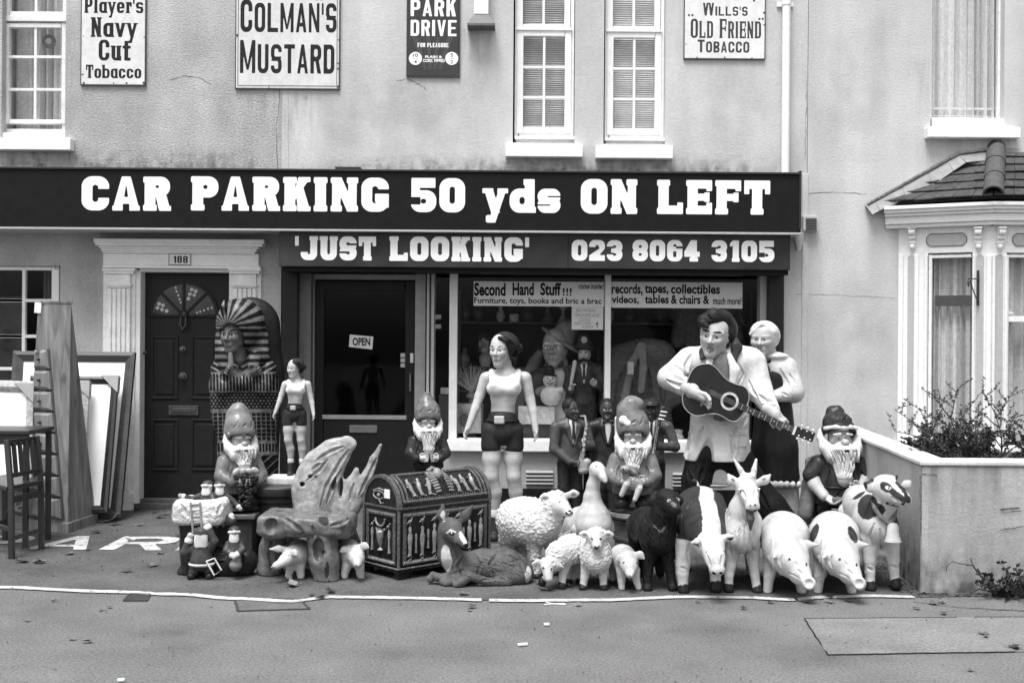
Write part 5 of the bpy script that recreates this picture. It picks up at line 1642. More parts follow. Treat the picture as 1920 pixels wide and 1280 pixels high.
def head(s, p, hh, yaw=0, pitch=0, tilt=0, skin='skin', lip='lip', brow='brow', eye='eye', pup='pupil', ears=True, nose=1.0, mouth=0.0, male=False, fat=0.0, eyes=True, smile=0.0):
    """a face on a head of height hh (frame units); chin at -0.5, crown at +0.5, eyes half way"""
    Rm = rotz(yaw) @ roty(tilt) @ rotx(pitch)
    C = s.P(*p); u = hh*s.unit*s.f
    Rw = (s.R if s.org is not None else Matrix.Identity(3)) @ Rm
    def W(v): return np.array(C+Rw @ Vector(v)*u)
    def el(c, r, m, k=.06, op='add', rot=None):
        o = Prim(); o.t = 'ell'; o.a = W(c); o.b = tuple(q*u for q in (r if not isinstance(r,(int,float)) else (r,r,r)))
        rr = Rw if rot is None else Rw @ rot
        o.rot = [list(x) for x in rr]; o.k = k*u; o.m = m; o.op = op; s.pr.append(o)
    def co(a, ra, b, rb, m, k=.05, op='add'):
        o = Prim(); o.t = 'cone'; o.a = W(a); o.b = W(b); o.ra, o.rb, o.sy, o.rot = ra*u, rb*u, 1.0, None; o.k = k*u; o.m = m; o.op = op; s.pr.append(o)
    jw = .215 if male else .18
    el((0,.07,.13),(.305+fat*.3,.37,.365),skin,.1)                         # skull
    el((0,-.06,-.13),(jw+.03+fat,.245,.30),skin,.16)                       # face mass
    co((0,-.205,-.40),.085 if male else .07,(0,-.10,-.36),.11,skin,.12)      # chin
    for q in (-1,1):
        co((q*(.19+fat*.8 if male else .16+fat*.8),.0,-.18),.07,(q*.05,-.17,-.41),.055,skin,.12)     # jaw line
        el((q*(.155+fat*.5),-.19,-.08),(.075+fat*.4,.085,.08),skin,.10)      # cheek bone
        if eyes:
            el((q*.125,-.33,.012),(.085,.075,.048),skin,.06,'cut')           # socket
        co((q*.215,-.22,.085),.03,(q*.06,-.285,.078),.032,skin,.06)          # brow ridge
        if ears: el((q*(.305+fat*.3),.06,-.01),(.03,.075,.115),skin,.04); el((q*(.325+fat*.3),.04,.0),(.02,.04,.06),skin,.03,'cut')
    co((0,-.275,.07),.026,(0,-.375-.04*(nose-1),-.10),.040*nose**.7,skin,.035)   # nose bridge
    el((0,-.375-.03*(nose-1),-.115),(.044*nose,.045*nose,.038*nose),skin,.03)
    for q in (-1,1):
        el((q*.048*nose,-.33,-.128),(.030*nose,.04,.030*nose),skin,.025)
        el((q*.024*nose,-.365,-.152),(.013*nose,.02,.010),skin,.01,'cut')
    if eyes:
        for q in (-1,1):
            el((q*.122,-.238,.008),(.058,.05,.034),eye,.012)
            el((q*.120,-.272,.008),(.027,.022,.030),pup,.004)
            co((q*.060,-.272,.026),.013,(q*.125,-.295,.042),.014,skin,.012); co((q*.125,-.295,.042),.014,(q*.19,-.255,.022),.012,skin,.012)   # upper lid
            co((q*.065,-.268,-.022),.010,(q*.18,-.255,-.020),.010,skin,.012)                                                               # lower lid
            bt = .015 if male else .010; co((q*.060,-.298,.098),bt,(q*.135,-.292,.122),bt,brow,.01); co((q*.135,-.292,.122),bt,(q*.21,-.245,.108),bt*.7,brow,.01)
    if mouth > 0:
        op_ = .035+.05*mouth
        el((0,-.30,-.262),(.078,.10,op_),pup,.02,'cut'); el((0,-.20,-.262),(.085,.06,op_*1.1),pup,.005)
        co((-.080,-.262,-.250),.014,(0,-.318,-.225+.02*mouth),.019,lip,.015); co((.080,-.262,-.250),.014,(0,-.318,-.225+.02*mouth),.019,lip,.015)
        co((-.075,-.258,-.265),.014,(0,-.300,-.290-.045*mouth),.021,lip,.015); co((.075,-.258,-.265),.014,(0,-.300,-.290-.045*mouth),.021,lip,.015)
        if mouth > .4: co((-.05,-.262,-.262+op_*.6),.014,(.05,-.262,-.262+op_*.6),.014,eye,.005)
    else:
        el((0,-.25,-.255),(.10,.07,.06),skin,.06)
        for q in (-1,1):
            co((q*.105,-.245,-.250+smile),.009,(q*.025,-.312,-.238),.014,lip,.012); co((q*.095,-.245,-.262+smile),.009,(q*.025,-.305,-.278),.018,lip,.012)
        co((-.080,-.30,-.260+smile*.8),.006,(0,-.345,-.258),.006,pup,.004,'cut'); co((.080,-.30,-.260+smile*.8),.006,(0,-.345,-.258),.006,pup,.004,'cut')
        if smile > .015:
            for q in (-1,1): co((q*.07,-.30,-.12),.010,(q*.135,-.27,-.25),.010,skin,.03,'cut')
    return W, el, co

def hand(s, w, d, r, m='skin', curl=.5, palm=None, side=1, spread=.5, up=None):
    """palm and five bent fingers from wrist point w along unit-frame direction d (both in frame coordinates), r = palm half width"""
    w = Vector(w); d = Vector(d).normalized()
    n = Vector(palm).normalized() if palm is not None else Vector((0,0,-1))     # palm faces this way
    l = d.cross(n).normalized()*side                                             # thumb side
    pc = w+d*r*1.05
    s.c((*w,r*.62),(*(w+d*r*1.6),r*.62),m,r*.5)
    for i,q in enumerate((-.75,-.25,.25,.75)):
        b = w+d*r*1.7+l*q*r*.95
        L = r*(1.05,1.25,1.35,1.15)[i]
        d1 = (d*(1-curl*.5)+n*curl*.6).normalized(); d2 = (d*(1-curl*1.2)+n*curl*1.2).normalized(); d3 = (d*(1-curl*1.9)+n*curl*1.2).normalized()
        p1 = b+d1*L*.55; p2 = p1+d2*L*.4; p3 = p2+d3*L*.3
        s.ch([(*(w+d*r*.9+l*q*r*.7),r*.30),(*b,r*.27),(*p1,r*.25),(*p2,r*.22),(*p3,r*.19)],m,r*.12)
    t0 = w+d*r*.5+l*r*.55; t1 = t0+(l*.8+d*.6+n*.2).normalized()*r*.75; t2 = t1+(d*.9+n*.45+l*.1).normalized()*r*.65
    s.ch([(*t0,r*.34),(*t1,r*.28),(*t2,r*.22)],m,r*.2)
# ================================================================ painted statues: shared paints
fm('skin', .46, .36, .05, 30, .05, 60, .45); fm('lip', .16, .4, .1, 30); fm('brow', .05, .5, .1, 30); fm('eye', .80, .2, .03, 30); fm('pupil', .012, .2, .1, 30)
fm('white', .50, .36, .07, 12, .10, 70, .4, var2=.08, scale2=5); fm('wool', .52, .7, .10, 40, .25, 60, .25, var2=.06, scale2=6)
fm('pigskin', .48, .36, .08, 10, .08, 60, .4, var2=.08, scale2=4); fm('hoof', .018, .35, .2, 30); fm('black', .016, .38, .2, 30, .06, 60); fm('blackfur', .014, .5, .3, 20, .35, 50)
fm('fawn', .085, .6, .25, 14, .3, 70, .3, var2=.25, scale2=6); fm('fawnpale', .50, .6, .15, 30, .2, 70); fm('eardark', .16, .6, .2, 30); fm('noseg', .30, .4, .2, 30)
fm('cowdark', .030, .4, .25, 14, .08, 60); fm('strap', .14, .5, .2, 30); fm('metal', .42, .35, .2, 40, .1, 50, metal=.3); fm('beak', .42, .4, .1, 30); fm('goatgrey', .10, .6, .3, 20)
fm('shade', .50, .5, .1, 20)
GR = 'farm animal statues lined up behind the white line'

def legs(s, specs, m, hoof=None, hh=8):
    for L in specs:
        s.ch([(*q,) for q in L], m, 5)
        if hoof:
            a = L[-1]; s.c((a[0],a[1]-hh,a[2],a[3]*1.08),(a[0]+.5,a[1]-1.5,a[2]-3,a[3]*1.28),hoof,1.0)
            s.e((a[0],a[1]-1,a[2]-a[3]*1.9),(1.0,3.5,3.5),hoof,1,op='cut')

def floor_cut(s, base_z=.006):
    p = Prim(); p.t = 'box'; p.a = np.array((0,s.y0,-1.0+base_z)); p.b = (9.,9.,1.0); p.ra = 0.0; p.rot = None; p.k = .002; p.m = s.pr[0].m; p.op = 'cut'; s.pr.append(p)

# ---------------- two pigs
def pig(dx, dy, label, patches):
    y0 = -3.14; t = thing('pig_statue', label, 'pig statue', gnd(1470+dx,1112+dy), GR)
    s = S(y0, .0065, k=9); s.off = (dx, dy, 1.0); w = 'pigskin'
    s.ch([(1468,1004,150,36),(1468,1003,90,44),(1470,1006,30,45),(1470,1022,-8,40)], w, 14)
    s.ch([(1471,1028,-16,38),(1484,1050,-48,30),(1500,1075,-72,19),(1512,1088,-86,12.5)], w, 10)
    s.e((1466,1050,-40),(22,18,20), w, 12); s.e((1497,1046,-42),(16,16,18), w, 12)
    s.c((1512,1088,-92,11.5),(1517,1093,-97,12.5), w, 2)
    s.e((1517,1093,-108),(8.5,8,8.5),w,1,op='cut')
    s.ch([(1496,1072,-76,2.5),(1486,1079,-70,2),(1478,1076,-62,2)], w, 2, op='cut')
    s.ch([(1448,1060,-14,3),(1456,1084,-20,3),(1470,1090,-30,3)], w, 5, op='cut')
    s.e((1479,1049,-64),(7,6,5), w, 3, op='cut'); s.dot(1480,1048,6,3.4,'shade',12); s.dot(1480,1048.5,2.6,2.6); s.dot(1512,1058,2,3); s.dot(1513,1091,1.6,3.4,'shade'); s.dot(1519,1093,1.6,3.4,'shade')
    s.c((1472,1041,-66,2.6),(1489,1045,-72,2.6), w, 3)
    # ears
    s.ch([(1495,1024,-32,9),(1513,1022,-44,9),(1534,1021,-56,2.5)], w, 4, sy=.45)
    s.ch([(1470,1032,-40,9),(1458,1037,-56,8),(1451,1045,-68,2.5)], w, 4, sy=.5)
    s.e((1463,1040,-64),(8,3,5),'shade',1,op='paint')
    legs(s, [[(1447,1050,0,17),(1442,1080,-4,10),(1439,1110,-6,8.5)],[(1494,1062,0,18),(1500,1088,-6,10),(1503,1108,-8,8.5)],[(1447,1030,130,18),(1446,1090,140,9)],[(1492,1030,130,18),(1494,1090,140,9)]], w)
    for L in ((1439,1110,-12),(1503,1108,-14)): s.e((L[0],L[1]-2,L[2]-6),(.9,4,4),w,1,op='cut')
    for q in patches: s.dot(*q, tol=.3)
    s.ch([(1468,985,190,3),(1472,975,198,3),(1466,972,200,2.5)], w, 2)
    for P_, r_, d_ in (([(1446,1012),(1441,1040),(1448,1068)],4,3.5),([(1452,1062),(1462,1082),(1476,1090)],3,3),([(1500,1085),(1490,1078),(1478,1074)],2,2.5),([(1466,1040),(1462,1052),(1466,1064)],3,2.5),([(1490,1052),(1498,1064)],3,2),([(1438,1085),(1446,1082)],2,2),([(1494,1066),(1504,1076)],3,2.5),([(1484,1020),(1490,1034)],4,2),([(1508,1080),(1503,1088)],2,1.6)): s.crease(P_, r_, d_)
    floor_cut(s); s.build('body', t)
pig(0, 0, 'plain white pig statue between the goat and the patched pig', [])
pig(94, 0, 'white pig statue with dark patches on its flanks beside the calf', [(1432,1000,7,20,'cowdark',22),(1505,1002,7,17,'cowdark',-24)])

# ---------------- goat
t = thing('goat_statue', 'white billy goat statue with upright horns and dark beard', 'goat statue', gnd(1395,1108), GR)
s = S(-3.12, .0062, k=9); w = 'white'
s.ch([(1390,985,150,34),(1390,984,70,38),(1388,988,10,36),(1390,1005,-10,32)], w, 14)
s.ch([(1389,990,-8,32),(1393,955,-14,25),(1399,925,-20,19)], w, 12, sy=.9)
s.ch([(1399,910,-26,20),(1405,926,-44,16.5),(1411,946,-66,12.5)], w, 7); s.e((1411,950,-68),(13,9,8),w,4)
s.ch([(1398,955,-72,1.6),(1411,961,-80,1.6),(1422,954,-72,1.6)], 'pupil', 1, op='add')
for q in ((1406,946,-80),(1416,946,-80)): s.e(q,(1.8,3,1.6),'pupil',1)
for q in ((1389,921,-46,-1),(1420,919,-46,1)): s.e(q[:3],(4.5,3,2.2),'shade',1); s.e((q[0],q[1],q[2]-2.5),(2.2,2,2),'pupil',.5); s.c((q[0]-5,q[1]-4,q[2]+1,2),(q[0]+5,q[1]-3,q[2],2),w,2)
for a, b in (((1384,907,-22,7),(1365,889,-24,3)),((1421,905,-22,7),(1444,890,-24,3))):
    s.ch([a,((a[0]+b[0])/2+(1 if a[0]<b[0] else -1)*2,(a[1]+b[1])/2+2,-26,8),b], w, 3, sy=.5)
    s.e(((a[0]+b[0])/2,(a[1]+b[1])/2+1,-33),(8,4,3.2),'eardark',.5,rot=roty(-42 if a[0]<b[0] else 42),op='paint')
s.ch([(1397,897,-24,6.5),(1388,880,-22,5.2),(1377,862,-16,2.6)], 'shade', 2); s.ch([(1411,896,-24,6.5),(1414,880,-22,5.2),(1418,861,-16,2.8)], 'shade', 2)
s.e((1404,893,-30),(12,9,7),w,4)
legs(s, [[(1373,1020,-2,19),(1370,1060,-4,10),(1367,1078,-6,8.5),(1366,1107,-8,8)],[(1408,1020,-2,18),(1412,1055,-4,10),(1415,1076,-6,8.5),(1420,1110,-8,8)],[(1372,1015,140,16),(1372,1088,150,7)],[(1408,1015,140,16),(1408,1088,150,7)]], w, 'hoof', 10)
for P_ in ([(1372,1000),(1368,1030),(1374,1048)],[(1406,1000),(1412,1030),(1408,1048)],[(1388,985),(1386,1030)],[(1396,985),(1398,1030)],[(1392,918),(1398,935)],[(1416,918),(1414,936)]): s.crease(P_,3.5,3)
s.fur(1366,1416,960,1035,46,14,88,2.0,1.6,3)
floor_cut(s); s.build('body', t)
s = S(-3.12, .0055, k=3); s.ch([(1406,957,-68,6.5),(1408,972,-70,6.5),(1407,993,-64,2.4)], 'goatgrey', 2); s.ch([(1402,958,-66,4),(1403,975,-66,3)], 'goatgrey', 2); s.build('beard', t)

# ---------------- cow with lowered head
t = thing('cow_statue', 'dark and white cow statue with its head lowered to the ground', 'cow statue', gnd(1310,1110), GR)
s = S(-3.14, .0065, k=10); w = 'white'
s.ch([(1312,955,190,44),(1313,962,110,50),(1318,985,30,48),(1320,1005,-5,42)], w, 16)
s.ch([(1318,930,190,16),(1325,970,40,18),(1330,1000,-30,16)], w, 14)
s.e((1285,940,185),(17,20,17),w,10); s.e((1342,938,185),(17,20,17),w,10)
s.ch([(1322,1000,-20,34),(1330,1020,-55,24),(1335,1028,-70,21)], w, 12)
s.ch([(1336,1026,-76,22),(1340,1044,-92,18),(1344,1066,-104,12.5)], w, 8); s.e((1345,1068,-105),(14,11,9),w,5)
s.c((1318,1012,-74,6),(1356,1008,-74,6),w,6)
for a, b in (((1318,1013,-72,6),(1298,1017,-72,3)),((1356,1009,-72,6),(1376,1005,-74,3))):
    s.ch([a,((a[0]+b[0])/2,(a[1]+b[1])/2,-74,7),b], w, 3, sy=.7); s.e((b[0]*.7+a[0]*.3,b[1]+4,-78),(7,4,3),'cowdark',.5,op='paint')
s.e((1329,1035,-96),(4.5,3.5,4),'pupil',1); s.e((1357,1035,-94),(2.6,3,4),'pupil',1)
for q in ((1338,1074,-114),(1352,1073,-114)): s.e(q,(2.6,3,1.6),'pupil',.8)
legs(s, [[(1288,1020,0,24),(1281,1058,-4,13),(1280,1074,-6,11),(1281,1110,-8,9)],[(1340,1035,0,20),(1341,1068,0,11),(1342,1104,-2,9.5)],[(1287,985,190,22),(1285,1065,195,10)],[(1342,985,190,22),(1343,1062,195,10)]], w, 'hoof', 13)
s.e((1312,1045,10),(10,14,9),w,8)
s.ch([(1311,920,225,5),(1306,906,230,4.5),(1302,902,228,6)], w, 3)
cx_ = s
def cowpaint(pts, mi, keys):
    # dark hide on both flanks, white along the spine, white belly and legs
    a = np.array(cx_.P(1316,930,190)); b = np.array(cx_.P(1332,1010,-40))
    t_ = np.clip((pts[:,1]-a[1])/(b[1]-a[1]),-.2,1.2); sx = a[0]+(b[0]-a[0])*t_
    off = np.abs(pts[:,0]-sx+.008*np.sin(pts[:,1]*16)); u = cx_.unit
    zlow = at(1300,1003,-3.16).z+.02*np.sin(pts[:,1]*9+pts[:,0]*14)
    sel = (off > (10+7*np.clip(t_,0,1))*u) & (pts[:,2] > zlow) & (pts[:,1] > -3.14-58*u)
    band = np.abs(pts[:,1]-(-3.14+150*u)-.05*np.sin(pts[:,0]*20)) < 9*u
    sel &= ~band
    if 'cowdark' in keys: mi[sel & (mi == keys.index('white'))] = keys.index('cowdark')
    return mi
for P_ in ([(1296,1008),(1288,1036),(1292,1056)],[(1312,1010),(1314,1040)],[(1326,1040),(1332,1062)],[(1354,1040),(1352,1060)],[(1338,1030),(1342,1052)],[(1276,1062),(1286,1066)],[(1300,935),(1288,955)],[(1336,935),(1344,958)],[(1280,960),(1278,1000)]): s.crease(P_,3.5,3)
s.pf = cowpaint; floor_cut(s); s.build('body', t)

# ---------------- calf with bell
t = thing('calf_statue', 'dark spotted white calf statue with a bell collar beside the garden wall', 'calf statue', gnd(1652,1100), GR)
s = S(-3.04, .0062, k=9); w = 'white'
s.ch([(1610,938,170,32),(1618,946,110,36),(1638,966,30,37),(1648,986,-2,35)], w, 10)
s.ch([(1648,974,-8,30),(1655,946,-18,23),(1659,928,-24,20)], w, 10, sy=.95)
s.ch([(1656,912,-30,22),(1672,922,-48,19),(1692,934,-66,14)], w, 7); s.e((1697,938,-70),(12,10,10),w,4); s.e((1700,936,-76),(8,6,8),'cowdark',1,op='paint')
s.e((1666,898,-32),(16,12,8),w,5)
s.line([(1656,908),(1666,915),(1680,926),(1694,936)],6,'cowdark',.12); s.dot(1662,913,13,9,'cowdark',30,.12); s.line([(1682,904),(1694,918),(1700,930)],3.5,'cowdark',.12)
s.dot(1665,914,5,2.8,'eye',15); s.dot(1666.5,914,2.2,2.6)
s.e((1693,944,-82),(3.5,3,3),'pupil',1); s.c((1660,943,-50,1.6),(1684,950,-68,1.6),'pupil',1)
s.ch([(1640,908,-30,6),(1634,898,-32,2.5)],'cowdark',2); s.ch([(1674,902,-36,6),(1682,892,-38,2.5)],'cowdark',2)
s.ch([(1645,918,-28,7),(1632,912,-32,10),(1622,906,-34,4)], w, 3, sy=.5); s.ch([(1690,918,-40,5),(1700,908,-42,8),(1706,903,-42,3)], w, 3, sy=.5); s.e((1632,912,-40),(8,5,7),'shade',.5,op='paint')
legs(s, [[(1632,1010,0,20),(1630,1050,-4,12),(1631,1072,-6,9.5),(1632,1104,-8,8.5)],[(1668,1012,0,19),(1674,1050,-4,12),(1676,1068,-6,9.5),(1679,1098,-8,8.5)],[(1590,960,165,20),(1596,1050,175,8)],[(1630,970,165,20),(1632,1050,175,8)]], w, 'hoof', 12)
s.e((1652,1035,0),(11,14,9),w,7)
for q in ((1627,950,19,24,'cowdark',10),(1634,955,26,14,'cowdark',0),(1600,1003,8,28,'cowdark',0),(1607,912,18,26,'cowdark',30),(1620,900,16,9,'cowdark',0),(1682,984,8,20,'cowdark',-8)): s.dot(*q, tol=.35)
for P_ in ([(1640,980),(1630,1005),(1636,1025)],[(1662,990),(1668,1018)],[(1650,990),(1652,1030)],[(1655,940),(1648,965)],[(1672,930),(1684,940)],[(1626,1064),(1636,1068)],[(1670,1060),(1682,1064)]): s.crease(P_,3.5,3)
floor_cut(s); s.build('body', t)
s = S(-3.04, .0055, k=2); s.ch([(1636,938,-20,4.5),(1640,952,-34,4.5),(1652,970,-42,4.5),(1668,982,-44,4.5)],'strap',1,sy=.8); s.ch([(1668,982,-44,4.5),(1675,972,-38,4.5),(1679,956,-24,4.5)],'strap',1,sy=.8); s.build('collar', t)
p = MB(); c = at(1674,1014,-3.04-46*mpp(-3.04)); u = mpp(-3.04)
p.lathe(c,[(2*u,34*u),(7*u,33*u),(10*u,28*u),(12*u,10*u),(14.5*u,3*u),(15.5*u,-1*u),(13*u,-1*u),(10*u,10*u),(2*u,26*u)],20,1,.8); p.build('bell', pmat('metal'), t, smooth=True)

# ---------------- dog
t = thing('dog_statue', 'black dog statue sitting upright among the farm animals', 'dog statue', gnd(1232,1104), GR)
t['label'] = 'black standing dog statue between the piglet and the cow'
s = S(-3.1, .006, k=8); w = 'blackfur'
s.ch([(1200,985,110,28),(1212,985,50,34),(1230,995,4,34),(1236,1010,-6,30)], w, 14)
s.ch([(1238,985,-8,29),(1244,962,-16,24),(1248,945,-20,21)], w, 10)
s.ch([(1249,937,-24,22),(1258,946,-42,15),(1267,955,-60,10.5)], w, 7); s.e((1269,953,-66),(7,6,5),'black',2); s.ch([(1252,960,-36,9),(1262,966,-54,6)], w, 4)
s.e((1252,930,-38),(16,8,7), w, 6)
s.ch([(1230,926,-20,7),(1226,940,-26,9),(1230,957,-28,4)], w, 3, sy=.5); s.ch([(1268,926,-24,5),(1274,938,-26,7),(1274,950,-26,3)], w, 3, sy=.5)
for q in ((1254,938,-48),(1272,936,-44)): s.e(q,(3.4,2.5,3.2),'noseg',1); s.e((q[0]+.6,q[1],q[2]-2),(2.3,2,2.3),'pupil',.5)
legs(s, [[(1220,1020,0,18),(1215,1065,-2,10),(1214,1098,-4,8.5),(1214,1104,-9,9)],[(1250,1020,0,17),(1255,1065,-2,10),(1260,1094,-4,8.5),(1261,1101,-9,9)],[(1196,1005,110,20),(1193,1045,118,11),(1200,1082,116,8.5)],[(1232,1010,105,18),(1234,1050,110,10),(1238,1074,104,8.5)]], w)
s.line([(1226,985),(1238,997),(1250,986)],1.6,'goatgrey'); s.dot(1254,938,3.2,2.8,'noseg'); s.dot(1255,938.5,2,2); s.dot(1273,936,2.2,2.6,'noseg'); s.dot(1263,945,6,4,'goatgrey',35); s.fur(1195,1262,965,1050,60,13,80,2.2,2.0,5); s.fur(1200,1225,1050,1090,10,12,85,2,1.5,6)  # pale muzzle and its highlight painted as one grey dot
floor_cut(s); s.build('body', t)

# ---------------- sheep and lambs
def hoofed(s, L, m='white'): legs(s, L, m, 'hoof', 7)
t = thing('sheep_statue', 'large woolly white sheep statue standing behind the fawn', 'sheep statue', gnd(990,1075), GR)
s = S(-2.72, .0062, k=9); w = 'wool'
s.ch([(970,972,30,40),(990,976,10,42),(1012,984,-8,39)], w, 16); s.e((962,985,30),(27,28,38),w,12)
s.ch([(1018,972,-12,34),(1036,952,-20,26)], w, 12); s.e((1044,935,-24),(20,19,17),w,6)
s.ch([(1044,943,-32,17),(1055,951,-44,14),(1064,959,-54,9.5)],'white',5); s.e((1066,961,-56),(9,8,7),'white',3)
s.e((1050,942,-50),(3.4,2.5,2.4),'pupil',.8); s.e((1068,943,-48),(2,2.5,2.4),'pupil',.8)
s.ch([(1061,961,-64,1.2),(1067,966,-66,1.2),(1073,960,-62,1.2)],'pupil',.5); s.e((1069,957,-64),(2.5,2,1.5),'pupil',.5)
for pts_ in ([(1032,934,-28,6),(1022,931,-30,7),(1014,932,-30,3)],[(1064,928,-32,6),(1076,925,-34,7),(1085,925,-34,3)]): s.ch(pts_,'white',3,sy=.5); s.e((pts_[1][0],pts_[1][1]+2,pts_[1][2]-6),(8,4,4),'eardark',.5,op='paint')
hoofed(s, [[(1000,1010,-10,17),(1004,1045,-14,10),(1007,1084,-16,8.5)],[(1030,1005,20,15),(1040,1050,16,9),(1042,1078,16,8)],[(952,1005,40,19),(950,1040,48,10),(958,1074,46,8)],[(975,1010,70,16),(980,1068,74,8)]],'wool')
s.wool = (.011, 125, ['wool']); floor_cut(s); s.build('body', t)

t = thing('lamb_statue', 'white lamb statue bending its head down to graze', 'lamb statue', gnd(1050,1100), GR)
s = S(-3.06, .0055, k=6); w = 'wool'
s.ch([(1086,1030,40,25),(1070,1030,20,27),(1050,1038,0,26)], w, 12); s.ch([(1044,1045,-8,22),(1034,1056,-18,16)], w, 8); s.e((1027,1056,-24),(15,13,11),w,5)
s.ch([(1026,1064,-30,12),(1029,1084,-40,7.5)],'white',4)
s.e((1018,1064,-40),(2.2,2,1.8),'pupil',.6); s.e((1034,1066,-42),(2.2,2,1.8),'pupil',.6)
for pts_ in ([(1018,1054,-26,5),(1008,1052,-28,4.5),(998,1056,-30,2)],[(1036,1055,-26,5),(1047,1058,-28,4.5),(1056,1063,-30,2)]): s.ch(pts_,'white',2.5,sy=.5)
hoofed(s, [[(1040,1055,-2,13),(1026,1080,-4,7),(1016,1094,-4,6)],[(1060,1055,-4,12),(1055,1080,-6,7.5),(1053,1101,-8,6.5)],[(1086,1045,46,13),(1086,1090,50,6)],[(1070,1045,40,12),(1066,1092,40,6)]],'white')
s.wool = (.009, 150, ['wool']); floor_cut(s); s.build('body', t)

t = thing('lamb_statue', 'white lamb statue facing the street with ears spread wide', 'lamb statue', gnd(1112,1104), GR)
s = S(-3.08, .0055, k=6); w = 'wool'
s.ch([(1112,1038,70,28),(1114,1036,30,30),(1117,1040,-4,28),(1118,1048,-10,26)], w, 12); s.ch([(1117,1028,-8,23),(1118,1012,-14,19)], w, 8); s.e((1118,1002,-16),(19,18,15),w,4)
s.ch([(1118,1009,-24,15),(1119,1022,-38,9)],'white',4); s.e((1119,1023,-39),(9,8,6),'white',2)
for q in ((1109,1009,-39),(1127,1009,-39)): s.e(q,(2.5,2,2),'pupil',.6)
s.ch([(1115,1024,-47,1),(1119,1027,-48,1),(1123,1024,-47,1)],'pupil',.5); s.c((1114,1029,-45,.9),(1123,1029,-45,.9),'pupil',.5)
for pts_ in ([(1106,1003,-20,5),(1096,1001,-22,6.5),(1087,1000,-22,3)],[(1131,1002,-20,5),(1141,1001,-22,6.5),(1149,1002,-22,3)]): s.ch(pts_,'white',2.5,sy=.5); s.e((pts_[1][0],pts_[1][1]+1,pts_[1][2]-6),(7,4,3.6),'eardark',.5,op='paint')
hoofed(s, [[(1101,1055,-4,13),(1096,1082,-6,7.5),(1092,1105,-8,6.5)],[(1131,1055,-4,13),(1131,1082,-6,7.5),(1132,1105,-8,6.5)],[(1100,1050,80,13),(1100,1094,84,6)],[(1128,1050,80,13),(1128,1094,84,6)]],'white')
s.wool = (.009, 150, ['wool']); floor_cut(s); s.build('body', t)

# ---------------- piglets
def piglet(label, y0, base, pts, head_, snout, ears, eyes_, lg):
    t = thing('piglet_statue', label, 'piglet statue', base, 'piglet statues')
    s = S(y0, .0048, k=6); w = 'pigskin'
    s.ch(pts, w, 8); s.ch(head_, w, 6); s.c(snout[0], snout[1], w, 1.5)
    d = Vector(snout[1][:3])-Vector(snout[0][:3]); d.normalize(); r = snout[1][3]
    for q in (-1,1): s.e(tuple(Vector(snout[1][:3])+d*r*1.1+Vector((q*r*.4,0,0))),(r*.26,r*.5,r*.32),'noseg',.5)
    for e_ in ears: s.ch(e_, w, 2.5, sy=.5)
    for q in eyes_: s.e(q,(2.0,1.8,1.6),'pupil',.5)
    legs(s, lg, w); floor_cut(s); s.build('body', t)
piglet('piglet statue looking left under the root chair', -2.86, gnd(552,1092), [(566,1032,90,19),(562,1036,40,24),(557,1042,8,23)], [(550,1040,-6,19),(536,1049,-24,12),(524,1057,-36,8)], ((524,1057,-36,7.5),(518,1060,-42,7.5)),
    [[(538,1030,-12,6),(522,1028,-18,6),(506,1029,-22,2)],[(546,1034,-20,6),(552,1036,-30,6),(556,1040,-34,2)]], [(541,1041,-28)], [[(545,1062,-2,9),(541,1078,-4,6),(546,1092,-6,5.5)],[(563,1062,0,10),(564,1078,0,7),(563,1091,-2,5.5)],[(552,1050,90,10),(552,1082,95,5.5)],[(580,1050,90,10),(580,1082,95,5.5)]])
piglet('piglet statue facing forward under the root chair beside the chest', -2.84, gnd(662,1090), [(646,1030,80,20),(652,1034,40,23),(660,1040,6,22)], [(666,1038,-8,18),(669,1047,-22,14),(670,1055,-32,9)], ((670,1055,-32,8),(670,1057,-39,8)),
    [[(655,1026,-10,6),(645,1030,-18,6),(638,1034,-20,2)],[(676,1024,-10,6),(684,1023,-16,6.5),(691,1026,-18,2)]], [(656,1041,-24),(679,1040,-24)], [[(650,1060,-2,10),(646,1076,-3,7),(647,1090,-4,5.5)],[(674,1060,-2,10),(676,1076,-3,7),(679,1088,-4,5.5)],[(636,1050,80,10),(636,1080,84,5.5)],[(662,1050,84,10),(662,1080,88,5.5)]])
piglet('piglet statue standing between the lamb and the black dog', -3.1, gnd(1180,1104), [(1164,1044,80,22),(1167,1046,40,25),(1174,1052,8,24)], [(1177,1050,-8,20),(1180,1062,-22,15),(1181,1072,-32,9)], ((1181,1072,-32,8.5),(1181,1075,-38,8.5)),
    [[(1170,1042,-10,6),(1162,1046,-18,6.5),(1155,1050,-20,2)],[(1190,1040,-10,6),(1200,1040,-16,7),(1208,1047,-18,2)]], [(1170,1055,-28),(1194,1055,-27)], [[(1166,1070,-2,11),(1165,1088,-3,7),(1166,1104,-4,6)],[(1190,1070,-2,11),(1193,1086,-3,7),(1197,1101,-4,6)],[(1150,1058,70,10),(1149,1088,76,5.5)],[(1184,1058,70,10),(1184,1088,76,5.5)]])

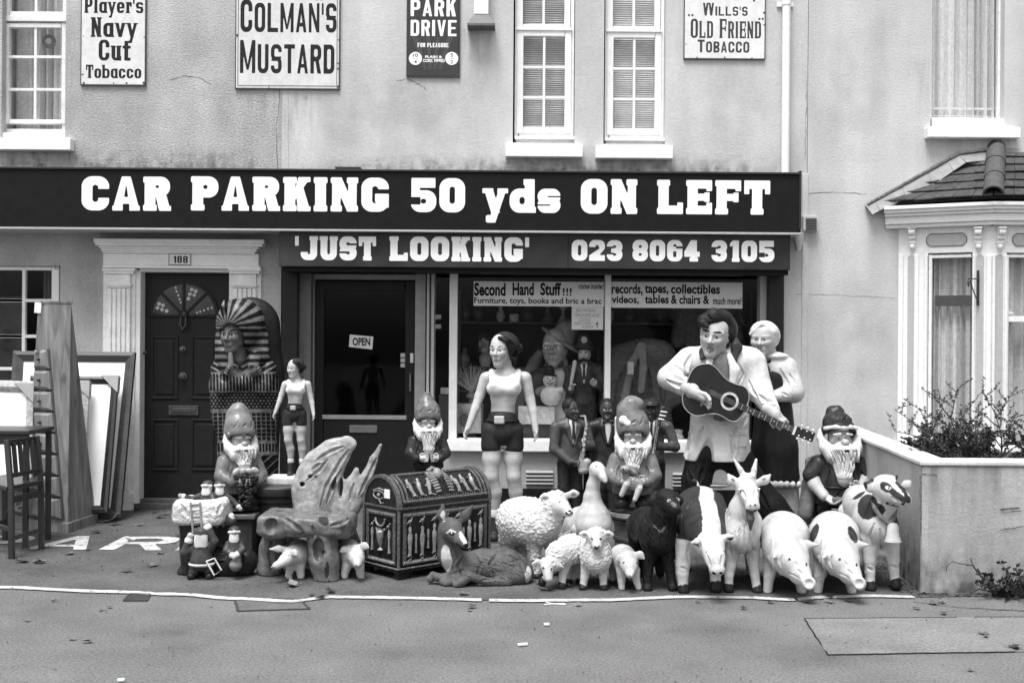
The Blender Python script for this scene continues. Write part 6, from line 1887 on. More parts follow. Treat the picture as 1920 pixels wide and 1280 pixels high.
# ---------------- goose
t = thing('goose_statue', 'white goose statue with long neck rising behind the lambs', 'goose statue', gnd(1108,1055), GR)
s = S(-2.5, .006, k=8); w = 'white'
s.ch([(1070,1002,40,22),(1092,985,20,34),(1110,982,-2,38)], w, 16); s.ch([(1055,1010,50,10),(1075,1003,36,20)], w, 8)
s.ch([(1112,958,-6,26),(1110,932,-6,15.5),(1112,910,-8,12),(1117,890,-12,11.5)], w, 10)
s.ch([(1119,879,-14,14.5),(1123,883,-20,13.5)], w, 6)
s.ch([(1127,887,-28,9),(1132,896,-38,7),(1135,901,-42,4.5)],'beak',2); s.ch([(1118,893,-27,1.3),(1126,884,-34,1.3),(1137,890,-30,1.3)],'goatgrey',.5)
s.e((1119,875,-27),(2.4,2,2.4),'pupil',.6); s.e((1135,876,-20),(2,2,2.4),'pupil',.6)

for x in (1098,1120): s.ch([(x,1015,0,9),(x,1050,0,4),(x,1056,-14,5)],'beak',3)
s.build('body', t)
s = S(-2.5,.0055,k=4); s.ch([(1118,985,-36,3),(1085,992,-16,12),(1056,1008,22,6)],'shade',3,sy=.5); s.build('wing', t)

# ---------------- lying fawn
t = thing('fawn_statue', 'brown fawn statue lying down with pale bib in front of the chest', 'fawn statue', gnd(905,1098))
s = S(-2.92, .0058, k=9); w = 'fawn'
s.ch([(868,1062,6,27),(905,1060,6,30),(945,1062,8,33),(965,1068,10,31)], w, 16); s.e((965,1078,-6),(32,24,20),w,12)
s.ch([(862,1062,0,26),(842,1040,-6,21),(838,1010,-10,18)], w, 12); s.ch([(840,992,-12,19),(848,996,-22,18),(862,1012,-38,10.5),(872,1021,-46,7)], w, 8)
s.e((846,984,-14),(18,16,14),w,8)
s.ch([(832,982,-12,5),(829,966,-16,9.5),(830,946,-16,3)], w, 3, sy=.5); s.ch([(862,980,-8,5),(872,966,-8,8.5),(886,948,-6,3)], w, 3, sy=.5); s.e((831,963,-24),(6,5,15),'fawnpale',.5,op='paint')
s.line([(838,998),(845,993),(853,997)],1.6,'fawnpale'); s.dot(847,1000,5,4,'pupil',20); s.dot(846,998,1.3,1.2,'eye')
s.dot(868,1008,5,14,'fawnpale',-24); s.dot(874,1022,5,4); s.dot(837,1046,10,25,'fawnpale',-6); s.line([(855,1018),(866,1027),(873,1027)],1.0)
s.ch([(868,1070,-12,14),(838,1084,-20,10),(822,1082,-24,7.5),(812,1078,-20,7)], w, 6); s.ch([(812,1078,-20,7),(808,1084,-20,8)],'goatgrey',2); s.ch([(850,1082,-24,9),(832,1092,-30,8)], w, 4)
s.ch([(880,1075,-20,13),(850,1088,-34,8.5),(836,1094,-38,7)], w, 5); s.ch([(950,1090,-24,12),(915,1090,-34,7.5),(880,1080,-40,8),(864,1094,-44,7.5)], w, 5); s.ch([(866,1090,-44,7.5),(856,1096,-46,7.5)],'goatgrey',2)
for P_, d_ in (([(930,1038),(918,1058),(926,1084)],4),([(955,1040),(975,1055),(985,1078)],2.5),([(868,1042),(858,1062),(866,1080)],4),([(890,1038),(900,1058),(894,1080)],3),([(846,1030),(850,1050)],3),([(838,1078),(856,1074),(870,1066)],3),([(900,1088),(930,1082),(948,1086)],3)): s.crease(P_,4,d_)
s.fur(868,985,1036,1082,70,14,25,1.8,1.3,8); s.dot(991,1080,6,20,'fawnpale',0,.15); s.ch([(990,1062,4,8),(997,1080,6,6)], w, 4)
floor_cut(s); s.build('body', t)
# ================================================================ human figures (statues)
fm('skinpale', .44, .4, .05, bump=.03); fm('top', .62, .5, .06, bump=.1); fm('darkcloth', .030, .45, .2, bump=.15); fm('midcloth', .085, .4, .25, bump=.15); fm('buckle', .40, .35, .1)
fm('belt', .018, .3, .2); fm('boot', .035, .35, .3); fm('darkhair', .022, .4, .3, bump=.5); fm('jacket', .60, .5, .06, bump=.15); fm('trouser', .014, .45, .35, bump=.2); fm('collar', .035, .4, .2); fm('shirt', .20, .45, .15); fm('bonnet', .62, .5, .05)
fm('oldskin', .42, .42, .10); fm('blouse', .58, .5, .08, bump=.25); fm('apron', .020, .35, .2); fm('skirt', .52, .5, .06); fm('lippale', .27, .4, .1); fm('gold', .14, .26, .4, bump=.2); fm('lapis', .010, .28, .3)
fm('goldskin', .10, .24, .35, bump=.1); fm('base', .55, .6, .1, bump=.2)

def woman(t, y0, off, vox):
    def N(k=8, v=None):
        s = S(y0, v or vox, k=k); s.off = off; return s
    s = N(9); w = 'skinpale'
    head(s, (938,657,-6), 64, yaw=-24, skin=w, lip='lip', brow='brow', pitch=0)
    s.ch([(949,676,6,9.5),(949,699,6,10)], w, 5)
    s.ch([(917,708,6,11.5),(980,708,6,11.5)], w, 10); s.c((947,714,4,27),(943,764,4,20.5), w, 10, sy=.72); s.c((943,764,4,20.5),(942,802,4,27), w, 6, sy=.75)
    for L in ([(910,709,6,11),(899,742,4,9),(891,766,-2,8.2),(878,801,-14,5.8)],[(986,709,6,11),(994,748,6,9),(999,770,2,8.2),(1004,804,-6,5.8)]): s.ch(L, w, 6)
    hand(s, (877,803,-15), (-.38,.88,-.25), 7.5, w, .45, (.5,.1,-.2), 1); hand(s, (1004,806,-7), (.10,.97,-.2), 7.5, w, .45, (-.5,.1,-.2), -1)
    s.ch([(922,815,4,18.5),(921,860,2,16.5),(921,893,-1,13.2),(928,922,5,12.8),(929,960,8,8.5)], w, 14)
    s.ch([(962,815,8,18.5),(963,860,8,16.5),(963,893,5,13.2),(967,922,11,12.8),(967,960,14,8.5)], w, 14)
    s.build('body', t)
    s = N(5); s.c((947,714,4,27.5),(944,742,4,24),'top',4,sy=.76); s.e((930,728,-12),(18,16,15),'top',10); s.e((960,728,-12),(18,16,15),'top',10); s.c((944,742,4,24),(943,764,4,21.3),'top',4,sy=.76)
    s.ch([(926,722,-22,7),(922,704,-6,6.5),(922,697,6,6)],'top',4); s.ch([(967,722,-20,7),(972,704,-4,6.5),(972,697,8,6)],'top',4); s.e((946,690,-14),(17,20,15),'top',3,op='cut')
    s.build('sleeveless_top', t)
    s = N(6); s.c((942,788,4,27.5),(942,806,4,30.5),'darkcloth',4,sy=.82); s.c((923,806,4,20.5),(921,836,3,19.3),'darkcloth',3); s.c((961,806,7,20.5),(963,836,8,19.3),'darkcloth',3); s.build('shorts', t)
    s = N(3); s.e((942,788,4),(33,27,6),'belt',2); s.e((942,786,4),(26,20,20),'belt',1,op='cut'); s.b((936,787,-23),(9.5,3,7.5),1.5,'buckle',1); s.build('belt', t)
    for (x, z, y1) in ((929,8,1016),(967,14,1014)):
        s = N(4); s.ch([(x,966,z,9.8),(x-1,1000,z,9.5)],'boot',3); s.ch([(x-1,1003,z+2,9.5),(x-4,1008,z-14,8)],'boot',4); s.c((x,958,z,10.5),(x,963,z,10.8),'top',1); s.b((x-2,y1,z-6),(9.5,15,3),2,'boot',1); s.build('boot', t)
    s = N(5); hm = 'darkhair'
    s.e((947,650,4),(28,29,29),hm,4); s.e((929,669,-27),(28,27,36),hm,3,op='cut'); s.e((950,692,-6),(36,34,24),hm,3,op='cut'); s.e((962,664,-8),(9,9,9),hm,2,op='cut')
    s.ch([(936,633,-22,3.5),(951,640,-24,4.2),(958,660,-18,3.2),(957,676,-16,1.2)],hm,2); s.e((972,652,24),(9,10,9),hm,3)
    for i in range(6): s.crease([(938+i*3,628+i*1.5),(952+i*3,634+i*3),(964+i*1.5,650+i*4)],1.6,1.6)
    s.build('hair', t)

t = thing('woman_statue', 'life-size woman statue in pale top and dark shorts beside the chest', 'woman statue', gnd(945,1016))
woman(t, -1.5, (0,0,1.0), .006)
t = thing('woman_statue', 'small woman statue in pale top and dark shorts on the round plinth', 'woman statue', at(553,895,-1.98))
woman(t, -1.98, (19.3,319.2,.566), .0042)
s = S(-1.98, .005, k=2); s.b((536,899,0),(31,28,8),4,'base',1); s.build('base', t)

# ---------------- guitarist
t = thing('guitarist_statue', 'life-size guitarist statue in white jacket with dark swept-up hair', 'guitarist statue', gnd(1350,1000))
Y = -1.3
s = S(Y, .0058, k=8)
head(s, (1339,629,-22), 84, yaw=-22, pitch=6, tilt=8, skin='skin', male=True, mouth=.55, brow='darkhair', lip='lippale')
s.ch([(1350,655,-4,19),(1352,682,2,21)],'skin',8); s.build('head', t); s = S(Y, .005, k=6)
hand(s,(1300,735,-62),(.85,.45,-.25),14,'skin',.5,(.1,.6,-.6),1); s.c((1288,728,-55,13),(1302,736,-62,11),'skin',4); s.build('hand', t); s = S(Y, .005, k=6)
hand(s,(1452,775,-56),(.55,.75,-.2),13,'skin',.75,(-.3,-.5,.8),-1); s.c((1440,766,-48,12),(1454,777,-56,11),'skin',4); s.build('hand', t)
s = S(Y, .0065, k=9); w = 'jacket'
s.ch([(1304,678,6,24),(1400,676,6,26)], w, 14); s.c((1350,690,4,52),(1350,780,2,50), w, 16, sy=.62); s.c((1350,780,2,50),(1346,852,0,63), w, 12, sy=.58)
s.ch([(1292,676,4,25),(1256,708,-14,22)], w, 10); s.ch([(1256,708,-14,22),(1296,732,-52,17)], w, 7)
s.ch([(1412,680,6,25),(1424,730,-8,23)], w, 10); s.ch([(1424,730,-8,23),(1446,768,-44,16)], w, 7)
s.b((1345,885,0),(90,80,22),1,w,2,op='cut')
s.c((1338,792,-46,1.5),(1323,874,-46,19),w,3,sy=2.2,op='cut')
s.e((1349,676,-32),(20,20,40),w,3,op='cut')
for a in ([(1250,690,-34),(1275,716,-62)],[(1262,730,-52),(1285,718,-66)],[(1270,682,-30),(1284,706,-44)],[(1408,705,-28),(1412,745,-34)],[(1428,752,-58),(1446,745,-60)],[(1400,690,-38),(1394,740,-40)],[(1390,800,-40),(1378,830,-44)],[(1300,800,-40),(1290,840,-44)]):
    s.c((*a[0],3.0),(*a[1],1.6),w,6,op='cut')
s.ch([(1332,672,-30,6),(1326,700,-36,8),(1336,745,-38,5)],w,3,sy=.5); s.ch([(1368,668,-30,6),(1378,695,-36,9),(1368,745,-38,5)],w,3,sy=.5)
for P_, r_, d_ in (([(1252,688),(1262,706),(1284,716)],6,5),([(1250,712),(1272,722),(1290,722)],5,4),([(1264,684),(1280,700),(1296,706)],5,4),([(1296,664),(1286,684),(1288,700)],5,4),([(1380,672),(1394,700),(1384,722),(1366,748)],2.6,3),([(1326,676),(1316,704),(1322,724),(1334,746)],2.6,3),([(1424,740),(1436,752),(1450,752)],5,5),([(1430,758),(1442,764),(1456,760)],4,4),([(1404,712),(1410,732),(1420,744)],4,3),([(1380,800),(1374,830),(1376,858)],6,4),([(1294,812),(1286,836),(1288,858)],6,5),([(1318,800),(1306,830)],5,4),([(1400,780),(1392,800)],4,3)): s.crease(P_, r_, d_)
s.b((1385,824,-27),(16,3,14),2,w,1,rot=rotz(14)); s.b((1385,812,-29),(17,3,4),1.5,w,1,rot=rotz(14))
s.line([(1369,809),(1404,811)],.9,'shade'); s.line([(1370,812),(1370,848),(1402,850)],.7,'shade'); s.dot(1341,783,3,3,'midcloth')
s.line([(1277,732),(1279,733)],1.4); s.line([(1283,734),(1285,735)],1.4)
s.build('jacket', t)
s = S(Y,.0065,k=8); w = 'trouser'
s.ch([(1318,850,6,31),(1306,900,4,27),(1300,960,4,26),(1298,1000,4,30)],w,8); s.ch([(1376,850,6,31),(1408,905,0,29),(1446,952,-6,29),(1470,988,-8,33)],w,8); s.c((1322,850,6,30),(1374,850,6,30),w,8)
s.ch([(1298,1010,-4,18),(1292,1015,-24,14)],'black',3); s.ch([(1476,1006,-12,16),(1500,1010,-24,13)],'black',3)
for P_ in ([(1290,880),(1300,915),(1296,950)],[(1318,875),(1312,905)],[(1398,885),(1424,920),(1446,960)],[(1380,880),(1400,915)]): s.crease(P_,5,4)
floor_cut(s); s.build('trousers', t)
s = S(Y,.0055,k=4); s.c((1350,680,-14,24),(1350,730,-14,24),'shirt',4,sy=.8); s.build('shirt', t)
s = S(Y,.005,k=3); s.ch([(1332,640,-10,6),(1322,660,-22,10),(1316,672,-30,4)],'collar',3,sy=.45); s.ch([(1376,630,-10,5),(1381,652,-24,10),(1377,678,-32,4)],'collar',3,sy=.45); s.ch([(1330,648,14,8),(1352,645,26,10),(1374,645,10,8)],'collar',4); s.build('shirt_collar', t)
s = S(Y,.005,k=5); hm='darkhair'
s.e((1347,618,2),(36,38,36),hm,5); s.e((1328,642,-40),(31,30,37),hm,3,op='cut'); s.e((1356,655,-10),(34,24,22),hm,3,op='cut')
s.ch([(1320,602,-34,13),(1338,594,-34,16),(1356,598,-22,16),(1366,614,-8,14)],hm,5); s.ch([(1318,606,-42,7),(1326,612,-48,4)],hm,2); s.c((1367,625,-14,8),(1362,648,-22,5),hm,3); s.ch([(1360,650,18,13),(1362,665,20,10)],hm,4)
for i in range(7): s.ch([(1322+i*6,594-2.5*math.sin(i*.5)*2,-52+i*5,1.3),(1344+i*5,600+i*2,-44+i*6,1.3),(1364+i*1.5,622+i*3,-26+i*5,1.3)],hm,2.5,op='cut')
s.build('hair', t)
# guitar, flat-topped box following the outline
gy = Y-62*mpp(Y)
out = [(290,510),(330,472),(400,459),(450,478),(490,520),(540,572),(600,602),(660,620),(690,660),(692,720),(662,790),(622,850),(590,866),(550,856),(510,832),(460,812),(400,815),(340,826),(290,815),(250,782),(229,740),(225,690),(240,640),(262,570)]
out = [(x/3.766+1220, y/3.766+560) for x,y in out]
def catmull(P, n=4):
    o = []; L = len(P)
    for i in range(L):
        p0,p1,p2,p3 = P[i-1],P[i],P[(i+1)%L],P[(i+2)%L]
        for k in range(n):
            u_ = k/n; o.append(tuple(.5*((2*p1[q])+(-p0[q]+p2[q])*u_+(2*p0[q]-5*p1[q]+4*p2[q]-p3[q])*u_*u_+(-p0[q]+3*p1[q]-3*p2[q]+p3[q])*u_**3) for q in (0,1)))
    return o
cs = catmull(out)
p = MB(); p.prism([(at(x,y_,gy).x, at(x,y_,gy).z) for x,y_ in cs], gy, gy+.085)
m_gtop = mat('guitar_top', .022, .22, .35, 5, spec=.35)
gb = p.build('guitar_body', m_gtop, t, bevel=.006)
p = MB(); ring = [at(x,y_,gy-.002) for x,y_ in cs]; p.tube(ring+[ring[0]], .0035, 6); p.build('guitar_binding', mat('guitar_binding',.35,.4), gb)
def disc(px, py, y, r_, m, par, name, r0=0):
    c = at(px,py,y); q = MB(); n = 28
    if r0:
        for i in range(n):
            a, b = 2*math.pi*i/n, 2*math.pi*(i+1)/n
            q.prism([(c.x+r0*math.cos(a),c.z+r0*math.sin(a)),(c.x+r_*math.cos(a),c.z+r_*math.sin(a)),(c.x+r_*math.cos(b),c.z+r_*math.sin(b)),(c.x+r0*math.cos(b),c.z+r0*math.sin(b))], y, y+.003)
    else: q.prism([(c.x+r_*math.cos(2*math.pi*i/n),c.z+r_*math.sin(2*math.pi*i/n)) for i in range(n)], y, y+.003)
    return q.build(name, m, par)
u = mpp(gy)
disc(1368,752,gy-.003,12*u,m_black,gb,'sound_hole'); disc(1368,752,gy-.004,17*u,mat('rosette',.55,.4,.3,90),gb,'rosette',12.5*u)
p = MB(); p.prism([(at(x,y_,gy).x,at(x,y_,gy).z) for x,y_ in ((1352,771),(1362,768),(1378,768),(1366,786),(1350,790),(1338,786),(1340,774))], gy-.0035, gy); p.build('pick_guard', mat('pick_guard',.012,.3), gb)
A0, A1 = at(1384,760,gy-.012), at(1489,806,gy-.03)
p = MB(); p.bar(A0,A1,.046,.022,up=(0,1,0)); nk = p.build('guitar_neck', mat('fretboard',.03,.4,.2,30), t, bevel=.003)
for k in range(9):
    q = A0.lerp(A1,.06+k*.105); d = (A1-A0).normalized(); n_ = Vector((-d.z,0,d.x)); q = q+Vector((0,-.013,0))
    p = MB(); p.bar(q-n_*.022,q+n_*.022,.0035,.003,up=(0,1,0)); p.build('fret', mat('fret_metal',.5,.3,metal=.5), nk)
    if k in (1,3,5,7):
        q2 = q+d*.022; p = MB(); p.ball(q2,(.004,.002,.004)); p.build('fret_dot', mat('fret_dot',.7,.4), nk)
A2 = at(1526,820,gy-.04)
p = MB(); p.bar(A1,A2,.072,.018,up=(0,1,0)); hs = p.build('headstock', mat('headstock_black',.015,.3), t, bevel=.004)
p = MB(); q = A1; d = (A2-A1).normalized(); n_ = Vector((-d.z,0,d.x)); p.bar(q-n_*.034+Vector((0,-.008,0)),q+n_*.034+Vector((0,-.008,0)),.016,.02,up=(0,1,0)); p.build('nut', mat('nut_ivory',.6,.4), hs)
for k in range(3):
    for sg in (-1,1):
        q = A1.lerp(A2,.28+k*.28)
        p = MB(); p.ball(q+n_*sg*.050,(.010,.008,.008)); p.ball(q+n_*sg*.026+Vector((0,-.012,0)),(.006,.005,.006)); p.build('tuning_peg', mat('peg_white',.7,.3), hs, smooth=True)
p = MB()
for k in range(6):
    n2 = n_*(-.016+k*.0064); p.tube([at(1325,731,gy-.006)+n2, A0.lerp(A1,0)+n2+Vector((0,-.006,0)), A1+n2+Vector((0,-.012,0))], .0007, 4)
p.build('strings', mat('string_metal',.45,.3,metal=.6), gb)
p = MB(); c = at(1327,732,gy-.004); p.bar(c-n_*.05,c+n_*.05,.016,.012,up=(0,1,0)); p.build('bridge', mat('headstock_black',.015), gb, bevel=.002)

# ---------------- old woman
t = thing('old_woman_statue', 'statue of an elderly woman in white bonnet and dark apron behind the guitarist', 'woman statue', gnd(1452,970))
Y = -.92
s = S(Y,.0058,k=7)
head(s,(1430,637,-14),68,yaw=-26,skin='oldskin',brow='shade',fat=.05,smile=.03,nose=1.25)
s.ch([(1440,655,0,14),(1443,672,2,15)],'oldskin',6); s.build('head', t); s = S(Y,.005,k=6)
hand(s,(1450,742,-36),(-.9,.1,-.3),9,'oldskin',.6,(0,.6,-.6),1); s.build('hand', t)
s = S(Y,.005,k=4); s.e((1433,622,-2),(26,28,21),'bonnet',3); s.e((1436,630,10),(27,24,27),'bonnet',4); s.e((1416,643,-24),(22,20,20),'bonnet',2,op='cut'); s.ch([(1408,626,-16,4),(1428,608,-26,4.5),(1450,620,-18,4)],'bonnet',3)
s.wool = (.003,120,['bonnet']); s.build('bonnet', t)
s = S(Y,.006,k=7); w='blouse'
s.ch([(1418,688,4,18),(1472,690,4,20)],w,10); s.c((1446,695,2,36),(1448,745,2,30),w,10,sy=.7)
s.ch([(1476,692,4,20),(1488,735,-8,20)],w,8); s.ch([(1487,735,-8,19),(1458,742,-30,12)],w,6); s.ch([(1416,692,4,18),(1412,735,0,16)],w,8)
s.e((1446,668,2),(32,26,9),w,4); s.cre += [([(1462,690),(1476,715),(1484,735)],3,.012),([(1480,700),(1492,722)],3,.010),([(1465,735),(1478,742)],3,.010),([(1450,700),(1452,725)],2.5,.008)]; s.build('blouse', t)
s = S(Y,.006,k=6); w='skirt'
s.ch([(1452,750,6,32),(1457,860,6,38),(1458,968,6,42)],w,8,sy=.75)
for k in range(9): x = 1424+k*9; s.c((x,880,-26,2.5),(x+ (x-1457)*.06,968,-32,3),w,4,op='cut')
s.b((1458,1010,0),(90,90,41),1,w,1,op='cut'); s.build('skirt', t)
s = S(Y,.006,k=6); w='apron'
s.ch([(1446,712,-14,22),(1448,750,-8,28)],w,6,sy=.62); s.ch([(1450,750,0,34),(1452,840,-2,42),(1454,893,-2,45)],w,8,sy=.72)
for k in range(7): x = 1420+k*11; s.c((1450+(x-1450)*.5,765,-34,2),(x,895,-40,3.5),w,6,op='cut')
s.b((1454,950,0),(90,90,44),1,w,1,op='cut'); s.build('apron', t)
s = S(Y,.005,k=3)
for k in range(9): x = 1412+k*10.5; s.e((x,908,-2-33*math.sqrt(max(0,1-((x-1454)/46)**2))),(6.5,6,7),'top',2)
s.build('apron_lace', t)
s = S(Y,.0045,k=2); s.ch([(1425,676,-30,5),(1433,680,-33,2.5),(1441,676,-30,5)],'black',2); s.ch([(1432,681,-33,3),(1428,694,-32,4)],'black',1); s.ch([(1434,681,-33,3),(1440,693,-31,4)],'black',1); s.build('bow', t)

# ---------------- suited musicians
fm('suit', .075, .35, .3, bump=.12); fm('suitdark', .030, .32, .3, bump=.12); fm('darkskin', .050, .3, .25); fm('shirtw', .62, .45, .05); fm('tie', .03, .4, .2); fm('brass', .30, .25, .3); fm('doublebass', .06, .3, .3); fm('hatfelt', .16, .7, .2, bump=.3)
def suitman(t, y0, org, sc, yaw, suit, skin, hyaw=0, hpitch=0, arms=(), vox=.0045, hair='darkhair', mouth=0, lower=True, tie='tie', hh=.185, legs_dark='suitdark', smile=.02):
    def N(k=.02): return S(y0, vox, org, sc, yaw, k)
    s = N(.03); W, el, co = head(s,(0,.918,-.02),hh,yaw=hyaw,pitch=hpitch,skin=skin,male=True,mouth=mouth,brow=hair or 'darkhair',smile=smile,nose=1.25)
    s.c((0,.87,0,.035),(0,.82,.0,.04),skin,.02)
    s.build('head', t)
    for a in arms:
        s = N(.03); q = a[2]; hand(s, q[0], q[1], .030, skin, .7, q[2] if len(q) > 2 else (0,0,-1), a[3] if len(a) > 3 else 1); s.build('hand', t)
    if hair:
        s = N(.015); C = Vector((0,.918,-.02)); Rm = rotz(hyaw) @ rotx(hpitch)
        def HP(v): q = Rm @ Vector((v[0],v[1],v[2]))*hh; return (q.x, C.y+q.z, C.z+q.y)
        s.e(HP((0,.10,.22)),(.325*hh,.38*hh,.34*hh),hair,.01); s.e(HP((0,-.30,.02)),(.33*hh,.34*hh,.42*hh),hair,.008,op='cut'); s.e(HP((0,0,-.35)),(.4*hh,.5*hh,.33*hh),hair,.008,op='cut'); s.build('hair', t)
    s = N(.03)
    s.c((-.085,.79,0,.045),(.085,.79,0,.045),suit,.04); s.c((0,.77,0,.098),(0,.62,0,.090),suit,.04,sy=.7); s.c((0,.62,0,.09),(0,.455,0,.112),suit,.03,sy=.68)
    for a in arms:
        for i in range(len(a[1])-1):
            s.c((*a[1][i],.046-.008*i),(*a[1][i+1],.040-.008*i),suit,.02)
    s.e((0,.80,-.075),(.042,.05,.10),suit,.01,op='cut')
    s.c((0,.60,-.085,.006),(.01,.46,-.095,.012),suit,.012,op='cut')
    for sg in (-1,1):
        s.ch([(sg*.040,.84,-.03,.014),(sg*.05,.78,-.068,.022),(sg*.012,.64,-.078,.010)],suit,.01,sy=.5)
        s.c((sg*.05,.60,-.075,.004),(sg*.075,.50,-.078,.006),suit,.02,op='cut')
    s.b((0,.40,0),(.3,.3,.05),.01,suit,.01,op='cut'); s.build('jacket', t)
    s = N(.02); s.c((0,.80,-.030,.05),(0,.66,-.036,.048),'shirtw',.02,sy=.75); s.ch([(-.03,.845,-.02,.014),(0,.83,-.045,.010)],'shirtw',.01); s.ch([(.03,.845,-.02,.014),(0,.83,-.045,.010)],'shirtw',.01)
    s.build('shirt', t)
    s = N(.008)
    if tie == 'bow':
        s.ch([(-.032,.825,-.068,.016),(0,.825,-.072,.007),(.032,.825,-.068,.016)],'tie',.006,sy=.6)
    else: s.ch([(0,.825,-.062,.014),(0,.80,-.075,.010),(0,.70,-.082,.015)],'tie',.006,sy=.5)
    s.build('bow_tie' if tie == 'bow' else 'necktie', t)
    if lower:
        s = N(.03)
        for sg in (-1,1): s.ch([(sg*.05,.48,0,.062),(sg*.056,.27,-.005,.050),(sg*.062,.05,0,.046)],legs_dark,.03)
        s.build('trousers', t)
        s = N(.02)
        for sg in (-1,1): s.ch([(sg*.062,.030,.01,.034),(sg*.074,.022,-.075,.028)],'black',.02)
        s.b((0,-.05,0),(.3,.3,.05),.0,'black',.001,op='cut'); s.build('shoes', t)

GRM = 'jazz band figures under the shop window'
t = thing('musician_figure', 'saxophone player figure in grey suit standing under the shop window', 'musician figure', gnd(1068,978), GRM)
org = (1068,976); Y=-.52
suitman(t,Y,org,226,18,'suit','darkskin',hyaw=28,hpitch=-6,arms=[('l',[(-.13,.78,0),(-.15,.60,-.02),(-.04,.50,-.10)],((-.04,.50,-.11),(.85,-.15,-.35),(0,.2,-.8)),1),('r',[(.13,.78,0),(.17,.62,-.03),(.07,.62,-.12)],((.07,.62,-.13),(-.7,.1,-.4),(0,.2,-.8)),-1)])
s = S(Y,.0042,org,226,18,.01); s.ch([(.045,.875,-.115,.006),(.075,.875,-.14,.009),(.085,.80,-.15,.012),(.055,.60,-.15,.018),(.035,.47,-.15,.024),(.045,.43,-.155,.027),(.075,.44,-.165,.030),(.085,.50,-.17,.034)],'brass',.012)
for k in range(6): s.e((.078-.006*k,.77-.045*k,-.165),.010,'brass',.004)
s.build('saxophone', t)
t = thing('musician_figure', 'singer figure in dark dinner jacket and bow tie beside the saxophone player', 'musician figure', gnd(1138,976), GRM)
org = (1136,974); Y=-.42
suitman(t,Y,org,224,6,'suitdark','darkskin',hyaw=-8,hpitch=-8,mouth=1.0,tie='bow',arms=[('l',[(-.13,.78,0),(-.145,.60,0),(-.13,.45,-.03)],((-.13,.44,-.03),(0,-1,-.1),(0.5,0,-.5)),1),('r',[(.13,.78,0),(.16,.62,-.02),(.08,.60,-.12)],((.08,.60,-.13),(-.4,.3,-.6),(0,.4,-.6)),-1)])
s = S(Y,.004,org,224,6,.01); s.c((.055,.46,-.17,.016),(.05,.86,-.17,.016),'shirtw',.004); s.build('cane', t)
t = thing('musician_figure', 'double bass player figure in dark suit and cap behind the middle gnome', 'musician figure', gnd(1222,978), GRM)
org = (1222,976); Y=-.5
suitman(t,Y,org,226,-14,'suit','darkskin',hyaw=-10,tie='bow' if False else 'tie',arms=[('l',[(-.13,.78,0),(-.15,.60,-.03),(-.05,.52,-.14)],((-.05,.52,-.15),(.8,0,-.3),(0,.2,-.8)),1),('r',[(.13,.78,0),(.19,.62,-.02),(.05,.63,-.15)],((.05,.63,-.16),(-.4,.6,-.3),(0,.3,-.7)),-1)])
s = S(Y,.0045,org,226,-14,.012); s.e((-.02,.14,-.19),(.13,.05,.12),'doublebass',.03); s.e((-.01,.34,-.19),(.10,.05,.10),'doublebass',.03); s.ch([(0,.44,-.22,.018),(.07,.78,-.20,.014),(.10,.92,-.20,.016)],'doublebass',.01)
s.e((.11,.945,-.20),(.022,.022,.024),'doublebass',.01)
for k in range(3): s.c((.075+.011*k,.86+.03*k,-.215,.006),(.12+.011*k,.855+.03*k,-.215,.006),'shirtw',.003)
for k in (-1,1): s.c((-.01+.008*k,.20,-.243,.003),(.07+.006*k,.80,-.222,.003),'shirtw',.002)
s.build('double_bass', t)
s = S(Y,.0042,org,226,-14,.01); s.e((-.01,.975,-.02),(.075,.085,.035),'suitdark',.02); s.e((-.01,.962,-.07),(.06,.05,.012),'suitdark',.01); s.build('cap', t)

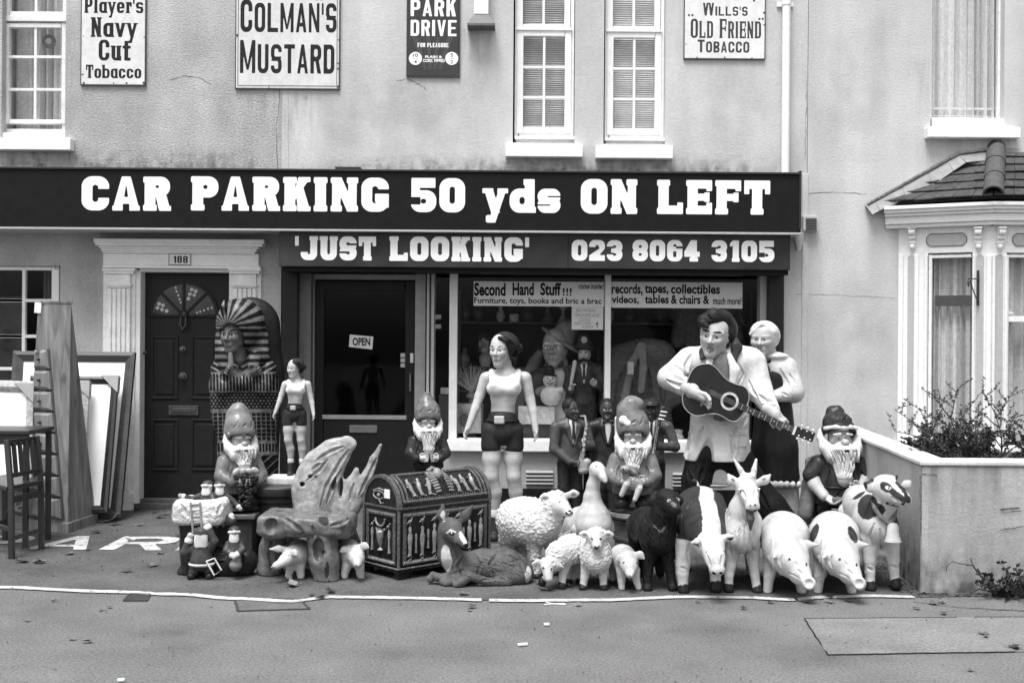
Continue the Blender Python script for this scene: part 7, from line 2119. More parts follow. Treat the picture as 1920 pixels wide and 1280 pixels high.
# ---------------- gnomes
fm('hatg', .17, .26, .25, bump=.1); fm('gskin', .36, .28, .12); fm('beard', .58, .5, .10, bump=.3); fm('coat', .14, .25, .3, bump=.1); fm('gpants', .05, .3, .3); fm('gboot', .02, .25, .3); fm('coatdark', .03, .25, .35); fm('palehand', .42, .3, .12); fm('rabbit', .24, .35, .3, bump=.2); fm('sleeve', .17, .35, .2)
def gnome(t, y0, org, sc, yaw, hat, coat='coat', vox=.0045, arms=None, hatm='hatg', smile=.03, hands='gskin', hyaw=0, beardlen=.40, mouth=.0, hb=(.745,.155,.79,.145), rise=0):
    def N(k=.02): return S(y0, vox, org, sc, yaw, k)
    s = N(.02); head(s,(0,.655,-.03),.24,yaw=hyaw,skin='gskin',fat=.10,nose=2.0,smile=smile,brow='beard',mouth=mouth,male=True)
    s.c((0,.56,0,.09),(0,.50,0,.10),'gskin',.02); s.e((0,.632,-.155),(.034,.032,.030),'gskin',.012)
    s.build('head', t)
    for a in arms: s = N(.02); hand(s,a[1][0],a[1][1],.047,hands,.65,a[1][2] if len(a[1])>2 else (0,0,-1),a[2]); s.build('hand', t)
    s = N(.02)
    s.c((0,.535,-.115,.105),(0,beardlen+.02,-.155,.058),'beard',.03,sy=.85); s.c((0,beardlen+.04,-.155,.055),(0,beardlen-.02,-.15,.02),'beard',.02)
    for sg in (-1,1):
        s.ch([(sg*.142,.715,.0,.016),(sg*.148,.655,-.02,.028),(sg*.120,.585,-.06,.048),(sg*.07,.53,-.10,.07)],'beard',.02)
        s.ch([(sg*.012,.590,-.175,.018),(sg*.060,.582,-.165,.022),(sg*.105,.560,-.13,.012)],'beard',.008)
        s.c((sg*.028,.696,-.128,.011),(sg*.072,.690,-.112,.008),'beard',.006)
    s.ch([(-.125,.735,-.065,.016),(-.06,.748,-.11,.018),(0,.742,-.125,.018),(.06,.748,-.11,.018),(.125,.735,-.065,.016)],'beard',.01)
    rr = random.Random(5)
    for i in range(15):
        x = -.12+.24*i/14; j = rr.uniform(-.02,.02); s.crease([s.px(x,.575,-.16),s.px(x*.85+j,.50,-.2),s.px(x*.55-j*.5,beardlen+.04,-.2)],.011*sc,.012*sc)
    s.dot(*s.px(0,.572,-.2),.024*sc,.010*sc,'pupil')
    s.build('beard', t)
    s = N(.02); s.ch([(0,hb[0],-.005,hb[1]),(0,hb[2],.0,hb[3])],hatm,.02,sy=.95); s.ch(hat,hatm,.03); s.e((0,.63,-.10),(.18,.14,.105),hatm,.01,op='cut'); s.e((0,.60,0),(.13,.15,.13),hatm,.01,op='cut')
    for q in ((-.11,.79,-.05,.86),(.06,.78,.09,.86),(-.02,.80,.03,.83)): s.crease([s.px(q[0],q[1],-.15),s.px((q[0]+q[2])/2+.01,(q[1]+q[3])/2,-.13),s.px(q[2],q[3],-.10)],.016*sc,.007*sc)
    s.build('hat', t)
    s = N(.03); s.c((0,.50,.0,.135),(0,.30,-.01,.175),coat,.04,sy=.85); s.c((0,.30,-.01,.175),(0,.17,0,.19),coat,.03,sy=.85)
    for a in arms:
        for i in range(len(a[0])-1): s.c((*a[0][i],.075-.012*i),(*a[0][i+1],.065-.012*i),coat,.02)
    s.b((0,.09,0),(.4,.4,.055),.01,coat,.01,op='cut')
    for q in ((-.12,.42,-.15,.30),(.12,.42,.15,.30),(-.05,.26,-.08,.16),(.06,.26,.09,.16),(0,.27,.0,.15)): s.crease([s.px(q[0],q[1],-.17),s.px(q[2],q[3],-.18)],.016*sc,.014*sc)
    s.build('coat', t)
    s = N(.02); s.e((0,.285,-.01),(.195,.165,.025),'gboot',.01); s.build('belt', t)
    s = N(.03)
    for sg in (-1,1): s.c((sg*.085,.22,0,.082),(sg*.09,.09,0,.075),'gpants',.03)
    s.build('trousers', t)
    s = N(.02)
    for sg in (-1,1): s.ch([(sg*.09,.07,.0,.075),(sg*.10,.05,-.10,.065)],'gboot',.03)
    s.e((0,-.01,-.02),(.22,.20,.03),'gboot',.02); s.b((0,-.06,0),(.4,.4,.05),0,'gboot',.001,op='cut'); s.build('boots', t)

GG = 'garden gnomes'
def hold(x): return ([(-.15,.45,0),(-.20,.32,-.06),(-.13,.27,-.17)],((-.13,.27,-.18),(.75,.05,-.3),(.3,.1,-.7)),1),([(.15,.45,0),(.20,.32,-.06),(.13,.27,-.17)],((.13,.27,-.18),(-.75,.05,-.3),(-.3,.1,-.7)),-1)
# left gnome hugging a bunch of grapes
t = thing('garden_gnome', 'garden gnome in pointed cap hugging a bunch of grapes before the mummy case', 'garden gnome', at(450,952,-2.2), GG)
org=(448,950); Y=-2.2
gnome(t,Y,org,190,32,[(0,.80,.02,.135),(0,.90,.04,.115),(.0,.96,.03,.07),(.01,.985,.0,.035)],arms=hold(0),smile=.04,mouth=.5)
g_ = MB(); rr = random.Random(2); o_ = S(Y,.005,org,190,32)
for i in range(70):
    a, b = rr.uniform(-1,1), rr.uniform(0,1); z = .34-.30*b; wd = .12*(1-b*.75)
    c = o_.P(a*wd, z, -.20-.05*math.sqrt(max(0,1-a*a))); g_.ball(c, .022*o_.unit, None, 8, 6)
gg = g_.build('grapes', pmat('coatdark'), t, smooth=True); gg['kind'] = 'stuff'
s = S(Y,.0042,org,190,32,.01)
for a in (-.10,-.04,.03,.09): s.e((a,.375,-.215),(.045,.02,.03),'beak',.005,rot=roty(a*400))
s.build('vine_leaves', t)
t = thing('gnome_pedestal', 'dark square pedestal under the gnome with grapes', 'pedestal', gnd(452,1045))
p = MB(); a = at(452,955,-2.2); p.box(a.x-.13,a.x+.13,-2.36,-2.06,.0,.02); p.box(a.x-.105,a.x+.105,-2.335,-2.085,.02,a.z-.045); p.build('shaft', mat('pedestal_dark',.035,.5,.3,20,.2), t, bevel=.006)
p = MB(); p.box(a.x-.13,a.x+.13,-2.36,-2.06,a.z-.045,a.z-.01); p.build('cap', mat('pedestal_cap',.10,.5,.3,20,.2), t, bevel=.008)
# gnome behind the chest
t = thing('garden_gnome', 'garden gnome in tall pointed hat with long beard behind the carved chest', 'garden gnome', at(802,900,-1.6), GG)
org=(801,900); Y=-1.6
gnome(t,Y,org,162,10,[(0,.80,.01,.13),(-.01,.90,.02,.09),(-.005,.98,.03,.045),(.0,1.0,.0,.03)],coat='coatdark',hatm='coat',arms=hold(0),beardlen=.33,hands='palehand')
t = thing('gnome_stool', 'dark wooden stool behind the chest carrying the pointed hat gnome', 'stool', gnd(802,1012))
c = at(801,902,-1.6); p = MB(); p.lathe((c.x,c.y,c.z-.04),[(.16,0),(.17,.012),(.17,.03),(.16,.038)],24); p.build('seat', mat('stool_dark',.02,.4,.3,20), t, bevel=.003)
for sx in (-1,1):
    for sy in (-1,1): p = MB(); p.tube([(c.x+sx*.09,c.y+sy*.09,c.z-.04),(c.x+sx*.13,c.y+sy*.13,0)],.018,10); p.build('leg', MATS['stool_dark'], t, smooth=True)
# middle gnome with an animal in its arms
t = thing('garden_gnome', 'garden gnome in floppy cap holding a rabbit on the round pedestal', 'garden gnome', at(1187,955,-2.0), GG)
org=(1186,953); Y=-2.0
gnome(t,Y,org,202,-6,[(-.02,.82,.0,.14),(-.03,.91,.0,.12),(-.01,.965,-.02,.08),(.05,.975,-.04,.05)],coat='coat',hatm='hatg',arms=hold(0),beardlen=.36)
s = S(Y,.0042,org,202,-6,.015); s.e((.01,.26,-.22),(.09,.05,.065),'rabbit',.02); s.ch([(-.06,.32,-.22,.032),(-.07,.37,-.22,.028)],'rabbit',.02); s.e((-.07,.39,-.24),(.045,.045,.036),'rabbit',.02); s.ch([(-.04,.41,-.24,.014),(.02,.36,-.25,.018),(.06,.30,-.24,.007)],'eardark',.005,sy=.6); s.ch([(-.05,.42,-.23,.012),(.02,.40,-.24,.015),(.07,.36,-.23,.006)],'eardark',.005,sy=.6); s.e((-.085,.395,-.282),.008,'pupil',.003); s.ch([(-.06,.25,-.26,.03),(-.10,.16,-.26,.024)],'palehand',.02); s.ch([(.06,.22,-.25,.03),(.02,.12,-.27,.022)],'palehand',.02)
s.build('rabbit', t)
s = S(Y,.004,org,202,-6,.006); s.e((-.09,.83,-.125),(.040,.02,.04),'eye',.01); s.e((-.05,.80,-.14),(.03,.02,.03),'eye',.01); s.build('hat_flower', t)
t = thing('round_pedestal', 'round carved pedestal under the middle gnome', 'pedestal', gnd(1200,1048))
c = at(1200,958,-2.05); zc = c.z
p = MB(); p.lathe((c.x,c.y,0),[(.20,0),(.205,.03),(.185,.05),(.175,.09),(.178,zc-.10),(.185,zc-.07),(.20,zc-.06),(.20,zc-.05),(.185,zc-.045),(.225,zc-.035),(.232,zc-.02),(.225,zc-.004)],32); p.build('drum', mat('pedestal_bark',.11,.6,.5,18,.5,30), t, smooth=True)
p = MB(); rr = random.Random(9)
for i in range(64):
    a = i*2.399; z = .10+(zc-.22)*((i*.618)%1); q = Vector((c.x+.178*math.cos(a),c.y+.178*math.sin(a),z)); p.ball(q,(.011,.011,.022),rotz(math.degrees(a)),6,5)
k_ = p.build('carved_scales', mat('pedestal_scale',.05,.6,.4,20), t, smooth=True); k_['kind']='stuff'
# right gnome
t = thing('garden_gnome', 'large bearded garden gnome with bare arms and cloak beside the garden wall', 'garden gnome', gnd(1572,1015), GG)
org=(1570,978); Y=-1.5
gnome(t,Y,org,240,4,[(-.02,.80,.04,.08),(-.02,.85,.05,.055),(.01,.872,.03,.035),(.03,.865,.01,.022)],coat='coatdark',hatm='coatdark',beardlen=.33,hb=(.725,.140,.745,.120),hands='palehand',
   arms=[([(-.15,.45,0),(-.22,.37,-.02)],((-.15,.22,-.12),(.5,-.3,-.4),(.3,.3,-.5)),1),([(.15,.45,0),(.20,.36,-.04)],((.13,.28,-.15),(-.7,.05,-.3),(-.3,.1,-.7)),-1)])
s = S(Y,.005,org,240,4,.02); s.ch([(-.21,.40,-.01,.055),(-.20,.30,-.05,.05),(-.15,.22,-.12,.042)],'palehand',.02); s.build('forearm', t); s = S(Y,.005,org,240,4,.02); s.ch([(.20,.36,-.04,.05),(.13,.28,-.15,.042)],'palehand',.02); s.build('forearm', t)
s = S(Y,.0055,org,240,4,.03); s.ch([(.17,.48,.06,.06),(.23,.30,.06,.06),(.26,.08,.06,.06)],'coat',.03,sy=1.3); s.ch([(-.15,.46,.06,.06),(-.20,.28,.06,.06),(-.24,.06,.04,.06)],'coat',.03,sy=1.3); s.b((0,.25,.12),(.22,.02,.24),.02,'coat',.03); s.build('cloak', t)
s = S(Y,.0045,org,240,4,.01)
for (x,z,w_,h_) in ((-.06,.20,.05,.018),(.05,.22,.07,.012),(.0,.165,.07,.022),(-.05,.12,.06,.014),(.06,.10,.06,.03)): s.b((x,z,-.19),(w_,.03,h_),.006,'sleeve' if h_<.02 else 'gpants',.004)
s.build('tool_box', t)
s = S(Y,.006,org,240,4,.03); s.e((0,-.05,.02),(.27,.22,.08),'gpants',.03); s.e((-.12,-.08,-.06),(.12,.12,.08),'gpants',.03); s.e((.13,-.08,-.04),(.12,.14,.08),'gpants',.03); floor_cut(s,.004); s.build('rock_base', t)
# ================================================================ mummy case
t = thing('mummy_case', 'tall gilded Egyptian mummy case with striped headcloth beside the door', 'mummy case', gnd(465,966))
Y = -.78
s = S(Y,.0042,k=8); w='lapis'
s.ch([(454,684,2,52),(457,720,0,60),(459,770,0,58),(465,860,0,52),(470,935,0,46)],w,12,sy=.58); s.b((468,955,-4),(40,34,14),6,w,4)
# crossed arms
s.ch([(410,692,-18,15),(418,728,-34,14),(468,712,-44,12)],w,6); s.ch([(503,690,-16,15),(494,728,-32,14),(440,712,-44,11)],w,6)
hand(s,(446,703,-46),(-.75,-.45,-.2),11,'goldskin',.7,(.2,.2,-.7),1); hand(s,(466,702,-48),(.75,-.4,-.2),11,'goldskin',.7,(-.2,.2,-.7),-1)
U = s.unit
def mpaint(pts, mi, keys):
    for q in ('gold',):
        if q not in keys: keys.append(q)
    gi, la = keys.index('gold'), keys.index('lapis')
    d_ = pts[:,1]+DCAM; uu = pts[:,0]*FPX/d_; vv = (HCAM-pts[:,2])*FPX/d_
    px = uu*CT-vv*ST+960; py = uu*ST+vv*CT+640; bl = mi == la
    px = px-(py-700)*.03
    sel = np.zeros(len(pts),bool)
    sel |= (py>700)&(py<733)&((px%6.2)<2.2)
    for y_ in (699,734,768,771,829,848,851,900): sel |= np.abs(py-y_)<1.3
    sel |= (py>735)&(py<768)&(((px+np.floor(py/5.5)*3.5)%7-3.5)**2+((py%5.5)-2.75)**2*1.3<4.2)
    sel |= (py>771)&(py<829)&(((px%9)<1.8)|((py%7.5)<1.3))
    sel |= (py>829)&(py<848)&((px%6)<1.8)
    sel |= (py>851)&(py<940)&(np.abs(((py*.9+np.abs(px-462)*.8)%15)-7)<1.2)
    sel |= (py>668)&(py<700)&(np.abs(((py+np.abs(px-455)*.55)%11)-5)<1.9)
    mi[bl & sel & (pts[:,1] < Y+.10)] = gi
    return mi
s.pf = mpaint; s.build('case_body', t)
s = S(Y,.005,k=6); head(s,(438,628,-32),72,yaw=-18,skin='goldskin',lip='gold',brow='black',male=True,eye='eye'); s.line([(417,613),(424,610),(431,613)],1.0,'black'); s.line([(438,611),(447,609),(457,612)],1.0,'black'); s.line([(452,618),(461,618)],.9,'black'); s.ch([(444,655,-26,16),(446,672,-22,18)],'goldskin',6); s.build('face', t)
s = S(Y,.005,k=6); w='gold'
s.e((451,608,-18),(45,43,49),w,6); s.ch([(420,632,-20,16),(418,668,-26,15)],w,6,sy=.7); s.ch([(482,632,-12,21),(486,668,-18,19)],w,6,sy=.7); s.c((455,640,14,43),(457,668,16,44),w,8,sy=.5)
s.e((430,648,-62),(29,36,40),w,4,op='cut'); s.ch([(478,668,-38,12),(474,692,-46,9)],w,4,sy=.6); s.ch([(416,640,-32,13),(418,668,-40,13),(422,690,-46,9)],w,5,sy=.7)
s.ch([(421,586,-48,6),(419,575,-54,5),(421,566,-50,3.5)],w,2)
def npaint(pts, mi, keys):
    if 'lapis' not in keys: keys.append('lapis')
    d_ = pts[:,1]+DCAM; uu = pts[:,0]*FPX/d_; vv = (HCAM-pts[:,2])*FPX/d_
    px = uu*CT-vv*ST+960; py = uu*ST+vv*CT+640
    ang = np.degrees(np.arctan2(612-py, px-424)); rad = np.hypot(px-424,py-612)
    up = py < 615
    st_ = np.where(up, (ang % 17) < 9, (py % 14) < 7)
    mi[st_] = keys.index('lapis')
    return mi
s.pf = npaint; s.build('headcloth', t)
s = S(Y,.004,k=3); s.ch([(432,664,-50,4.5),(433,684,-54,5.5),(433,696,-54,4)],'gold',2); s.build('false_beard', t)
s = S(Y,.0065,k=8); s.ch([(470,612,36,56),(474,700,38,56),(476,940,38,44)],'black',10,sy=.55); s.b((476,972,30),(80,80,22),1,'black',1,op='cut'); s.build('case_back', t)

# ================================================================ round plinth under the small statue
t = thing('round_plinth', 'dark round pot-shaped plinth under the small woman statue', 'plinth', gnd(522,1052))
c = at(522,905,-2.05); zc = c.z-.012
p = MB(); p.lathe((c.x,c.y,0),[(.13,0),(.135,.02),(.150,.06),(.158,zc-.14),(.162,zc-.11),(.175,zc-.105),(.178,zc-.09),(.166,zc-.08),(.17,zc-.066),(.195,zc-.058),(.205,zc-.02),(.205,zc-.006),(.198,zc)],36)
p.build('pot', mat('plinth_dark',.040,.45,.3,14,.2,40,.35), t, smooth=True)

# ================================================================ root-wood chair
fm('rootwood', .13, .32, .9, bump=.12); fm('rootpale', .27, .34, .8, bump=.12); fm('rootdark', .03, .6, .3)
t = thing('root_chair', 'rustic chair carved from tree root with forked back', 'chair', gnd(590,1085))
Y=-2.74
s = S(Y,.006,k=8); w='rootwood'
s.b((578,980,-4),(86,58,19),10,w,4,rot=roty(2)); s.b((590,986,-54),(54,16,16),9,w,6,rot=roty(4)); s.e((516,992,-24),(28,40,20),w,8); s.e((632,988,-20),(34,42,20),w,8)
s.e((508,986,-64),(12,16,14),'rootdark',4,op='cut'); s.e((600,975,-78),(11,14,12),'rootdark',3,op='cut'); s.e((556,1005,-68),(16,8,5),w,4,op='cut'); s.e((540,972,-74),(10,10,8),w,6,op='cut')
for P_ in ([(520,962),(560,990),(570,1002)],[(585,985),(592,1006)],[(620,985),(640,980),(655,970)],[(520,950),(560,954),(600,952)],[(610,954),(640,960)]): s.crease(P_,5,4)
s.dot(607,975,9,11,'rootdark',-30); s.wool=(.003,34,['rootwood']); s.build('seat', t)
s = S(Y,.0055,k=8); s.ch([(604,1010,-40,28),(608,1050,-42,27),(614,1088,-44,23)],w,8); s.e((598,1030,-62),(10,12,22),w,6,op='cut'); s.dot(613,1068,4.5,16,'rootdark',3); s.dot(607,1034,5,3,'rootdark'); s.dot(617,1090,2,4,'rootdark'); s.wool=(.003,34,['rootwood']); floor_cut(s); s.build('leg', t)
s = S(Y,.0055,k=8); s.ch([(520,990,10,24),(510,1030,6,23),(506,1066,4,25)],w,8); s.crease([(512,1000),(506,1040),(510,1070)],6,5); s.wool=(.003,34,['rootwood']); floor_cut(s); s.build('leg', t)
s = S(Y,.0055,k=8); s.ch([(640,985,50,26),(656,1020,58,20),(662,1056,60,18)],w,8); floor_cut(s); s.build('leg', t)
s = S(Y,.0055,k=7); w='rootpale'
s.ch([(590,955,46,40),(590,915,50,38),(604,880,54,34),(630,848,58,24),(652,833,60,14)],w,12,sy=.42)
s.ch([(586,858,56,9),(618,838,58,10),(650,828,60,10),(660,832,58,9)],w,6,sy=.6)
s.ch([(645,950,48,22),(636,905,50,9),(632,878,52,5)],w,6,sy=.6); s.ch([(652,950,48,20),(662,905,50,13),(668,880,50,5)],w,6,sy=.6); s.ch([(660,945,48,20),(684,905,50,12),(700,862,52,8),(714,834,54,3.5)],w,6,sy=.6); s.ch([(674,918,50,7),(676,898,50,3)],w,4)
s.e((638,915,40),(4,30,20),w,3,op='cut'); s.e((566,908,30),(5,22,4),w,2,op='cut')
for P_ in ([(600,950),(612,910),(640,862),(655,842)],[(612,945),(625,905),(640,880)],[(592,862),(620,846),(645,836)],[(575,900),(600,880),(615,860)],[(655,940),(664,905)],[(672,930),(690,895),(706,858)],[(585,880),(602,868)]): s.crease(P_,4,4)
s.dot(566,908,4,4,'rootdark',-20); s.dot(581,892,4,3,'rootdark'); s.dot(592,893,3,2.4,'rootdark'); s.dot(627,905,3.5,14,'rootdark',12)
s.wool=(.0035,38,['rootpale']); s.build('backrest', t)

# ================================================================ carved chest
C0 = gnd(747,1089); CR = gnd(918,1060); CL = gnd(690,1072)
fx = Vector((CR.x-C0.x,CR.y-C0.y,0)); Lx = fx.length; fx.normalize(); fy = Vector((-fx.y,fx.x,0)); Ly = .37
t = thing('carved_chest', 'dark domed chest carved with gilt Egyptian figures', 'chest', C0)
Rc = Matrix((fx,fy,Vector((0,0,1)))).transposed()
def cp(a, b, z): return C0+fx*a+fy*b+Vector((0,0,z))
m_cd = mat('chest_dark',.012,.3,.35,20,.1,60,.3); m_cg = mat('chest_gilt',.20,.3,.4,40,.35,90,.5); m_cg2 = mat('chest_gilt_dull',.08,.35,.5,60,.6,110,.5)
ZB, ZL, ZT2 = .062, .435, .63
def cbox(mb, a0,a1,b0,b1,z0,z1): mb.obox(cp((a0+a1)/2,(b0+b1)/2,(z0+z1)/2),((a1-a0)/2,(b1-b0)/2,(z1-z0)/2),Rc)
p = MB(); cbox(p,0,Lx,0,Ly,ZB,ZL); p.build('chest_box', m_cd, t, bevel=.004)
p = MB(); cbox(p,-.014,Lx+.014,-.014,Ly+.014,ZB-.012,ZB+.016); p.build('base_moulding', m_cd, t, bevel=.004)
p = MB()
for (a0,a1,b0,b1) in ((-.016,Lx+.016,-.017,-.012),(-.017,-.012,-.016,Ly+.016)): cbox(p,a0,a1,b0,b1,ZB+.010,ZB+.017)
p.build('base_gilding', m_cg, t)
for a,b in ((0,0),(Lx-.05,0),(0,Ly-.05),(Lx-.05,Ly-.05)):
    p = MB(); cbox(p,a,a+.05,b,b+.05,.0,ZB-.012); q=.0
    p.prism if False else None
    pl_ = [(0,0),(.075,0),(.06,-.018),(.03,-.03),(.0,-.05)]
    fo = p.build('foot', m_cd, t, bevel=.008)
    br = MB()
    if b == 0:
        sg = 1 if a == 0 else -1; a_ = .05 if a == 0 else Lx-.05
        br.add([cp(a_+sg*x,.004,ZB-.012+z) for x,z in pl_]+[cp(a_+sg*x,.03,ZB-.012+z) for x,z in pl_],[(0,1,2,3,4),(9,8,7,6,5)]+[(i,(i+1)%5,5+(i+1)%5,5+i) for i in range(5)])
        br.build('foot_bracket', m_cd, fo)
for (a,b) in ((0,0),(Lx,0),(0,Ly)):
    p = MB(); p.tube([cp(a+( .002 if a==0 else -.002),b+.002,ZB+.012),cp(a+(.002 if a==0 else -.002),b+.002,ZL)],.010,8)
    p.build('corner_bead', m_cg2, t, smooth=True)
# lid: half-ellipse section
def arc(n, inset=0, z0=ZL+.006, up=0):
    return [(Ly/2-(Ly/2-inset)*math.cos(math.pi*i/n), z0+(ZT2-ZL-inset+up)*math.sin(math.pi*i/n)) for i in range(n+1)]
NA = 20
p = MB(); A_ = arc(NA); vs = [cp(0,b,z) for b,z in A_]+[cp(Lx,b,z) for b,z in A_]; n = NA+1
fs = [tuple(range(n)), tuple(range(2*n-1,n-1,-1)), (0,n,2*n-1,n-1)]+[(i,i+1,n+i+1,n+i) for i in range(NA)]
fs = [f_[::-1] for f_ in fs]
p.add(vs,fs); p.build('lid', m_cd, t)
for a0, a1 in ((-.008,.020),(Lx-.020,Lx+.008)):
    p = MB(); B_ = arc(NA,-.010); B2 = arc(NA,.012)
    vs = [cp(a0,b,z) for b,z in B_]+[cp(a1,b,z) for b,z in B_]+[cp(a0,b,z) for b,z in B2]+[cp(a1,b,z) for b,z in B2]
    fs = []
    for i in range(NA): fs += [(i,n+i,n+i+1,i+1),(2*n+i,2*n+i+1,3*n+i+1,3*n+i),(i,i+1,2*n+i+1,2*n+i),(n+i,3*n+i,3*n+i+1,n+i+1)]
    p.add(vs,fs); p.build('lid_rim', m_cg2, t, smooth=True)
p = MB(); cbox(p,-.006,Lx+.006,-.006,0,ZL+.004,ZL+.016); cbox(p,-.006,0,0,Ly,ZL+.004,ZL+.016); p.build('lid_edge', m_cg2, t)
# front and side frames of leafy border
def frame(mb, face, s0, s1, z0, z1, wd, th=.006):
    def bx(a0,a1,c0,c1):
        if face == 'f': cbox(mb,a0,a1,-th,0,c0,c1)
        else: cbox(mb,-th,0,a0,a1,c0,c1)
    bx(s0,s1,z0,z0+wd); bx(s0,s1,z1-wd,z1); bx(s0,s0+wd,z0+wd,z1-wd); bx(s1-wd,s1,z0+wd,z1-wd)
for face, L_ in (('f',Lx),('l',Ly)):
    p = MB(); frame(p,face,.03,L_-.03,ZB+.03,ZL-.02,.028); p.build('panel_border', m_cg2, t, bevel=.003)
    p = MB(); rr = random.Random(3); 
    for (z_, k) in ((ZB+.044,1),(ZL-.034,1)):
        n_ = int((L_-.08)/.014)
        for i in range(n_):
            a = .04+i*.014
            c = cp(a,-.008,z_) if face == 'f' else cp(-.008,a,z_)
            p.ball(c,(.005,.005,.011),Rc @ roty(25 if z_<.2 else -25),6,4)
    q_ = p.build('border_leaves', m_cg, t, smooth=True); q_['kind']='stuff'
def relief(shape, a, z, face='f', sc=1.0, m=None, name='relief_figure'):
    p = MB()
    def P_(x, y_, o): 
        return cp(a+x*sc,-o,z+y_*sc) if face == 'f' else cp(-o,a-x*sc,z+y_*sc)
    if shape == 'mummy':
        pr = [(0,.0,.012),(0,.02,.010),(0,.06,.013),(0,.10,.017),(0,.13,.015),(0,.145,.008),(0,.165,.012),(0,.18,.007)]
        p.tube([P_(x,y_,.004) for x,y_,r_ in pr],[r_*sc for _,_,r_ in pr],8); p.tube([P_(-.005,.0,.006),P_(-.02,-.004,.01)],.006*sc,6)
    elif shape == 'urn':
        pr = [(0,.0,.016),(0,.012,.005),(0,.03,.012),(0,.06,.020),(0,.085,.022),(0,.095,.014),(0,.10,.018)]
        p.tube([P_(x,y_,.003) for x,y_,r_ in pr],[r_*sc for _,_,r_ in pr],10); p.tube([P_(-.02,.085,.006),P_(-.032,.10,.006)],.005*sc,6); p.tube([P_(.02,.085,.006),P_(.032,.10,.006)],.005*sc,6)
    elif shape == 'column':
        pr = [(0,0,.008),(0,.02,.006),(0,.06,.005),(0,.09,.008),(0,.11,.005)]; p.tube([P_(x,y_,.003) for x,y_,r_ in pr],[r_*sc for _,_,r_ in pr],6)
    elif shape == 'eye':
        p.tube([P_(.05*math.cos(q*.42),.022*math.sin(q*.42),.005) for q in range(16)],.0045*sc,6); p.ball(P_(0,0,.004),.012*sc); p.tube([P_(-.05,.02,.005),P_(0,.036,.005),P_(.05,.028,.005)],.005*sc,6); p.tube([P_(.0,-.02,.005),P_(.02,-.045,.005),P_(.045,-.04,.005)],.0045*sc,6)
    elif shape == 'bird':
        p.ball(P_(0,.02,.004),(.016*sc,.008,.012*sc),Rc); p.tube([P_(.008,.028,.005),P_(.016,.045,.005),P_(.026,.042,.005)],[.006*sc,.005*sc,.002],6); p.tube([P_(-.01,.015,.004),P_(-.03,.005,.004)],[.007*sc,.002],6); p.tube([P_(0,.01,.004),P_(0,-.01,.004)],.003*sc,5)
    elif shape == 'garland':
        p.tube([P_(.045*math.cos(math.pi+q*.3142),.05+.045*math.sin(math.pi+q*.3142),.008) for q in range(11)],.006*sc,6)
    return p.build(name, m or m_cg, t, smooth=True)
for i in range(7):
    a = .085+i*(Lx-.17)/6
    relief('mummy' if i % 2 == 0 or True else 'column', a, .145 if i%2 else .150, 'f', 1.0)
    relief('bird', a+.0, .345, 'f', .9); relief('bird', a, .108, 'f', .7)
    if i < 6: relief('column', a+(Lx-.17)/12, .16+.02*(i%2), 'f', 1.1)
relief('urn', Ly/2, .17, 'l', 1.35); relief('column', Ly/2-.09, .16, 'l', 1.3); relief('column', Ly/2+.09, .16, 'l', 1.3); relief('garland', Ly/2, .315, 'l', 1.1, name='side_handle'); relief('bird', Ly/2-.085,.31,'l',.8); relief('bird',Ly/2+.085,.31,'l',.8)
relief('eye', Ly/2+.02, .515, 'l', 1.15, name='painted_eye')
p = MB(); c = cp(-.006,Ly/2-.07,.53); p.obox(c,(.028,.028,.002),Matrix((fy,Vector((0,0,1)),fx)).transposed()); p.build('price_tag', mat('paper_tag',.72,.7,.08,60), t)
# lid top: frame, figures and mask laid on the curve
def lp_(a, ang, o=0):
    b = Ly/2-(Ly/2+o)*math.cos(ang); z = ZL+.006+(ZT2-ZL+o)*math.sin(ang); return cp(a,b,z)
p = MB()
for ang in (.22,1.35): p.tube([lp_(.035+i*(Lx-.07)/10,ang,.004) for i in range(11)],.012,6)
for a in (.04,.07,Lx-.07,Lx-.04): p.tube([lp_(a,.22+i*.113,.004) for i in range(11)],.008,6)
p.build('lid_border', m_cg2, t, smooth=True)
rr = random.Random(12)
for i in range(8):
    if i in (3,4): continue
    a = .12+i*(Lx-.24)/7; p = MB()
    pr = [(.38,.014),(.50,.010),(.62,.014),(.78,.018),(.90,.008),(.98,.011)]
    p.tube([lp_(a+.012*math.sin(q*6+i),q,.006) for q,_ in pr],[r_ for _,r_ in pr],8); p.tube([lp_(a-.01,.75,.008),lp_(a-.035,.66+.2*(i%2),.01)],.006,6); p.tube([lp_(a,.40,.006),lp_(a+.03,.36,.006)],.006,6)
    p.build('lid_figure', m_cg, t, smooth=True)
p = MB()
for i in range(30): 
    a = .09+i*(Lx-.18)/29; p.tube([lp_(a,.28,.004),lp_(a,.34,.004)],.004,5)
q_ = p.build('lid_fringe', m_cg2, t, smooth=True); q_['kind']='stuff'
p = MB(); am = Lx/2
p.ball(lp_(am,1.08,.018),(.034,.030,.042),Rc @ rotx(-20)); mk = p.build('mask_face', m_cg, t, smooth=True)
p = MB()
for sg in (-1,1):
    for k in range(9):
        q = 1.30-k*.105; w_ = .052+.010*math.sin(k*.4)
        p.tube([lp_(am+sg*(.024+.012*min(1,k/4)),q,.012),lp_(am+sg*(w_+.020),q-.02,.004)],.0085,6)
p.tube([lp_(am-.045,1.32,.012),lp_(am,1.42,.028),lp_(am+.045,1.32,.012)],.014,8); p.build('mask_headcloth', m_cg, mk, smooth=True)
p = MB(); p.tube([lp_(am,.92,.02),lp_(am,.74,.02)],.008,6); p.build('mask_beard', m_cd, mk, smooth=True)

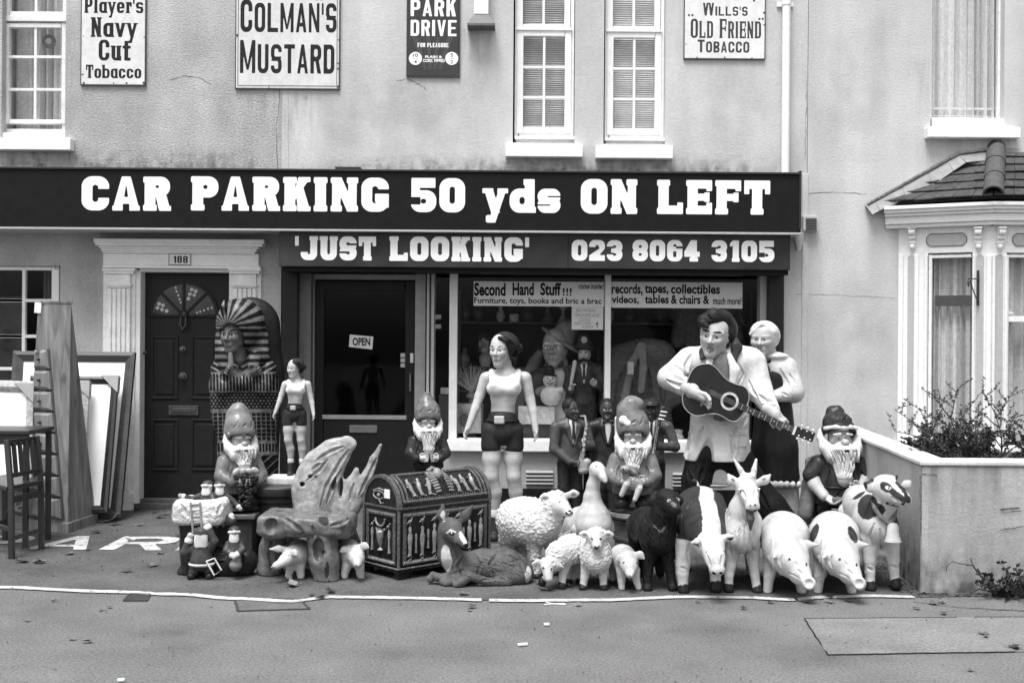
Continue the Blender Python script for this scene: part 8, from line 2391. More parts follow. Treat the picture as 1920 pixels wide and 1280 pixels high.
# ================================================================ boot ornament with little santas
fm('bootd', .022, .25, .35); fm('cuff', .56, .6, .08, bump=.4); fm('santa', .055, .35, .3); fm('trim', .60, .5, .05)
t = thing('boot_ornament', 'big dark boot ornament with small Santa figures climbing over its white cuff', 'ornament', gnd(395,1082))
Y=-2.72
s = S(Y,.005,k=6); s.ch([(382,985,0,46),(384,1030,0,44),(384,1058,0,44)],'bootd',8,sy=.8); s.ch([(385,1052,0,34),(430,1055,-6,30),(458,1052,-10,24)],'bootd',10,sy=.9); s.c((345,1072,0,12),(462,1066,-8,14),'bootd',6,sy=1.6); s.e((466,1050,-10),(14,18,18),'bootd',8)
for P_ in ([(352,1050),(380,1062),(420,1052)],[(395,1000),(405,1030),(430,1034)],[(360,1000),(366,1040)],[(420,1020),(440,1030)]): s.crease(P_,6,5)
floor_cut(s); s.build('boot', t)
s = S(Y,.005,k=5); s.b((380,956,-2),(48,44,24),14,'cuff',4); s.e((380,926,2),(38,34,12),'cuff',3,op='cut'); s.crease([(340,945),(352,970)],5,4); s.crease([(395,940),(402,968)],5,4); s.crease([(415,945),(408,965)],5,3); s.wool=(.006,60,['cuff']); s.build('cuff', t)
for i,(x,y_) in enumerate(((336,982),(345,984),(358,984),(393,985),(407,985),(418,984))):
    s = S(Y,.0035,k=2); s.e((x,y_,-34+abs(x-378)*.3),(3.6,3.6,4),'gold',1); s.c((x,y_-5,-34+abs(x-378)*.3,1.4),(x,y_-2,-34+abs(x-378)*.3,2),'gold',1); s.build('bell', t)
p = MB(); u=mpp(Y); yl=Y-46*u
for x0,x1 in ((357,362),(375,379)): p.tube([at(x0,941,yl),at(x1,998,yl-.01)],.0065,6)
for k in range(5): p.tube([at(357+k*1.2,946+k*11.5,yl),at(375+k*.9,944+k*11.5,yl)],.005,6)
p.build('ladder', mat('ladder_wood',.22,.5,.2,30), t, smooth=True)
def santa(px, py, sc, dz, yaw, arms, name='santa_figure', back=False, legs_=True):
    s = S(Y-dz*mpp(Y),.0036,(px,py),sc,yaw,.04); bm='santa'
    if back: s.e((0,.78,0),(.15,.15,.16),'gskin',.02); s.e((0,.88,.0),(.17,.17,.12),bm,.03); s.e((0,.83,.02),(.18,.18,.04),'trim',.02); s.e((0,.72,-.12),(.14,.06,.18),'trim',.03)
    else: s.e((0,.78,0),(.15,.14,.16),'gskin',.02); s.e((0,.66,-.10),(.13,.08,.17),'trim',.04); s.e((0,.88,.03),(.16,.16,.12),bm,.02); s.ch([(-.15,.84,-.05,.035),(0,.86,-.15,.04),(.15,.84,-.05,.035)],'trim',.02); s.e((0,.77,-.14),.03,'gskin',.01); s.e((-.05,.80,-.14),.018,'pupil',.005); s.e((.05,.80,-.14),.018,'pupil',.005)
    s.c((0,.58,0,.17),(0,.32,0,.24),bm,.06)
    if legs_:
        s.e((0,.24,0),(.27,.26,.05),'trim',.03)
        s.ch([(-.12,.22,0,.11),(-.17,.04,-.02,.09)],bm,.04); s.ch([(.12,.22,0,.11),(.16,.06,-.02,.09)],bm,.04); s.ch([(-.17,.02,0,.09),(-.19,.0,-.12,.08)],'bootd',.03); s.ch([(.16,.04,0,.09),(.17,.0,-.12,.08)],'bootd',.03)
    for a in arms: s.ch([(*a[0],.10),(*a[1],.085),(*a[2],.075)],bm,.04); s.e(a[2],.085,'trim',.02); q=Vector(a[2])+(Vector(a[2])-Vector(a[1])).normalized()*.10; s.e(tuple(q),.07,'gskin',.02)
    return s.build(name, t)
santa(378,1078,92,42,5,[((-.16,.55,0),(-.33,.48,-.05),(-.25,.72,-.05)),((.16,.55,0),(.26,.70,-.05),(.12,.98,-.02))],back=True)
santa(388,962,62,0,-8,[((-.16,.55,0),(-.42,.44,-.1),(-.66,.52,-.2)),((.16,.55,0),(.32,.30,-.2),(.14,.22,-.35))],legs_=False)
santa(411,960,60,-14,20,[((.16,.55,0),(.40,.36,-.1),(.56,.18,-.2))],legs_=False)
santa(439,1052,66,44,10,[((-.16,.5,0),(-.22,.34,-.12),(-.05,.22,-.24)),((.16,.5,0),(.26,.36,-.12),(.10,.24,-.24))],legs_=False)
s = S(Y,.0038,k=4); s.ch([(442,1058,-52,12),(444,1046,-52,8),(440,1036,-50,3)],'sleeve',4); s.build('sack', t)
p = MB(); yy=Y-62*u; pts_=[at(x,y_,yy) for x,y_ in ((387,1052),(402,1078),(415,1068),(402,1046))]; p.tube(pts_+[pts_[0]],.006,6); p.build('buckle', mat('buckle_pale',.6,.4), t, smooth=True)
s = S(Y,.004,k=4); s.ch([(418,974,-10,13),(432,978,-8,11)],'santa',4); s.ch([(434,966,-10,5),(436,990,-10,5)],'trim',2); s.build('santa_arm', t)

# ================================================================ obelisk chest of drawers
m_pine = wood_mat('pine_wood',.18,.5,.6,'Z',22)
t = thing('obelisk_drawers', 'tall tapering pine obelisk chest of drawers', 'drawers', gnd(110,998))
F0 = gnd(128,999); F1_ = gnd(181,980); F2_ = gnd(48,991)       # front corner, right corner, left corner at floor
zt_ = at(120,568,-1.15).z
def ob(cx_, z):
    k = z/zt_; return k
T0 = at(130,570,-1.2); apex_w = .10
rx = (F1_-F0); lx = (F2_-F0); rx.z = lx.z = 0
top0 = Vector((at(92,568,-1.12).x,-1.12,zt_)); 
bf, br_, bl_ = F0, F0+rx, F0+lx; bb = F0+rx+lx
cen = (bf+bb)/2
def topc(p): 
    q = cen+(p-cen)*.36; return Vector((q.x-.05,q.y,zt_))
tf, tr_, tl_ = at(87,572,-1.12), at(134,570,-1.03), at(71,570,-1.07)
for q in (tf,tr_,tl_): q.z = zt_
tb_ = tr_+tl_-tf
def lerp4(u_, v_, z0):   # face point
    pass
p = MB(); z0 = .075
def lv(p_, q_, z): return p_.lerp(q_, z/zt_)
ring0 = [lv(bf,tf,z0)+Vector((0,0,0)), lv(br_,tr_,z0), lv(bb,tb_,z0), lv(bl_,tl_,z0)]; ring1 = [tf,tr_,tb_,tl_]
p.loft([ring0,ring1]); body = p.build('carcase', m_pine, t, bevel=.004)
def off(p_, k): q = cen+(Vector((p_.x,p_.y,0))-cen)*k; return Vector((q.x,q.y,p_.z))
p = MB(); p.loft([[off(q,1.06) for q in (bf,br_,bb,bl_)],[Vector((off(q,1.05).x,off(q,1.05).y,z0+.004)) for q in (bf,br_,bb,bl_)]]); p.build('plinth', m_pine, t, bevel=.005)
ct_ = (tf+tb_)/2; p = MB(); p.loft([[ct_+(q-ct_)*1.1 for q in ring1],[ct_+(q-ct_)*1.1+Vector((0,0,.016)) for q in ring1]]); p.build('cap', m_pine, t)
# drawers on the left-front face (bf-bl)
nl = (tl_-bf).cross(bl_-bf).normalized()
if nl.y > 0: nl = -nl
nd = 8; zz = [.10+(zt_*.80-.10)*(i/nd)**.98 for i in range(nd+1)]
for i in range(nd):
    za, zb_ = zz[i]+.008, zz[i+1]-.012
    def fp(z, s_): 
        a, b = lv(bl_,tl_,z), lv(bf,tf,z); return a.lerp(b,s_)
    q4 = [fp(za,.10),fp(za,.90),fp(zb_,.90),fp(zb_,.10)]; q5 = [x+nl*.022 for x in q4]; c = sum(q5,Vector())/4; q6 = [c+(x-c)*.72+nl*.016 for x in q5]
    p = MB(); p.add([x+nl*.002 for x in (fp(za-.008,.05),fp(za-.008,.95),fp(zb_+.010,.95),fp(zb_+.010,.05))],[(0,1,2,3)]); p.build('drawer_gap_shade', mat('pine_gap_shade',.05,.7,.3,20), t)  # dark sheet round the drawer: recess shading put in as colour
    p = MB(); p.add(q4+q5+q6,[(0,1,5,4),(1,2,6,5),(2,3,7,6),(3,0,4,7),(4,5,9,8),(5,6,10,9),(6,7,11,10),(7,4,8,11),(8,9,10,11)]); d_ = p.build('drawer', m_pine, t)
    p = MB(); p.ball(c+nl*.032,(.013,.013,.013)); p.tube([c+nl*.01,c+nl*.03],.006,8); p.build('drawer_knob', mat('knob_dark',.03,.4,.2,30), d_, smooth=True)
p = MB(); c = fp(zt_*.985,.15)+nl*.01; p.obox(c+Vector((0,0,-.01)),(.032,.003,.04),rotz(-20)@roty(4)); p.build('price_tag', mat('paper_tag',.72,.7,.08,60), t)

# ================================================================ leaning picture frames
def pframe(label, C4, rail, th, m_r, m_p, corners=(), name='picture_frame'):
    """C4: corners TL,TR,BR,BL in metres"""
    TL,TR,BR,BL = C4; t = thing(name, label, 'picture frame', (BL+BR)/2, 'picture frames leaning by the door')
    ux = (TR-TL).normalized(); uy = (TL-BL).normalized(); nn = ux.cross(uy).normalized()
    if nn.y > 0: nn = -nn
    I = [TL+ux*rail-uy*rail, TR-ux*rail-uy*rail, BR-ux*rail+uy*rail, BL+ux*rail+uy*rail]; O = [TL,TR,BR,BL]
    for i in range(4):
        j = (i+1)%4; a = [O[i],O[j],I[j],I[i]]; b = [O[i]+nn*th,O[j]+nn*th,I[j]+nn*th*.55,I[i]+nn*th*.55]; mid = [(O[i]*.6+I[i]*.4)+nn*th*1.15,(O[j]*.6+I[j]*.4)+nn*th*1.15]
        p = MB(); p.add(a+[b[0],b[1],mid[1],mid[0],b[2],b[3]],[(0,1,2,3),(0,4,5,1),(4,7,6,5),(7,9,8,6),(9,3,2,8),(0,3,9,7,4),(1,5,6,8,2)]); p.build('frame_rail', m_r, t)
    p = MB(); p.add([q+nn*th*.35 for q in I]+[q+nn*.002 for q in I],[(3,2,1,0),(4,5,6,7)]); p.build('picture', m_p, t)
    for ci in corners:
        o = O[ci]; dx = (O[(ci+1)%4]-o).normalized(); dy = (O[ci-1]-o).normalized(); k = .15
        e = nn*(th*1.25+.006); oo = o-dx*.008-dy*.008
        p = MB(); p.add([oo+e,oo+dx*k+e,oo+dy*k+e,oo-nn*.006,oo+dx*k-nn*.006,oo+dy*k-nn*.006],[(0,1,2),(3,5,4),(0,3,4,1),(0,2,5,3)]); p.build('corner_protector', mat('cardboard',.30,.8,.1,30,.1), t)
    return t
m_mat = mat('white_mount',.82,.7,.03,30); m_fd = wood_mat('frame_dark_wood',.045,.3,.4,'X',20,False); m_fb = mat('frame_black',.02,.35,.2,20); m_fl = mat('frame_limed',.34,.5,.35,40,.5,70)
def A4(tl,tr,br,bl,yt,yb): return [at(*tl,yt),at(*tr,yt),at(*br,yb),at(*bl,yb)]
pframe('largest dark wooden picture frame leaning behind the obelisk drawers', A4((28,660),(256,662),(228,972),(10,968),-.22,-.62), .085, .04, m_fd, m_mat)
pframe('black picture frame with cardboard corners beside the obelisk drawers', A4((60,706),(224,708),(203,962),(48,962),-.40,-.78), .06, .035, m_fb, m_mat, (1,))
pframe('pale carved picture frame with cardboard corner close behind the obelisk drawers', A4((20,716),(170,718),(158,960),(8,962),-.52,-.9), .065, .035, m_fl, m_mat, (1,))
pframe('pale carved picture frame with white mount at the left edge', A4((-60,718),(66,722),(62,905),(-60,905),-1.05,-1.2), .06, .035, m_fl, m_mat, (0,1))
t = thing('cardboard_scrap', 'curled scrap of cardboard lying at the foot of the frames', 'cardboard', gnd(205,975))
p = MB(); c = gnd(205,978); k_ = [(.0,.0),(.05,.002),(.10,.012),(.14,.035),(.165,.075)]
vs = [(c.x-.09+x,c.y-.04-x*.1,.006+z) for x,z in k_]+[(c.x-.10+x*1.05,c.y+.05,.006+z*.8) for x,z in k_]
p.add(vs,[(i,i+1,6+i,5+i) for i in range(4)]); o = p.build('scrap', MATS['cardboard'], t); m_ = o.modifiers.new('s','SOLIDIFY'); m_.thickness=.003

# ================================================================ dark table, chair and carved cabinet at the left edge
m_dw = wood_mat('dark_stained_wood',.022,.35,.35,'Z',26,False)
t = thing('side_table', 'dark wooden table top seen at the left edge behind the chair', 'table', gnd(20,1030))
Y=-1.75
a = at(76,800,Y); zt3 = at(40,803,Y).z
p = MB(); p.box(a.x-.75,a.x,-1.95,-1.5,zt3-.03,zt3); p.build('table_top', m_dw, t, bevel=.006)
for x,y_ in ((a.x-.03,-1.92),(a.x-.03,-1.53),(a.x-.72,-1.92),(a.x-.72,-1.53)):
    p = MB(); p.bar((x,y_,0),(x,y_,zt3-.03),.035); p.build('leg', m_dw, t, bevel=.003)
p = MB(); p.box(a.x-.70,a.x-.05,-1.93,-1.91,zt3-.10,zt3-.031); p.build('apron_rail', m_dw, t, bevel=.003)
t = thing('slat_chair', 'dark wooden chair with slatted back cut by the left edge', 'chair', gnd(40,1046))
def W2(px,py,y): return at(px,py,y)
fl, fr_, bl2, br2 = gnd(22,1048), gnd(78,1030), gnd(-40,1030), gnd(10,1012)
def up(p_, z, dx=0, dy=0): return Vector((p_.x+dx,p_.y+dy,z))
zs = .46
for p_, ztop, dx, dy in ((fl,.80,-.06,.05),(fr_,.80,-.05,.02),(bl2,zs,.0,0),(br2,zs,0,0)):
    p = MB(); p.bar(up(p_,0),up(p_,zs,-.012,.01),.036); 
    if ztop > zs: p.bar(up(p_,zs,-.012,.01),up(p_,ztop,dx,dy),.034)
    p.build('leg', m_dw, t, bevel=.004)
p = MB(); q = [up(fl,zs,-.03,-.02),up(fr_,zs,.01,.0),up(br2,zs,.02,.03),up(bl2,zs,-.02,.02)]; p.loft([q,[x+Vector((0,0,.03)) for x in q]]); p.build('seat', m_dw, t, bevel=.008)
for z,zz_ in ((.775,.045),(.56,.03)):
    k = (z-zs)/(.80-zs); p = MB(); p.bar(up(fl,z,-.07*k,.05*k),up(fr_,z,-.06*k,.02*k),.022,zz_); p.build('back_rail', m_dw, t, bevel=.003)
for k in range(4):
    u_ = .2+k*.2; a_ = up(fl,.56,-.025,.02).lerp(up(fr_,.56,-.02,.01),u_); b_ = up(fl,.775,-.055,.045).lerp(up(fr_,.775,-.046,.02),u_); p = MB(); p.bar(a_,b_,.030,.012,up=(0,1,0)); p.build('slat', m_dw, t, bevel=.002)
for a_,b_,z in ((fl,fr_,.14),(fl,bl2,.20),(fr_,br2,.22),(bl2,br2,.14),(fl,fr_,.40),(fr_,br2,.40)):
    p = MB(); p.bar(up(a_,z),up(b_,z),.022,.03 if z<.4 else .045); p.build('stretcher', m_dw, t, bevel=.003)
m_oak = wood_mat('limed_oak',.18,.3,.6,'X',20,False)
t = thing('carved_cabinet', 'low carved wooden cabinet with scroll ornament behind the dark chair', 'cabinet', gnd(40,1000))
c = gnd(78,992); p = MB(); p.box(c.x-.75,c.x,c.y,c.y+.35,.0,.36); p.build('carcase', m_oak, t, bevel=.008)
p = MB(); p.box(c.x-.76,c.x+.008,c.y-.012,c.y+.36,.0,.05); p.build('plinth', m_oak, t, bevel=.006)
p = MB(); p.box(c.x-.77,c.x+.015,c.y-.018,c.y+.36,.36,.39); p.build('top', m_oak, t, bevel=.006)
p = MB(); sc_ = Vector((c.x-.20,c.y-.008,.20))
for sg in (-1,1):
    p.tube([sc_+Vector((sg*x,0,z)) for x,z in ((.0,-.06),(.02,-.02),(.05,-.015),(.055,.02),(.03,.03),(.03,.01))],.008,6); p.tube([sc_+Vector((sg*x,0,z)) for x,z in ((.0,-.05),(.035,-.05),(.045,-.07))],.006,6)
p.ball(sc_+Vector((0,0,.05)),(.016,.01,.03)); p.tube([sc_+Vector((0,0,-.08)),sc_+Vector((0,0,.05))],.008,6); p.build('scroll_ornament', mat('scroll_pale',.34,.5,.3,40), t, smooth=True)
# ================================================================ things in and on the shop window
m_paper = mat('banner_paper',.66,.6,.05,40); m_txt = mat('banner_text',.012,.6,.1,30,spec=.1)
t = thing('window_banner', 'white window banner reading Second Hand Stuff come inside', 'banner', at(1010,575,.098))
p = MB(); p.pbox(888,1133,528,574,.094,.0965); p.build('sheet', m_paper, t)
yb=.0925
ptext('lettering','Second',889,948,530,555,yb,m_txt,t,.035); ptext('lettering','Hand',961,1001,530,554,yb,m_txt,t,.035); ptext('lettering','Stuff',1013,1052,530,554,yb,m_txt,t,.035); ptext('lettering','!!!',1055,1072,540,554,yb,m_txt,t,.02)
ptext('lettering','come inside!',1085,1132,531,542,yb,m_txt,t,.02,.25); ptext('lettering','Furniture, toys, books and bric a brac',889,1128,558,572.5,yb,m_txt,t,.02)
t = thing('window_banner', 'white window banner reading records, tapes, collectibles and much more', 'banner', at(1268,577,.098))
p = MB(); p.pbox(1146,1392,529,577.5,.094,.0965); p.build('sheet', m_paper, t)
for s_,a,b,y0_,y1_ in (('records,',1147,1205,532,554),('tapes,',1209,1253,534,555),('collectibles',1258,1350,533,551),('videos,',1147,1198,554,571),('tables',1209,1254,553,569),('& chairs &',1258,1330,553,570),):
    ptext('lettering',s_,a,b,y0_,y1_,yb,m_txt,t,.03)
ptext('lettering','much more!',1337,1390,557,571,yb,m_txt,t,.02)
t = thing('handwritten_note', 'handwritten note saying browsers are welcome inside, taped below the banner', 'note', at(1102,618,.098))
p = MB(); p.pbox(1072,1131,575,618,.094,.0965); p.build('sheet', mat('note_paper',.60,.7,.06,30), t)
m_pen = mat('pen_ink',.22,.7,.2,40)
for s_,a,b,y0_,y1_ in (('BROWSERS,',1080,1118,579,586),('SMOKERS AND',1078,1124,588,594),('DOGS',1087,1107,596,602),('WELCOME',1076,1108,603,608.5),('INSIDE',1092,1113,610,615)): ptext('lettering',s_,a,b,y0_,y1_,yb,m_pen,t,.0,.15)
ptext('lettering','!',1118,1121,604,614,yb,m_txt,t,.01)
t = thing('open_sign', 'small white OPEN sign hanging inside the shop door glass', 'sign', at(678,653,.26))
p = MB(); A_ = [at(656,627,.245),at(700,631,.245),at(698,655,.245),at(654,650,.245)]; p.add(A_,[(3,2,1,0)]); p.build('card', mat('open_card',.74,.5,.04,30), t)
o = ptext('lettering','OPEN',661,694,633,648,.243,m_txt,t,.03)
# two small notices on the side light
for (x0,x1,y0_,y1_,lb) in ((807,823,590,598,'pale sticker on the side light, upper of two'),(807,823,608,616,'pale outlined sticker on the side light, lower of two')):
    t = thing('window_sticker', lb, 'sticker', at(815,y1_,.13)); p = MB(); p.pbox(815,827,y0_,y1_,.094,.0965); p.build('label', mat('sticker_grey',.20,.6,.4,200), t)

zsh = at(1000,838,.1).z-.012     # display shelf level
def shelf(px, y): return Vector((at(px,800,y).x, y, zsh))
# cowboy bust
fm('bustskin', .24, .4, .12); fm('bustcoat', .04, .4, .3); fm('wshirt', .48, .5, .05)
t = thing('bust_figure', 'bust of a man in wide hat, round glasses and bow tie inside the window', 'bust', shelf(1045,.42))
Y=.42
s = S(Y,.0052,k=7); head(s,(1040,652,-18),74,yaw=-16,skin='bustskin',male=True,smile=.04,brow='shade'); s.ch([(1050,680,-4,15),(1052,700,0,16)],'bustskin',6); s.build('body', t)
s = S(Y,.0055,k=4); s.e((1054,638,-2),(46,40,6),'hatfelt',3,rot=roty(33)@rotx(8)); s.ch([(1056,632,0,24),(1063,618,0,21)],'hatfelt',5); s.build('hat', t)
s = S(Y,.006,k=8); s.ch([(1012,714,4,22),(1090,714,4,22)],'bustcoat',10); s.c((1050,720,4,44),(1050,840,4,48),'bustcoat',10,sy=.6); s.ch([(1008,716,4,22),(1000,790,-4,20)],'bustcoat',8); s.ch([(1094,716,4,22),(1100,790,-4,20)],'bustcoat',8); s.e((1046,716,-30),(13,20,44),'bustcoat',3,op='cut')
s.ch([(1062,690,-26,5),(1070,720,-32,6),(1060,765,-34,3)],'bustcoat',2); s.b((1050,870,0),(120,80,42),1,'bustcoat',1,op='cut'); s.build('coat', t)
s = S(Y,.005,k=4); s.c((1047,706,-14,18),(1047,780,-12,20),'wshirt',4,sy=.7); s.dot(1047,728,1.8,1.8); s.build('shirt', t)
s = S(Y,.0042,k=2); s.ch([(1030,682,-30,6),(1041,684,-33,3),(1052,682,-30,6)],'tie',2,sy=.6); s.build('bow_tie', t)
p = MB(); hc = at(1040,648,Y-50*mpp(Y))
for dx_ in (-9,9):
    c = at(1033+dx_*.95,647,Y-49*mpp(Y)); p.tube([c+Vector((.030*math.cos(q*.524),-.0,.026*math.sin(q*.524))) for q in range(13)],.003,5)
p.tube([at(1030,646,Y-50*mpp(Y)),at(1036,646,Y-50*mpp(Y))],.003,5); p.build('glasses', mat('glasses_wire',.4,.3,metal=.5), t)
# policeman
t = thing('policeman_figure', 'moustached policeman figure with badge helmet inside the window', 'policeman figure', shelf(1092,.33))
Y=.33; org=(1094,848)
suitman(t,Y,org,200,-4,'bustcoat','gskin',hyaw=-8,tie='tie',hair=None,hh=.185,vox=.0042,arms=[('l',[(-.13,.78,0),(-.16,.62,-.03),(-.115,.58,-.14)],((-.115,.58,-.15),(.1,.9,-.3),(.4,0,-.6)),1),('r',[(.13,.78,0),(.17,.62,-.03),(.11,.63,-.13)],((.11,.63,-.14),(-.5,.6,-.3),(.1,.2,-.8)),-1)])
s = S(Y,.004,org,200,-4,.012); s.ch([(0,.995,0,.082),(0,1.06,.0,.06)],'bustcoat',.02); s.e((0,.985,-.01),(.10,.12,.014),'bustcoat',.01); s.e((0,.90,-.02),(.085,.09,.07),'bustcoat',.005,op='cut'); s.build('helmet', t)
s = S(Y,.0035,org,200,-4,.006); s.e((0,1.055,-.065),(.030,.012,.034),'buckle',.004); s.build('badge', t)
s = S(Y,.0035,org,200,-4,.006); s.ch([(-.045,.862,-.085,.011),(0,.872,-.098,.013),(.045,.862,-.085,.011)],'black',.006); s.build('moustache', t)
s = S(Y,.0038,org,200,-4,.006); s.c((-.125,.60,-.18,.014),(-.085,.85,-.18,.020),'beak',.004); s.build('truncheon', t)
# snowman
t = thing('snowman_figure', 'white snowman figure in black hat on a box in the window', 'snowman', at(1033,760,.24))
Y=.24; s = S(Y,.0042,k=4); s.e((1033,742,0),(20,18,19),'white',3); s.e((1031,713,-2),(13,12,13),'white',3); s.dot(1027,709,1.4,1.8); s.dot(1036,709,1.4,1.8); s.dot(1031.5,713,1.2,2.4,'midcloth'); s.line([(1026,717),(1031,720),(1037,717)],.8); s.ch([(1046,732,-6,6),(1052,730,-8,5)],'white',3); s.build('body', t)
s = S(Y,.004,k=2); s.e((1031,703,0),(14,13,3),'black',1,rot=roty(6)); s.ch([(1031,700,0,9),(1030,693,0,9)],'black',2); s.build('hat', t)
s = S(Y,.004,k=2); s.ch([(1022,727,4,5),(1012,734,6,9)],'eardark',2,sy=.5); s.build('scarf', t)
# boxes
def bxs(label, px0,px1,py0,py1,y,d,v,nm='display_box',rz=0):
    a, b = at(px0,(py0+py1)/2,y), at(px1,(py0+py1)/2,y); z1 = at((px0+px1)/2,py0,y).z; z0 = at((px0+px1)/2,py1,y).z
    t = thing(nm,label,'box',((a.x+b.x)/2,y+d/2,z0)); p = MB(); p.obox(((a.x+b.x)/2,y+d/2,(z0+z1)/2),((b.x-a.x)/2,d/2,(z1-z0)/2),rotz(rz)); p.build('carton', mat('carton_%d'%int(v*100),v,.5,.3,25), t, bevel=.003); return t, (a+b)/2
bxs('pale card box in the window under the snowman',972,1040,762,795,.22,.14,.45); bxs('dark card box in the window under the pale box',972,1036,795,838,.24,.14,.03)
tb, c = bxs('pale box with round dark picture in the window behind the big mullion',858,904,757,812,.24,.14,.30,rz=-8)
p = MB(); q = at(871,787,.235); p.prism([(q.x+.05*math.cos(i*.2618),q.z+.062*math.sin(i*.2618)) for i in range(24)],.215,.22); p.build('printed_disc', mat('disc_dark',.07,.5,.4,30), tb)
bxs('tall dark patterned box beside the side light',822,844,740,822,.28,.12,.05); bxs('small pale box lid on top of the tall dark box',826,846,727,739,.27,.13,.42)
# fibre-optic lamp
t = thing('fibre_lamp', 'fibre optic lamp with fanned pale strands in the window', 'lamp', shelf(885,.45))
rr = random.Random(8); p = MB(); b0 = at(884,735,.45)
for i in range(130):
    a = rr.gauss(0,.55); L = rr.uniform(.16,.27); d = Vector((math.sin(a),rr.uniform(-.35,.35),math.cos(a))); p.tube([b0,b0+d*L*.6,b0+d*L+Vector((0,0,-abs(a)*.03))],[.0016,.0012,.0008],3)
o = p.build('strands', mat('fibre_pale',.45,.4,.2,30), t); o['kind']='stuff'
p = MB(); p.lathe((b0.x,b0.y,zsh),[(.08,0),(.085,.02),(.05,.05),(.025,b0.z-zsh-.06),(.05,b0.z-zsh-.05),(.05,b0.z-zsh-.02),(.015,b0.z-zsh)],20); p.build('lamp_base', mat('lamp_base',.25,.35,.3,30), t, smooth=True)
# coat hung in the window
t = thing('hanging_coat', 'dark wool coat with pale scarf hanging in the right-hand window', 'coat', shelf(1210,.55))
Y=.5; fm('wool_coat', .10, .8, .3, bump=.6); fm('scarfg', .18, .7, .2, bump=.4)
s = S(Y,.007,k=10); s.ch([(1166,668,8,22),(1236,662,8,24)],'wool_coat',14); s.c((1205,680,10,44),(1205,845,6,62),'wool_coat',14,sy=.5); s.ch([(1160,672,8,22),(1140,760,0,22)],'wool_coat',12); s.ch([(1244,668,8,22),(1262,740,4,22)],'wool_coat',12)
for P_ in ([(1185,690),(1180,760),(1170,820)],[(1215,690),(1222,760),(1230,810)],[(1240,690),(1244,760)],[(1165,700),(1155,760)]): s.crease(P_,7,6)
s.build('coat', t)
s = S(Y,.006,k=4); s.ch([(1200,648,-24,6),(1185,680,-34,7),(1172,740,-36,7),(1160,800,-38,7)],'scarfg',3,sy=.5); s.ch([(1206,648,-24,6),(1206,690,-34,7),(1202,730,-36,7)],'scarfg',3,sy=.5); s.b((1182,690,-42),(6,2,12),1,'shade',1); s.build('scarf', t)
p = MB(); a = at(1200,640,Y); p.tube([a,a+Vector((0,0,.10)),a+Vector((.02,0,.13))],.006,6); p.bar(a+Vector((-.06,0,0)),a+Vector((.06,0,0)),.012); p.build('hanger', m_black, t)
# jar on the sill
t = thing('glass_jar', 'glass jar of trinkets standing on the sill beside the guitarist', 'jar', shelf(1270,.22))
c = shelf(1270,.22); p = MB(); p.lathe(c,[(.055,0),(.06,.01),(.06,.10),(.045,.13),(.045,.145),(.05,.15),(.05,.165),(.03,.17)],20); p.build('jar', mat('jar_glass',.30,.1,.4,60,spec=.8), t, smooth=True)
# shiny helmet glimpsed behind the statue
t = thing('metal_helmet', 'dark shiny helmet hanging at the back of the window', 'helmet', at(908,640,.8))
p = MB(); p.lathe(at(908,640,.8),[(.09,-.10),(.095,-.02),(.085,.05),(.05,.10),(.01,.115)],20); p.build('shell', mat('helmet_steel',.18,.12,.3,20,metal=.8), t, smooth=True)
p = MB(); c = at(908,640,.8); p.obox(c+Vector((0,-.09,-.02)),(.05,.012,.035)); p.build('visor', MATS['helmet_steel'], t, bevel=.006)
# plush arm
t = thing('soft_toy', 'grey soft toy reaching up beside the bust in the window', 'soft toy', shelf(990,.55))
Y=.5; s = S(Y,.006,k=8); s.e((980,740,0),(26,20,30),'goatgrey',8); s.ch([(985,715,0,14),(1003,680,-4,12),(1013,664,-6,10)],'goatgrey',6); s.e((972,705,0),(16,15,16),'goatgrey',6); s.c((978,768,0,20),(978,836,0,24),'goatgrey',8); s.build('body', t)
# stock at the back of the shop, dim behind the glass
t = thing('hanging_jacket', 'dark patterned jacket hanging high behind the right-hand banner', 'jacket', at(1330,640,.9))
s = S(.85,.008,k=8); s.ch([(1290,560,0,16),(1360,560,0,16)],'wool_coat',8); s.c((1325,570,0,36),(1328,690,0,42),'wool_coat',8,sy=.4); s.ch([(1285,562,0,16),(1270,640,0,14)],'wool_coat',6); s.ch([(1365,562,0,16),(1382,640,0,14)],'wool_coat',6); s.crease([(1310,580),(1305,680)],6,5); s.crease([(1340,580),(1346,680)],6,5); s.build('jacket', t)
p = MB(); z_ = at(1300,606,1.1).z
t = thing('back_shelf', 'dim shelf across the back of the shop window', 'shelf', at(1000,606,1.1))
p.box(at(862,600,1.1).x, at(1410,600,1.1).x, 1.0, 1.28, z_-.02, z_); p.build('board', mat('shelf_board',.08,.7,.2,20), t, bevel=.003)
zl_ = at(1300,690,1.1).z; p = MB(); p.box(at(862,600,1.1).x, at(1410,600,1.1).x, 1.0, 1.28, zl_-.02, zl_); p.build('board', MATS['shelf_board'], t, bevel=.003)
for x in (862,1140,1405):
    p = MB(); a = at(x,600,1.1); p.box(a.x-.012,a.x+.012,1.02,1.26,zsh,z_+.3); p.build('upright', MATS['shelf_board'], t)
rv = random.Random(31)
prof = [[(.03,0),(.05,.05),(.045,.10),(.02,.14),(.025,.17)],[(.045,0),(.05,.01),(.03,.03),(.012,.06),(.012,.10),(.045,.13),(.05,.15)],[(.04,0),(.055,.04),(.055,.10),(.03,.13),(.03,.15)],[(.05,0),(.06,.03),(.03,.06),(.02,.12),(.035,.16),(.02,.20)],[(.06,0),(.06,.09),(.055,.095),(.02,.10)]]
kinds = ['vase','goblet','jar','lamp base','pot']
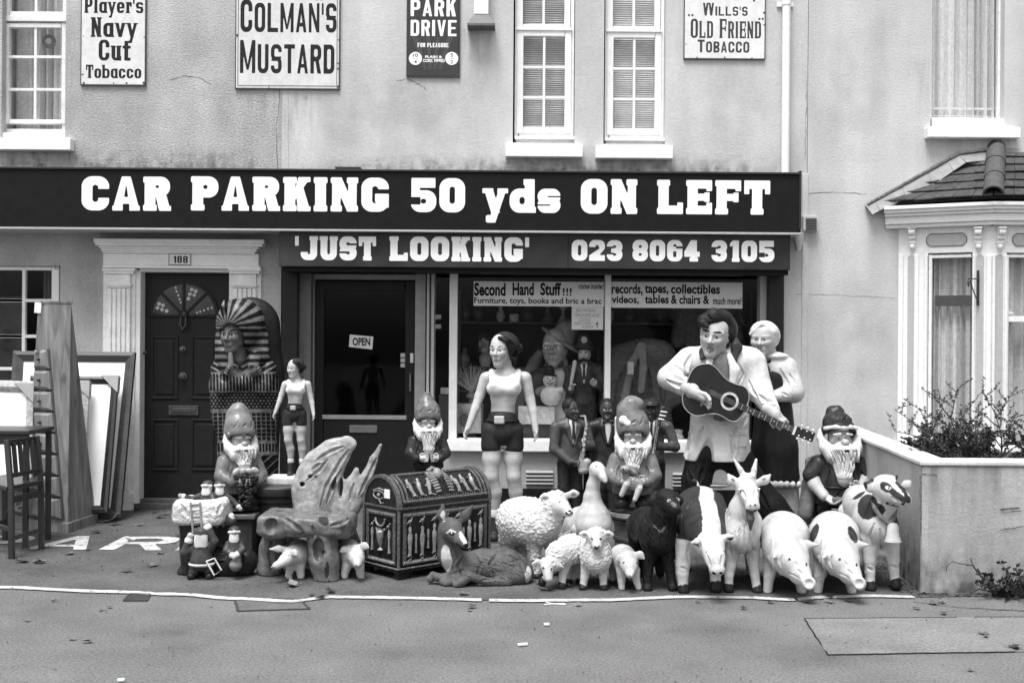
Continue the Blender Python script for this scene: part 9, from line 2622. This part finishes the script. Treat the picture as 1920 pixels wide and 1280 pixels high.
for zz_ in (z_, zl_):
    x = at(872,600,1.1).x
    while x < at(1400,600,1.1).x:
        k = rv.randrange(5); c = Vector((x, 1.1+rv.uniform(-.04,.06), zz_)); f_ = rv.uniform(.8,1.25)
        p = MB(); p.lathe(c,[(r_*f_,h_*f_) for r_,h_ in prof[k]],14); o = p.build('shelf_ornament', mat('ornament_shade_%d'%rv.randrange(4), (.06,.16,.35,.6)[rv.randrange(4)], .3, .2, 20), None, smooth=True)
        tag(o,'small dim ornament standing on the shelf at the back of the window','ornament','ornaments on the back shelf')
        x += rv.uniform(.11,.22)
# dark board with a white letter
t = thing('letter_board', 'dark board with a pale letter C behind the goose', 'board', gnd(1105,968))
p = MB(); p.pbox(1094,1128,853,958,-.30,-.27); p.build('board', m_black, t, bevel=.004)
p = MB(); pword(p,'C',1103,1110,864,874,-.302,(.7,.2,.17,0,0)); p.build('lettering', m_letter, t)

# ================================================================ fallen leaves and litter
rl2 = random.Random(77)
m_lf = [mat('dead_leaf_%d'%i, v, .7, .4, 30, .3, 40) for i,v in enumerate((.03,.05,.09,.15))]
def leaf_mesh(seed):
    r_ = random.Random(seed); n = 11; pts = []
    lob = [1,.55,.9,.5,.75,.35,.75,.5,.9,.55,.3]
    top = []
    for i in range(n):
        a = 2*math.pi*i/n+math.pi/2; k = lob[i]*r_.uniform(.8,1.15)
        top.append((math.cos(a)*k*.05, math.sin(a)*k*.06))
    curl = r_.uniform(2,9); cx, cy = r_.uniform(-1,1), r_.uniform(-1,1)
    vs = [(0,0,.006)]+[(x,y_,.004+abs((x*cx+y_*cy))*.42*r_.uniform(.5,1.2)+r_.uniform(0,.006)) for x,y_ in top]
    fs = [(0,1+i,1+(i+1)%n) for i in range(n)]
    me = bpy.data.meshes.new('leaf_blade'); me.from_pydata(vs,[],fs); me.update(); return me
LM = []
for i in range(8):
    me = leaf_mesh(100+i); me.materials.append(m_lf[i%4]); LM.append(me)
spots = [(180,1000),(235,1073),(285,1062),(75,1057),(140,968),(165,1032),(262,986),(247,1016),(300,972),(258,958),(130,1040),(325,1020),(215,985),(335,1005),(560,1097),(548,1100),(620,1112),(585,1118),(600,1122),(50,1165),(100,1128),(205,1140),(190,1145),(135,1200),(165,1205),(885,1140),(880,1146),(1085,1136),(1310,1130),(1445,1131),(1515,1130),(1555,1130),(1395,1142),(1590,1128),(1750,1133),(1765,1130),(1718,1142),(1770,1152),(1845,1190),(1848,1196),(1900,1215),(1905,1218),(1820,1258),(1060,1100),(1010,1096),(1025,1108),(1020,1106),(1205,1100),(1690,1078),(1600,1092),(870,1116),(300,1040),(110,985),(40,1055),(345,968),(360,962),(1555,1120),(290,962),(310,966),(228,966)]
for i,(x,y_) in enumerate(spots):
    c = gnd(x,y_); o = bpy.data.objects.new('fallen_leaf', LM[i%8]); COL.objects.link(o)
    o.location = (c.x,c.y,.006); o.rotation_euler = (rl2.uniform(-.15,.15),rl2.uniform(-.15,.15),rl2.uniform(0,6.28)); k = rl2.uniform(.55,1.25) if y_ < 1125 else rl2.uniform(.45,.85); o.scale = (k,k,k)
    tag(o,'curled dry leaf lying on the asphalt','leaf','fallen leaves on the ground')
m_lit = mat('litter_white',.7,.6,.1,40)
for i,(x,y_,a,L,lb) in enumerate(((980,1211,20,.05,'white cigarette end lying on the road in front of the chest'),(227,1278,10,.03,'tiny white paper scrap at the bottom edge of the road'),(1025,1173,0,.03,'tiny white paper scrap on the road below the goose'))):
    c = gnd(x,y_); p = MB(); p.obox((c.x,c.y,.010),(L/2,.009,.006),rotz(a)); o = p.build('paper_scrap', m_lit, bevel=.003); tag(o,lb,'litter')
# piece of string
c = gnd(1040,1130); p = MB(); p.tube([c+Vector((x,y_,.006)) for x,y_ in ((-.05,.0),(-.02,-.03),(.02,-.05),(.06,-.05),(.05,-.03),(.0,-.04),(-.06,-.06))],.003,5); o = p.build('string_scrap', m_lit); tag(o,'scrap of white string on the road below the lambs','string')

# grit and crumbled leaf gathered along walls and round the statues
rg = random.Random(55); p = MB()
def flake(x, y_, k):
    a = rg.uniform(0,6.28); L = k*rg.uniform(.4,1.3); w_ = L*rg.uniform(.3,.7); dx, dy = math.cos(a), math.sin(a); z0 = .0065+rg.uniform(0,.004); z1 = z0+rg.uniform(0,.010)
    p.add([(x-dx*L,y_-dy*L,z0),(x+dy*w_,y_-dx*w_,z1),(x+dx*L,y_+dy*L,z0),(x-dy*w_,y_+dx*w_,z0)],[(0,1,2,3)])
for i in range(900):
    x = rg.uniform(-4.6,2.9); flake(x, -abs(rg.gauss(0,.12))-.03, .010)
for i in range(900): flake(rg.uniform(-4.6,2.6), rg.uniform(-3.2,-.1), .007)
for i in range(420): flake(rg.uniform(-4.6,4.6), rg.uniform(-5.2,-3.2), .006)
for i in range(500):
    y_ = rg.uniform(f0.y,-.1); k = (y_-f0.y)/(-.0-f0.y); flake(f0.x+(2.77-f0.x)*k-abs(rg.gauss(0,.06))-.02, y_, .012)
for i in range(500): flake(rg.uniform(f0.x-.1,4.9), f0.y-abs(rg.gauss(0,.05))-.02, .012)
o = p.build('ground_litter', mat('leaf_crumb',.06,.85,.6,9), None); tag(o,'crumbled leaf and grit gathered along the walls','litter',kind='stuff')
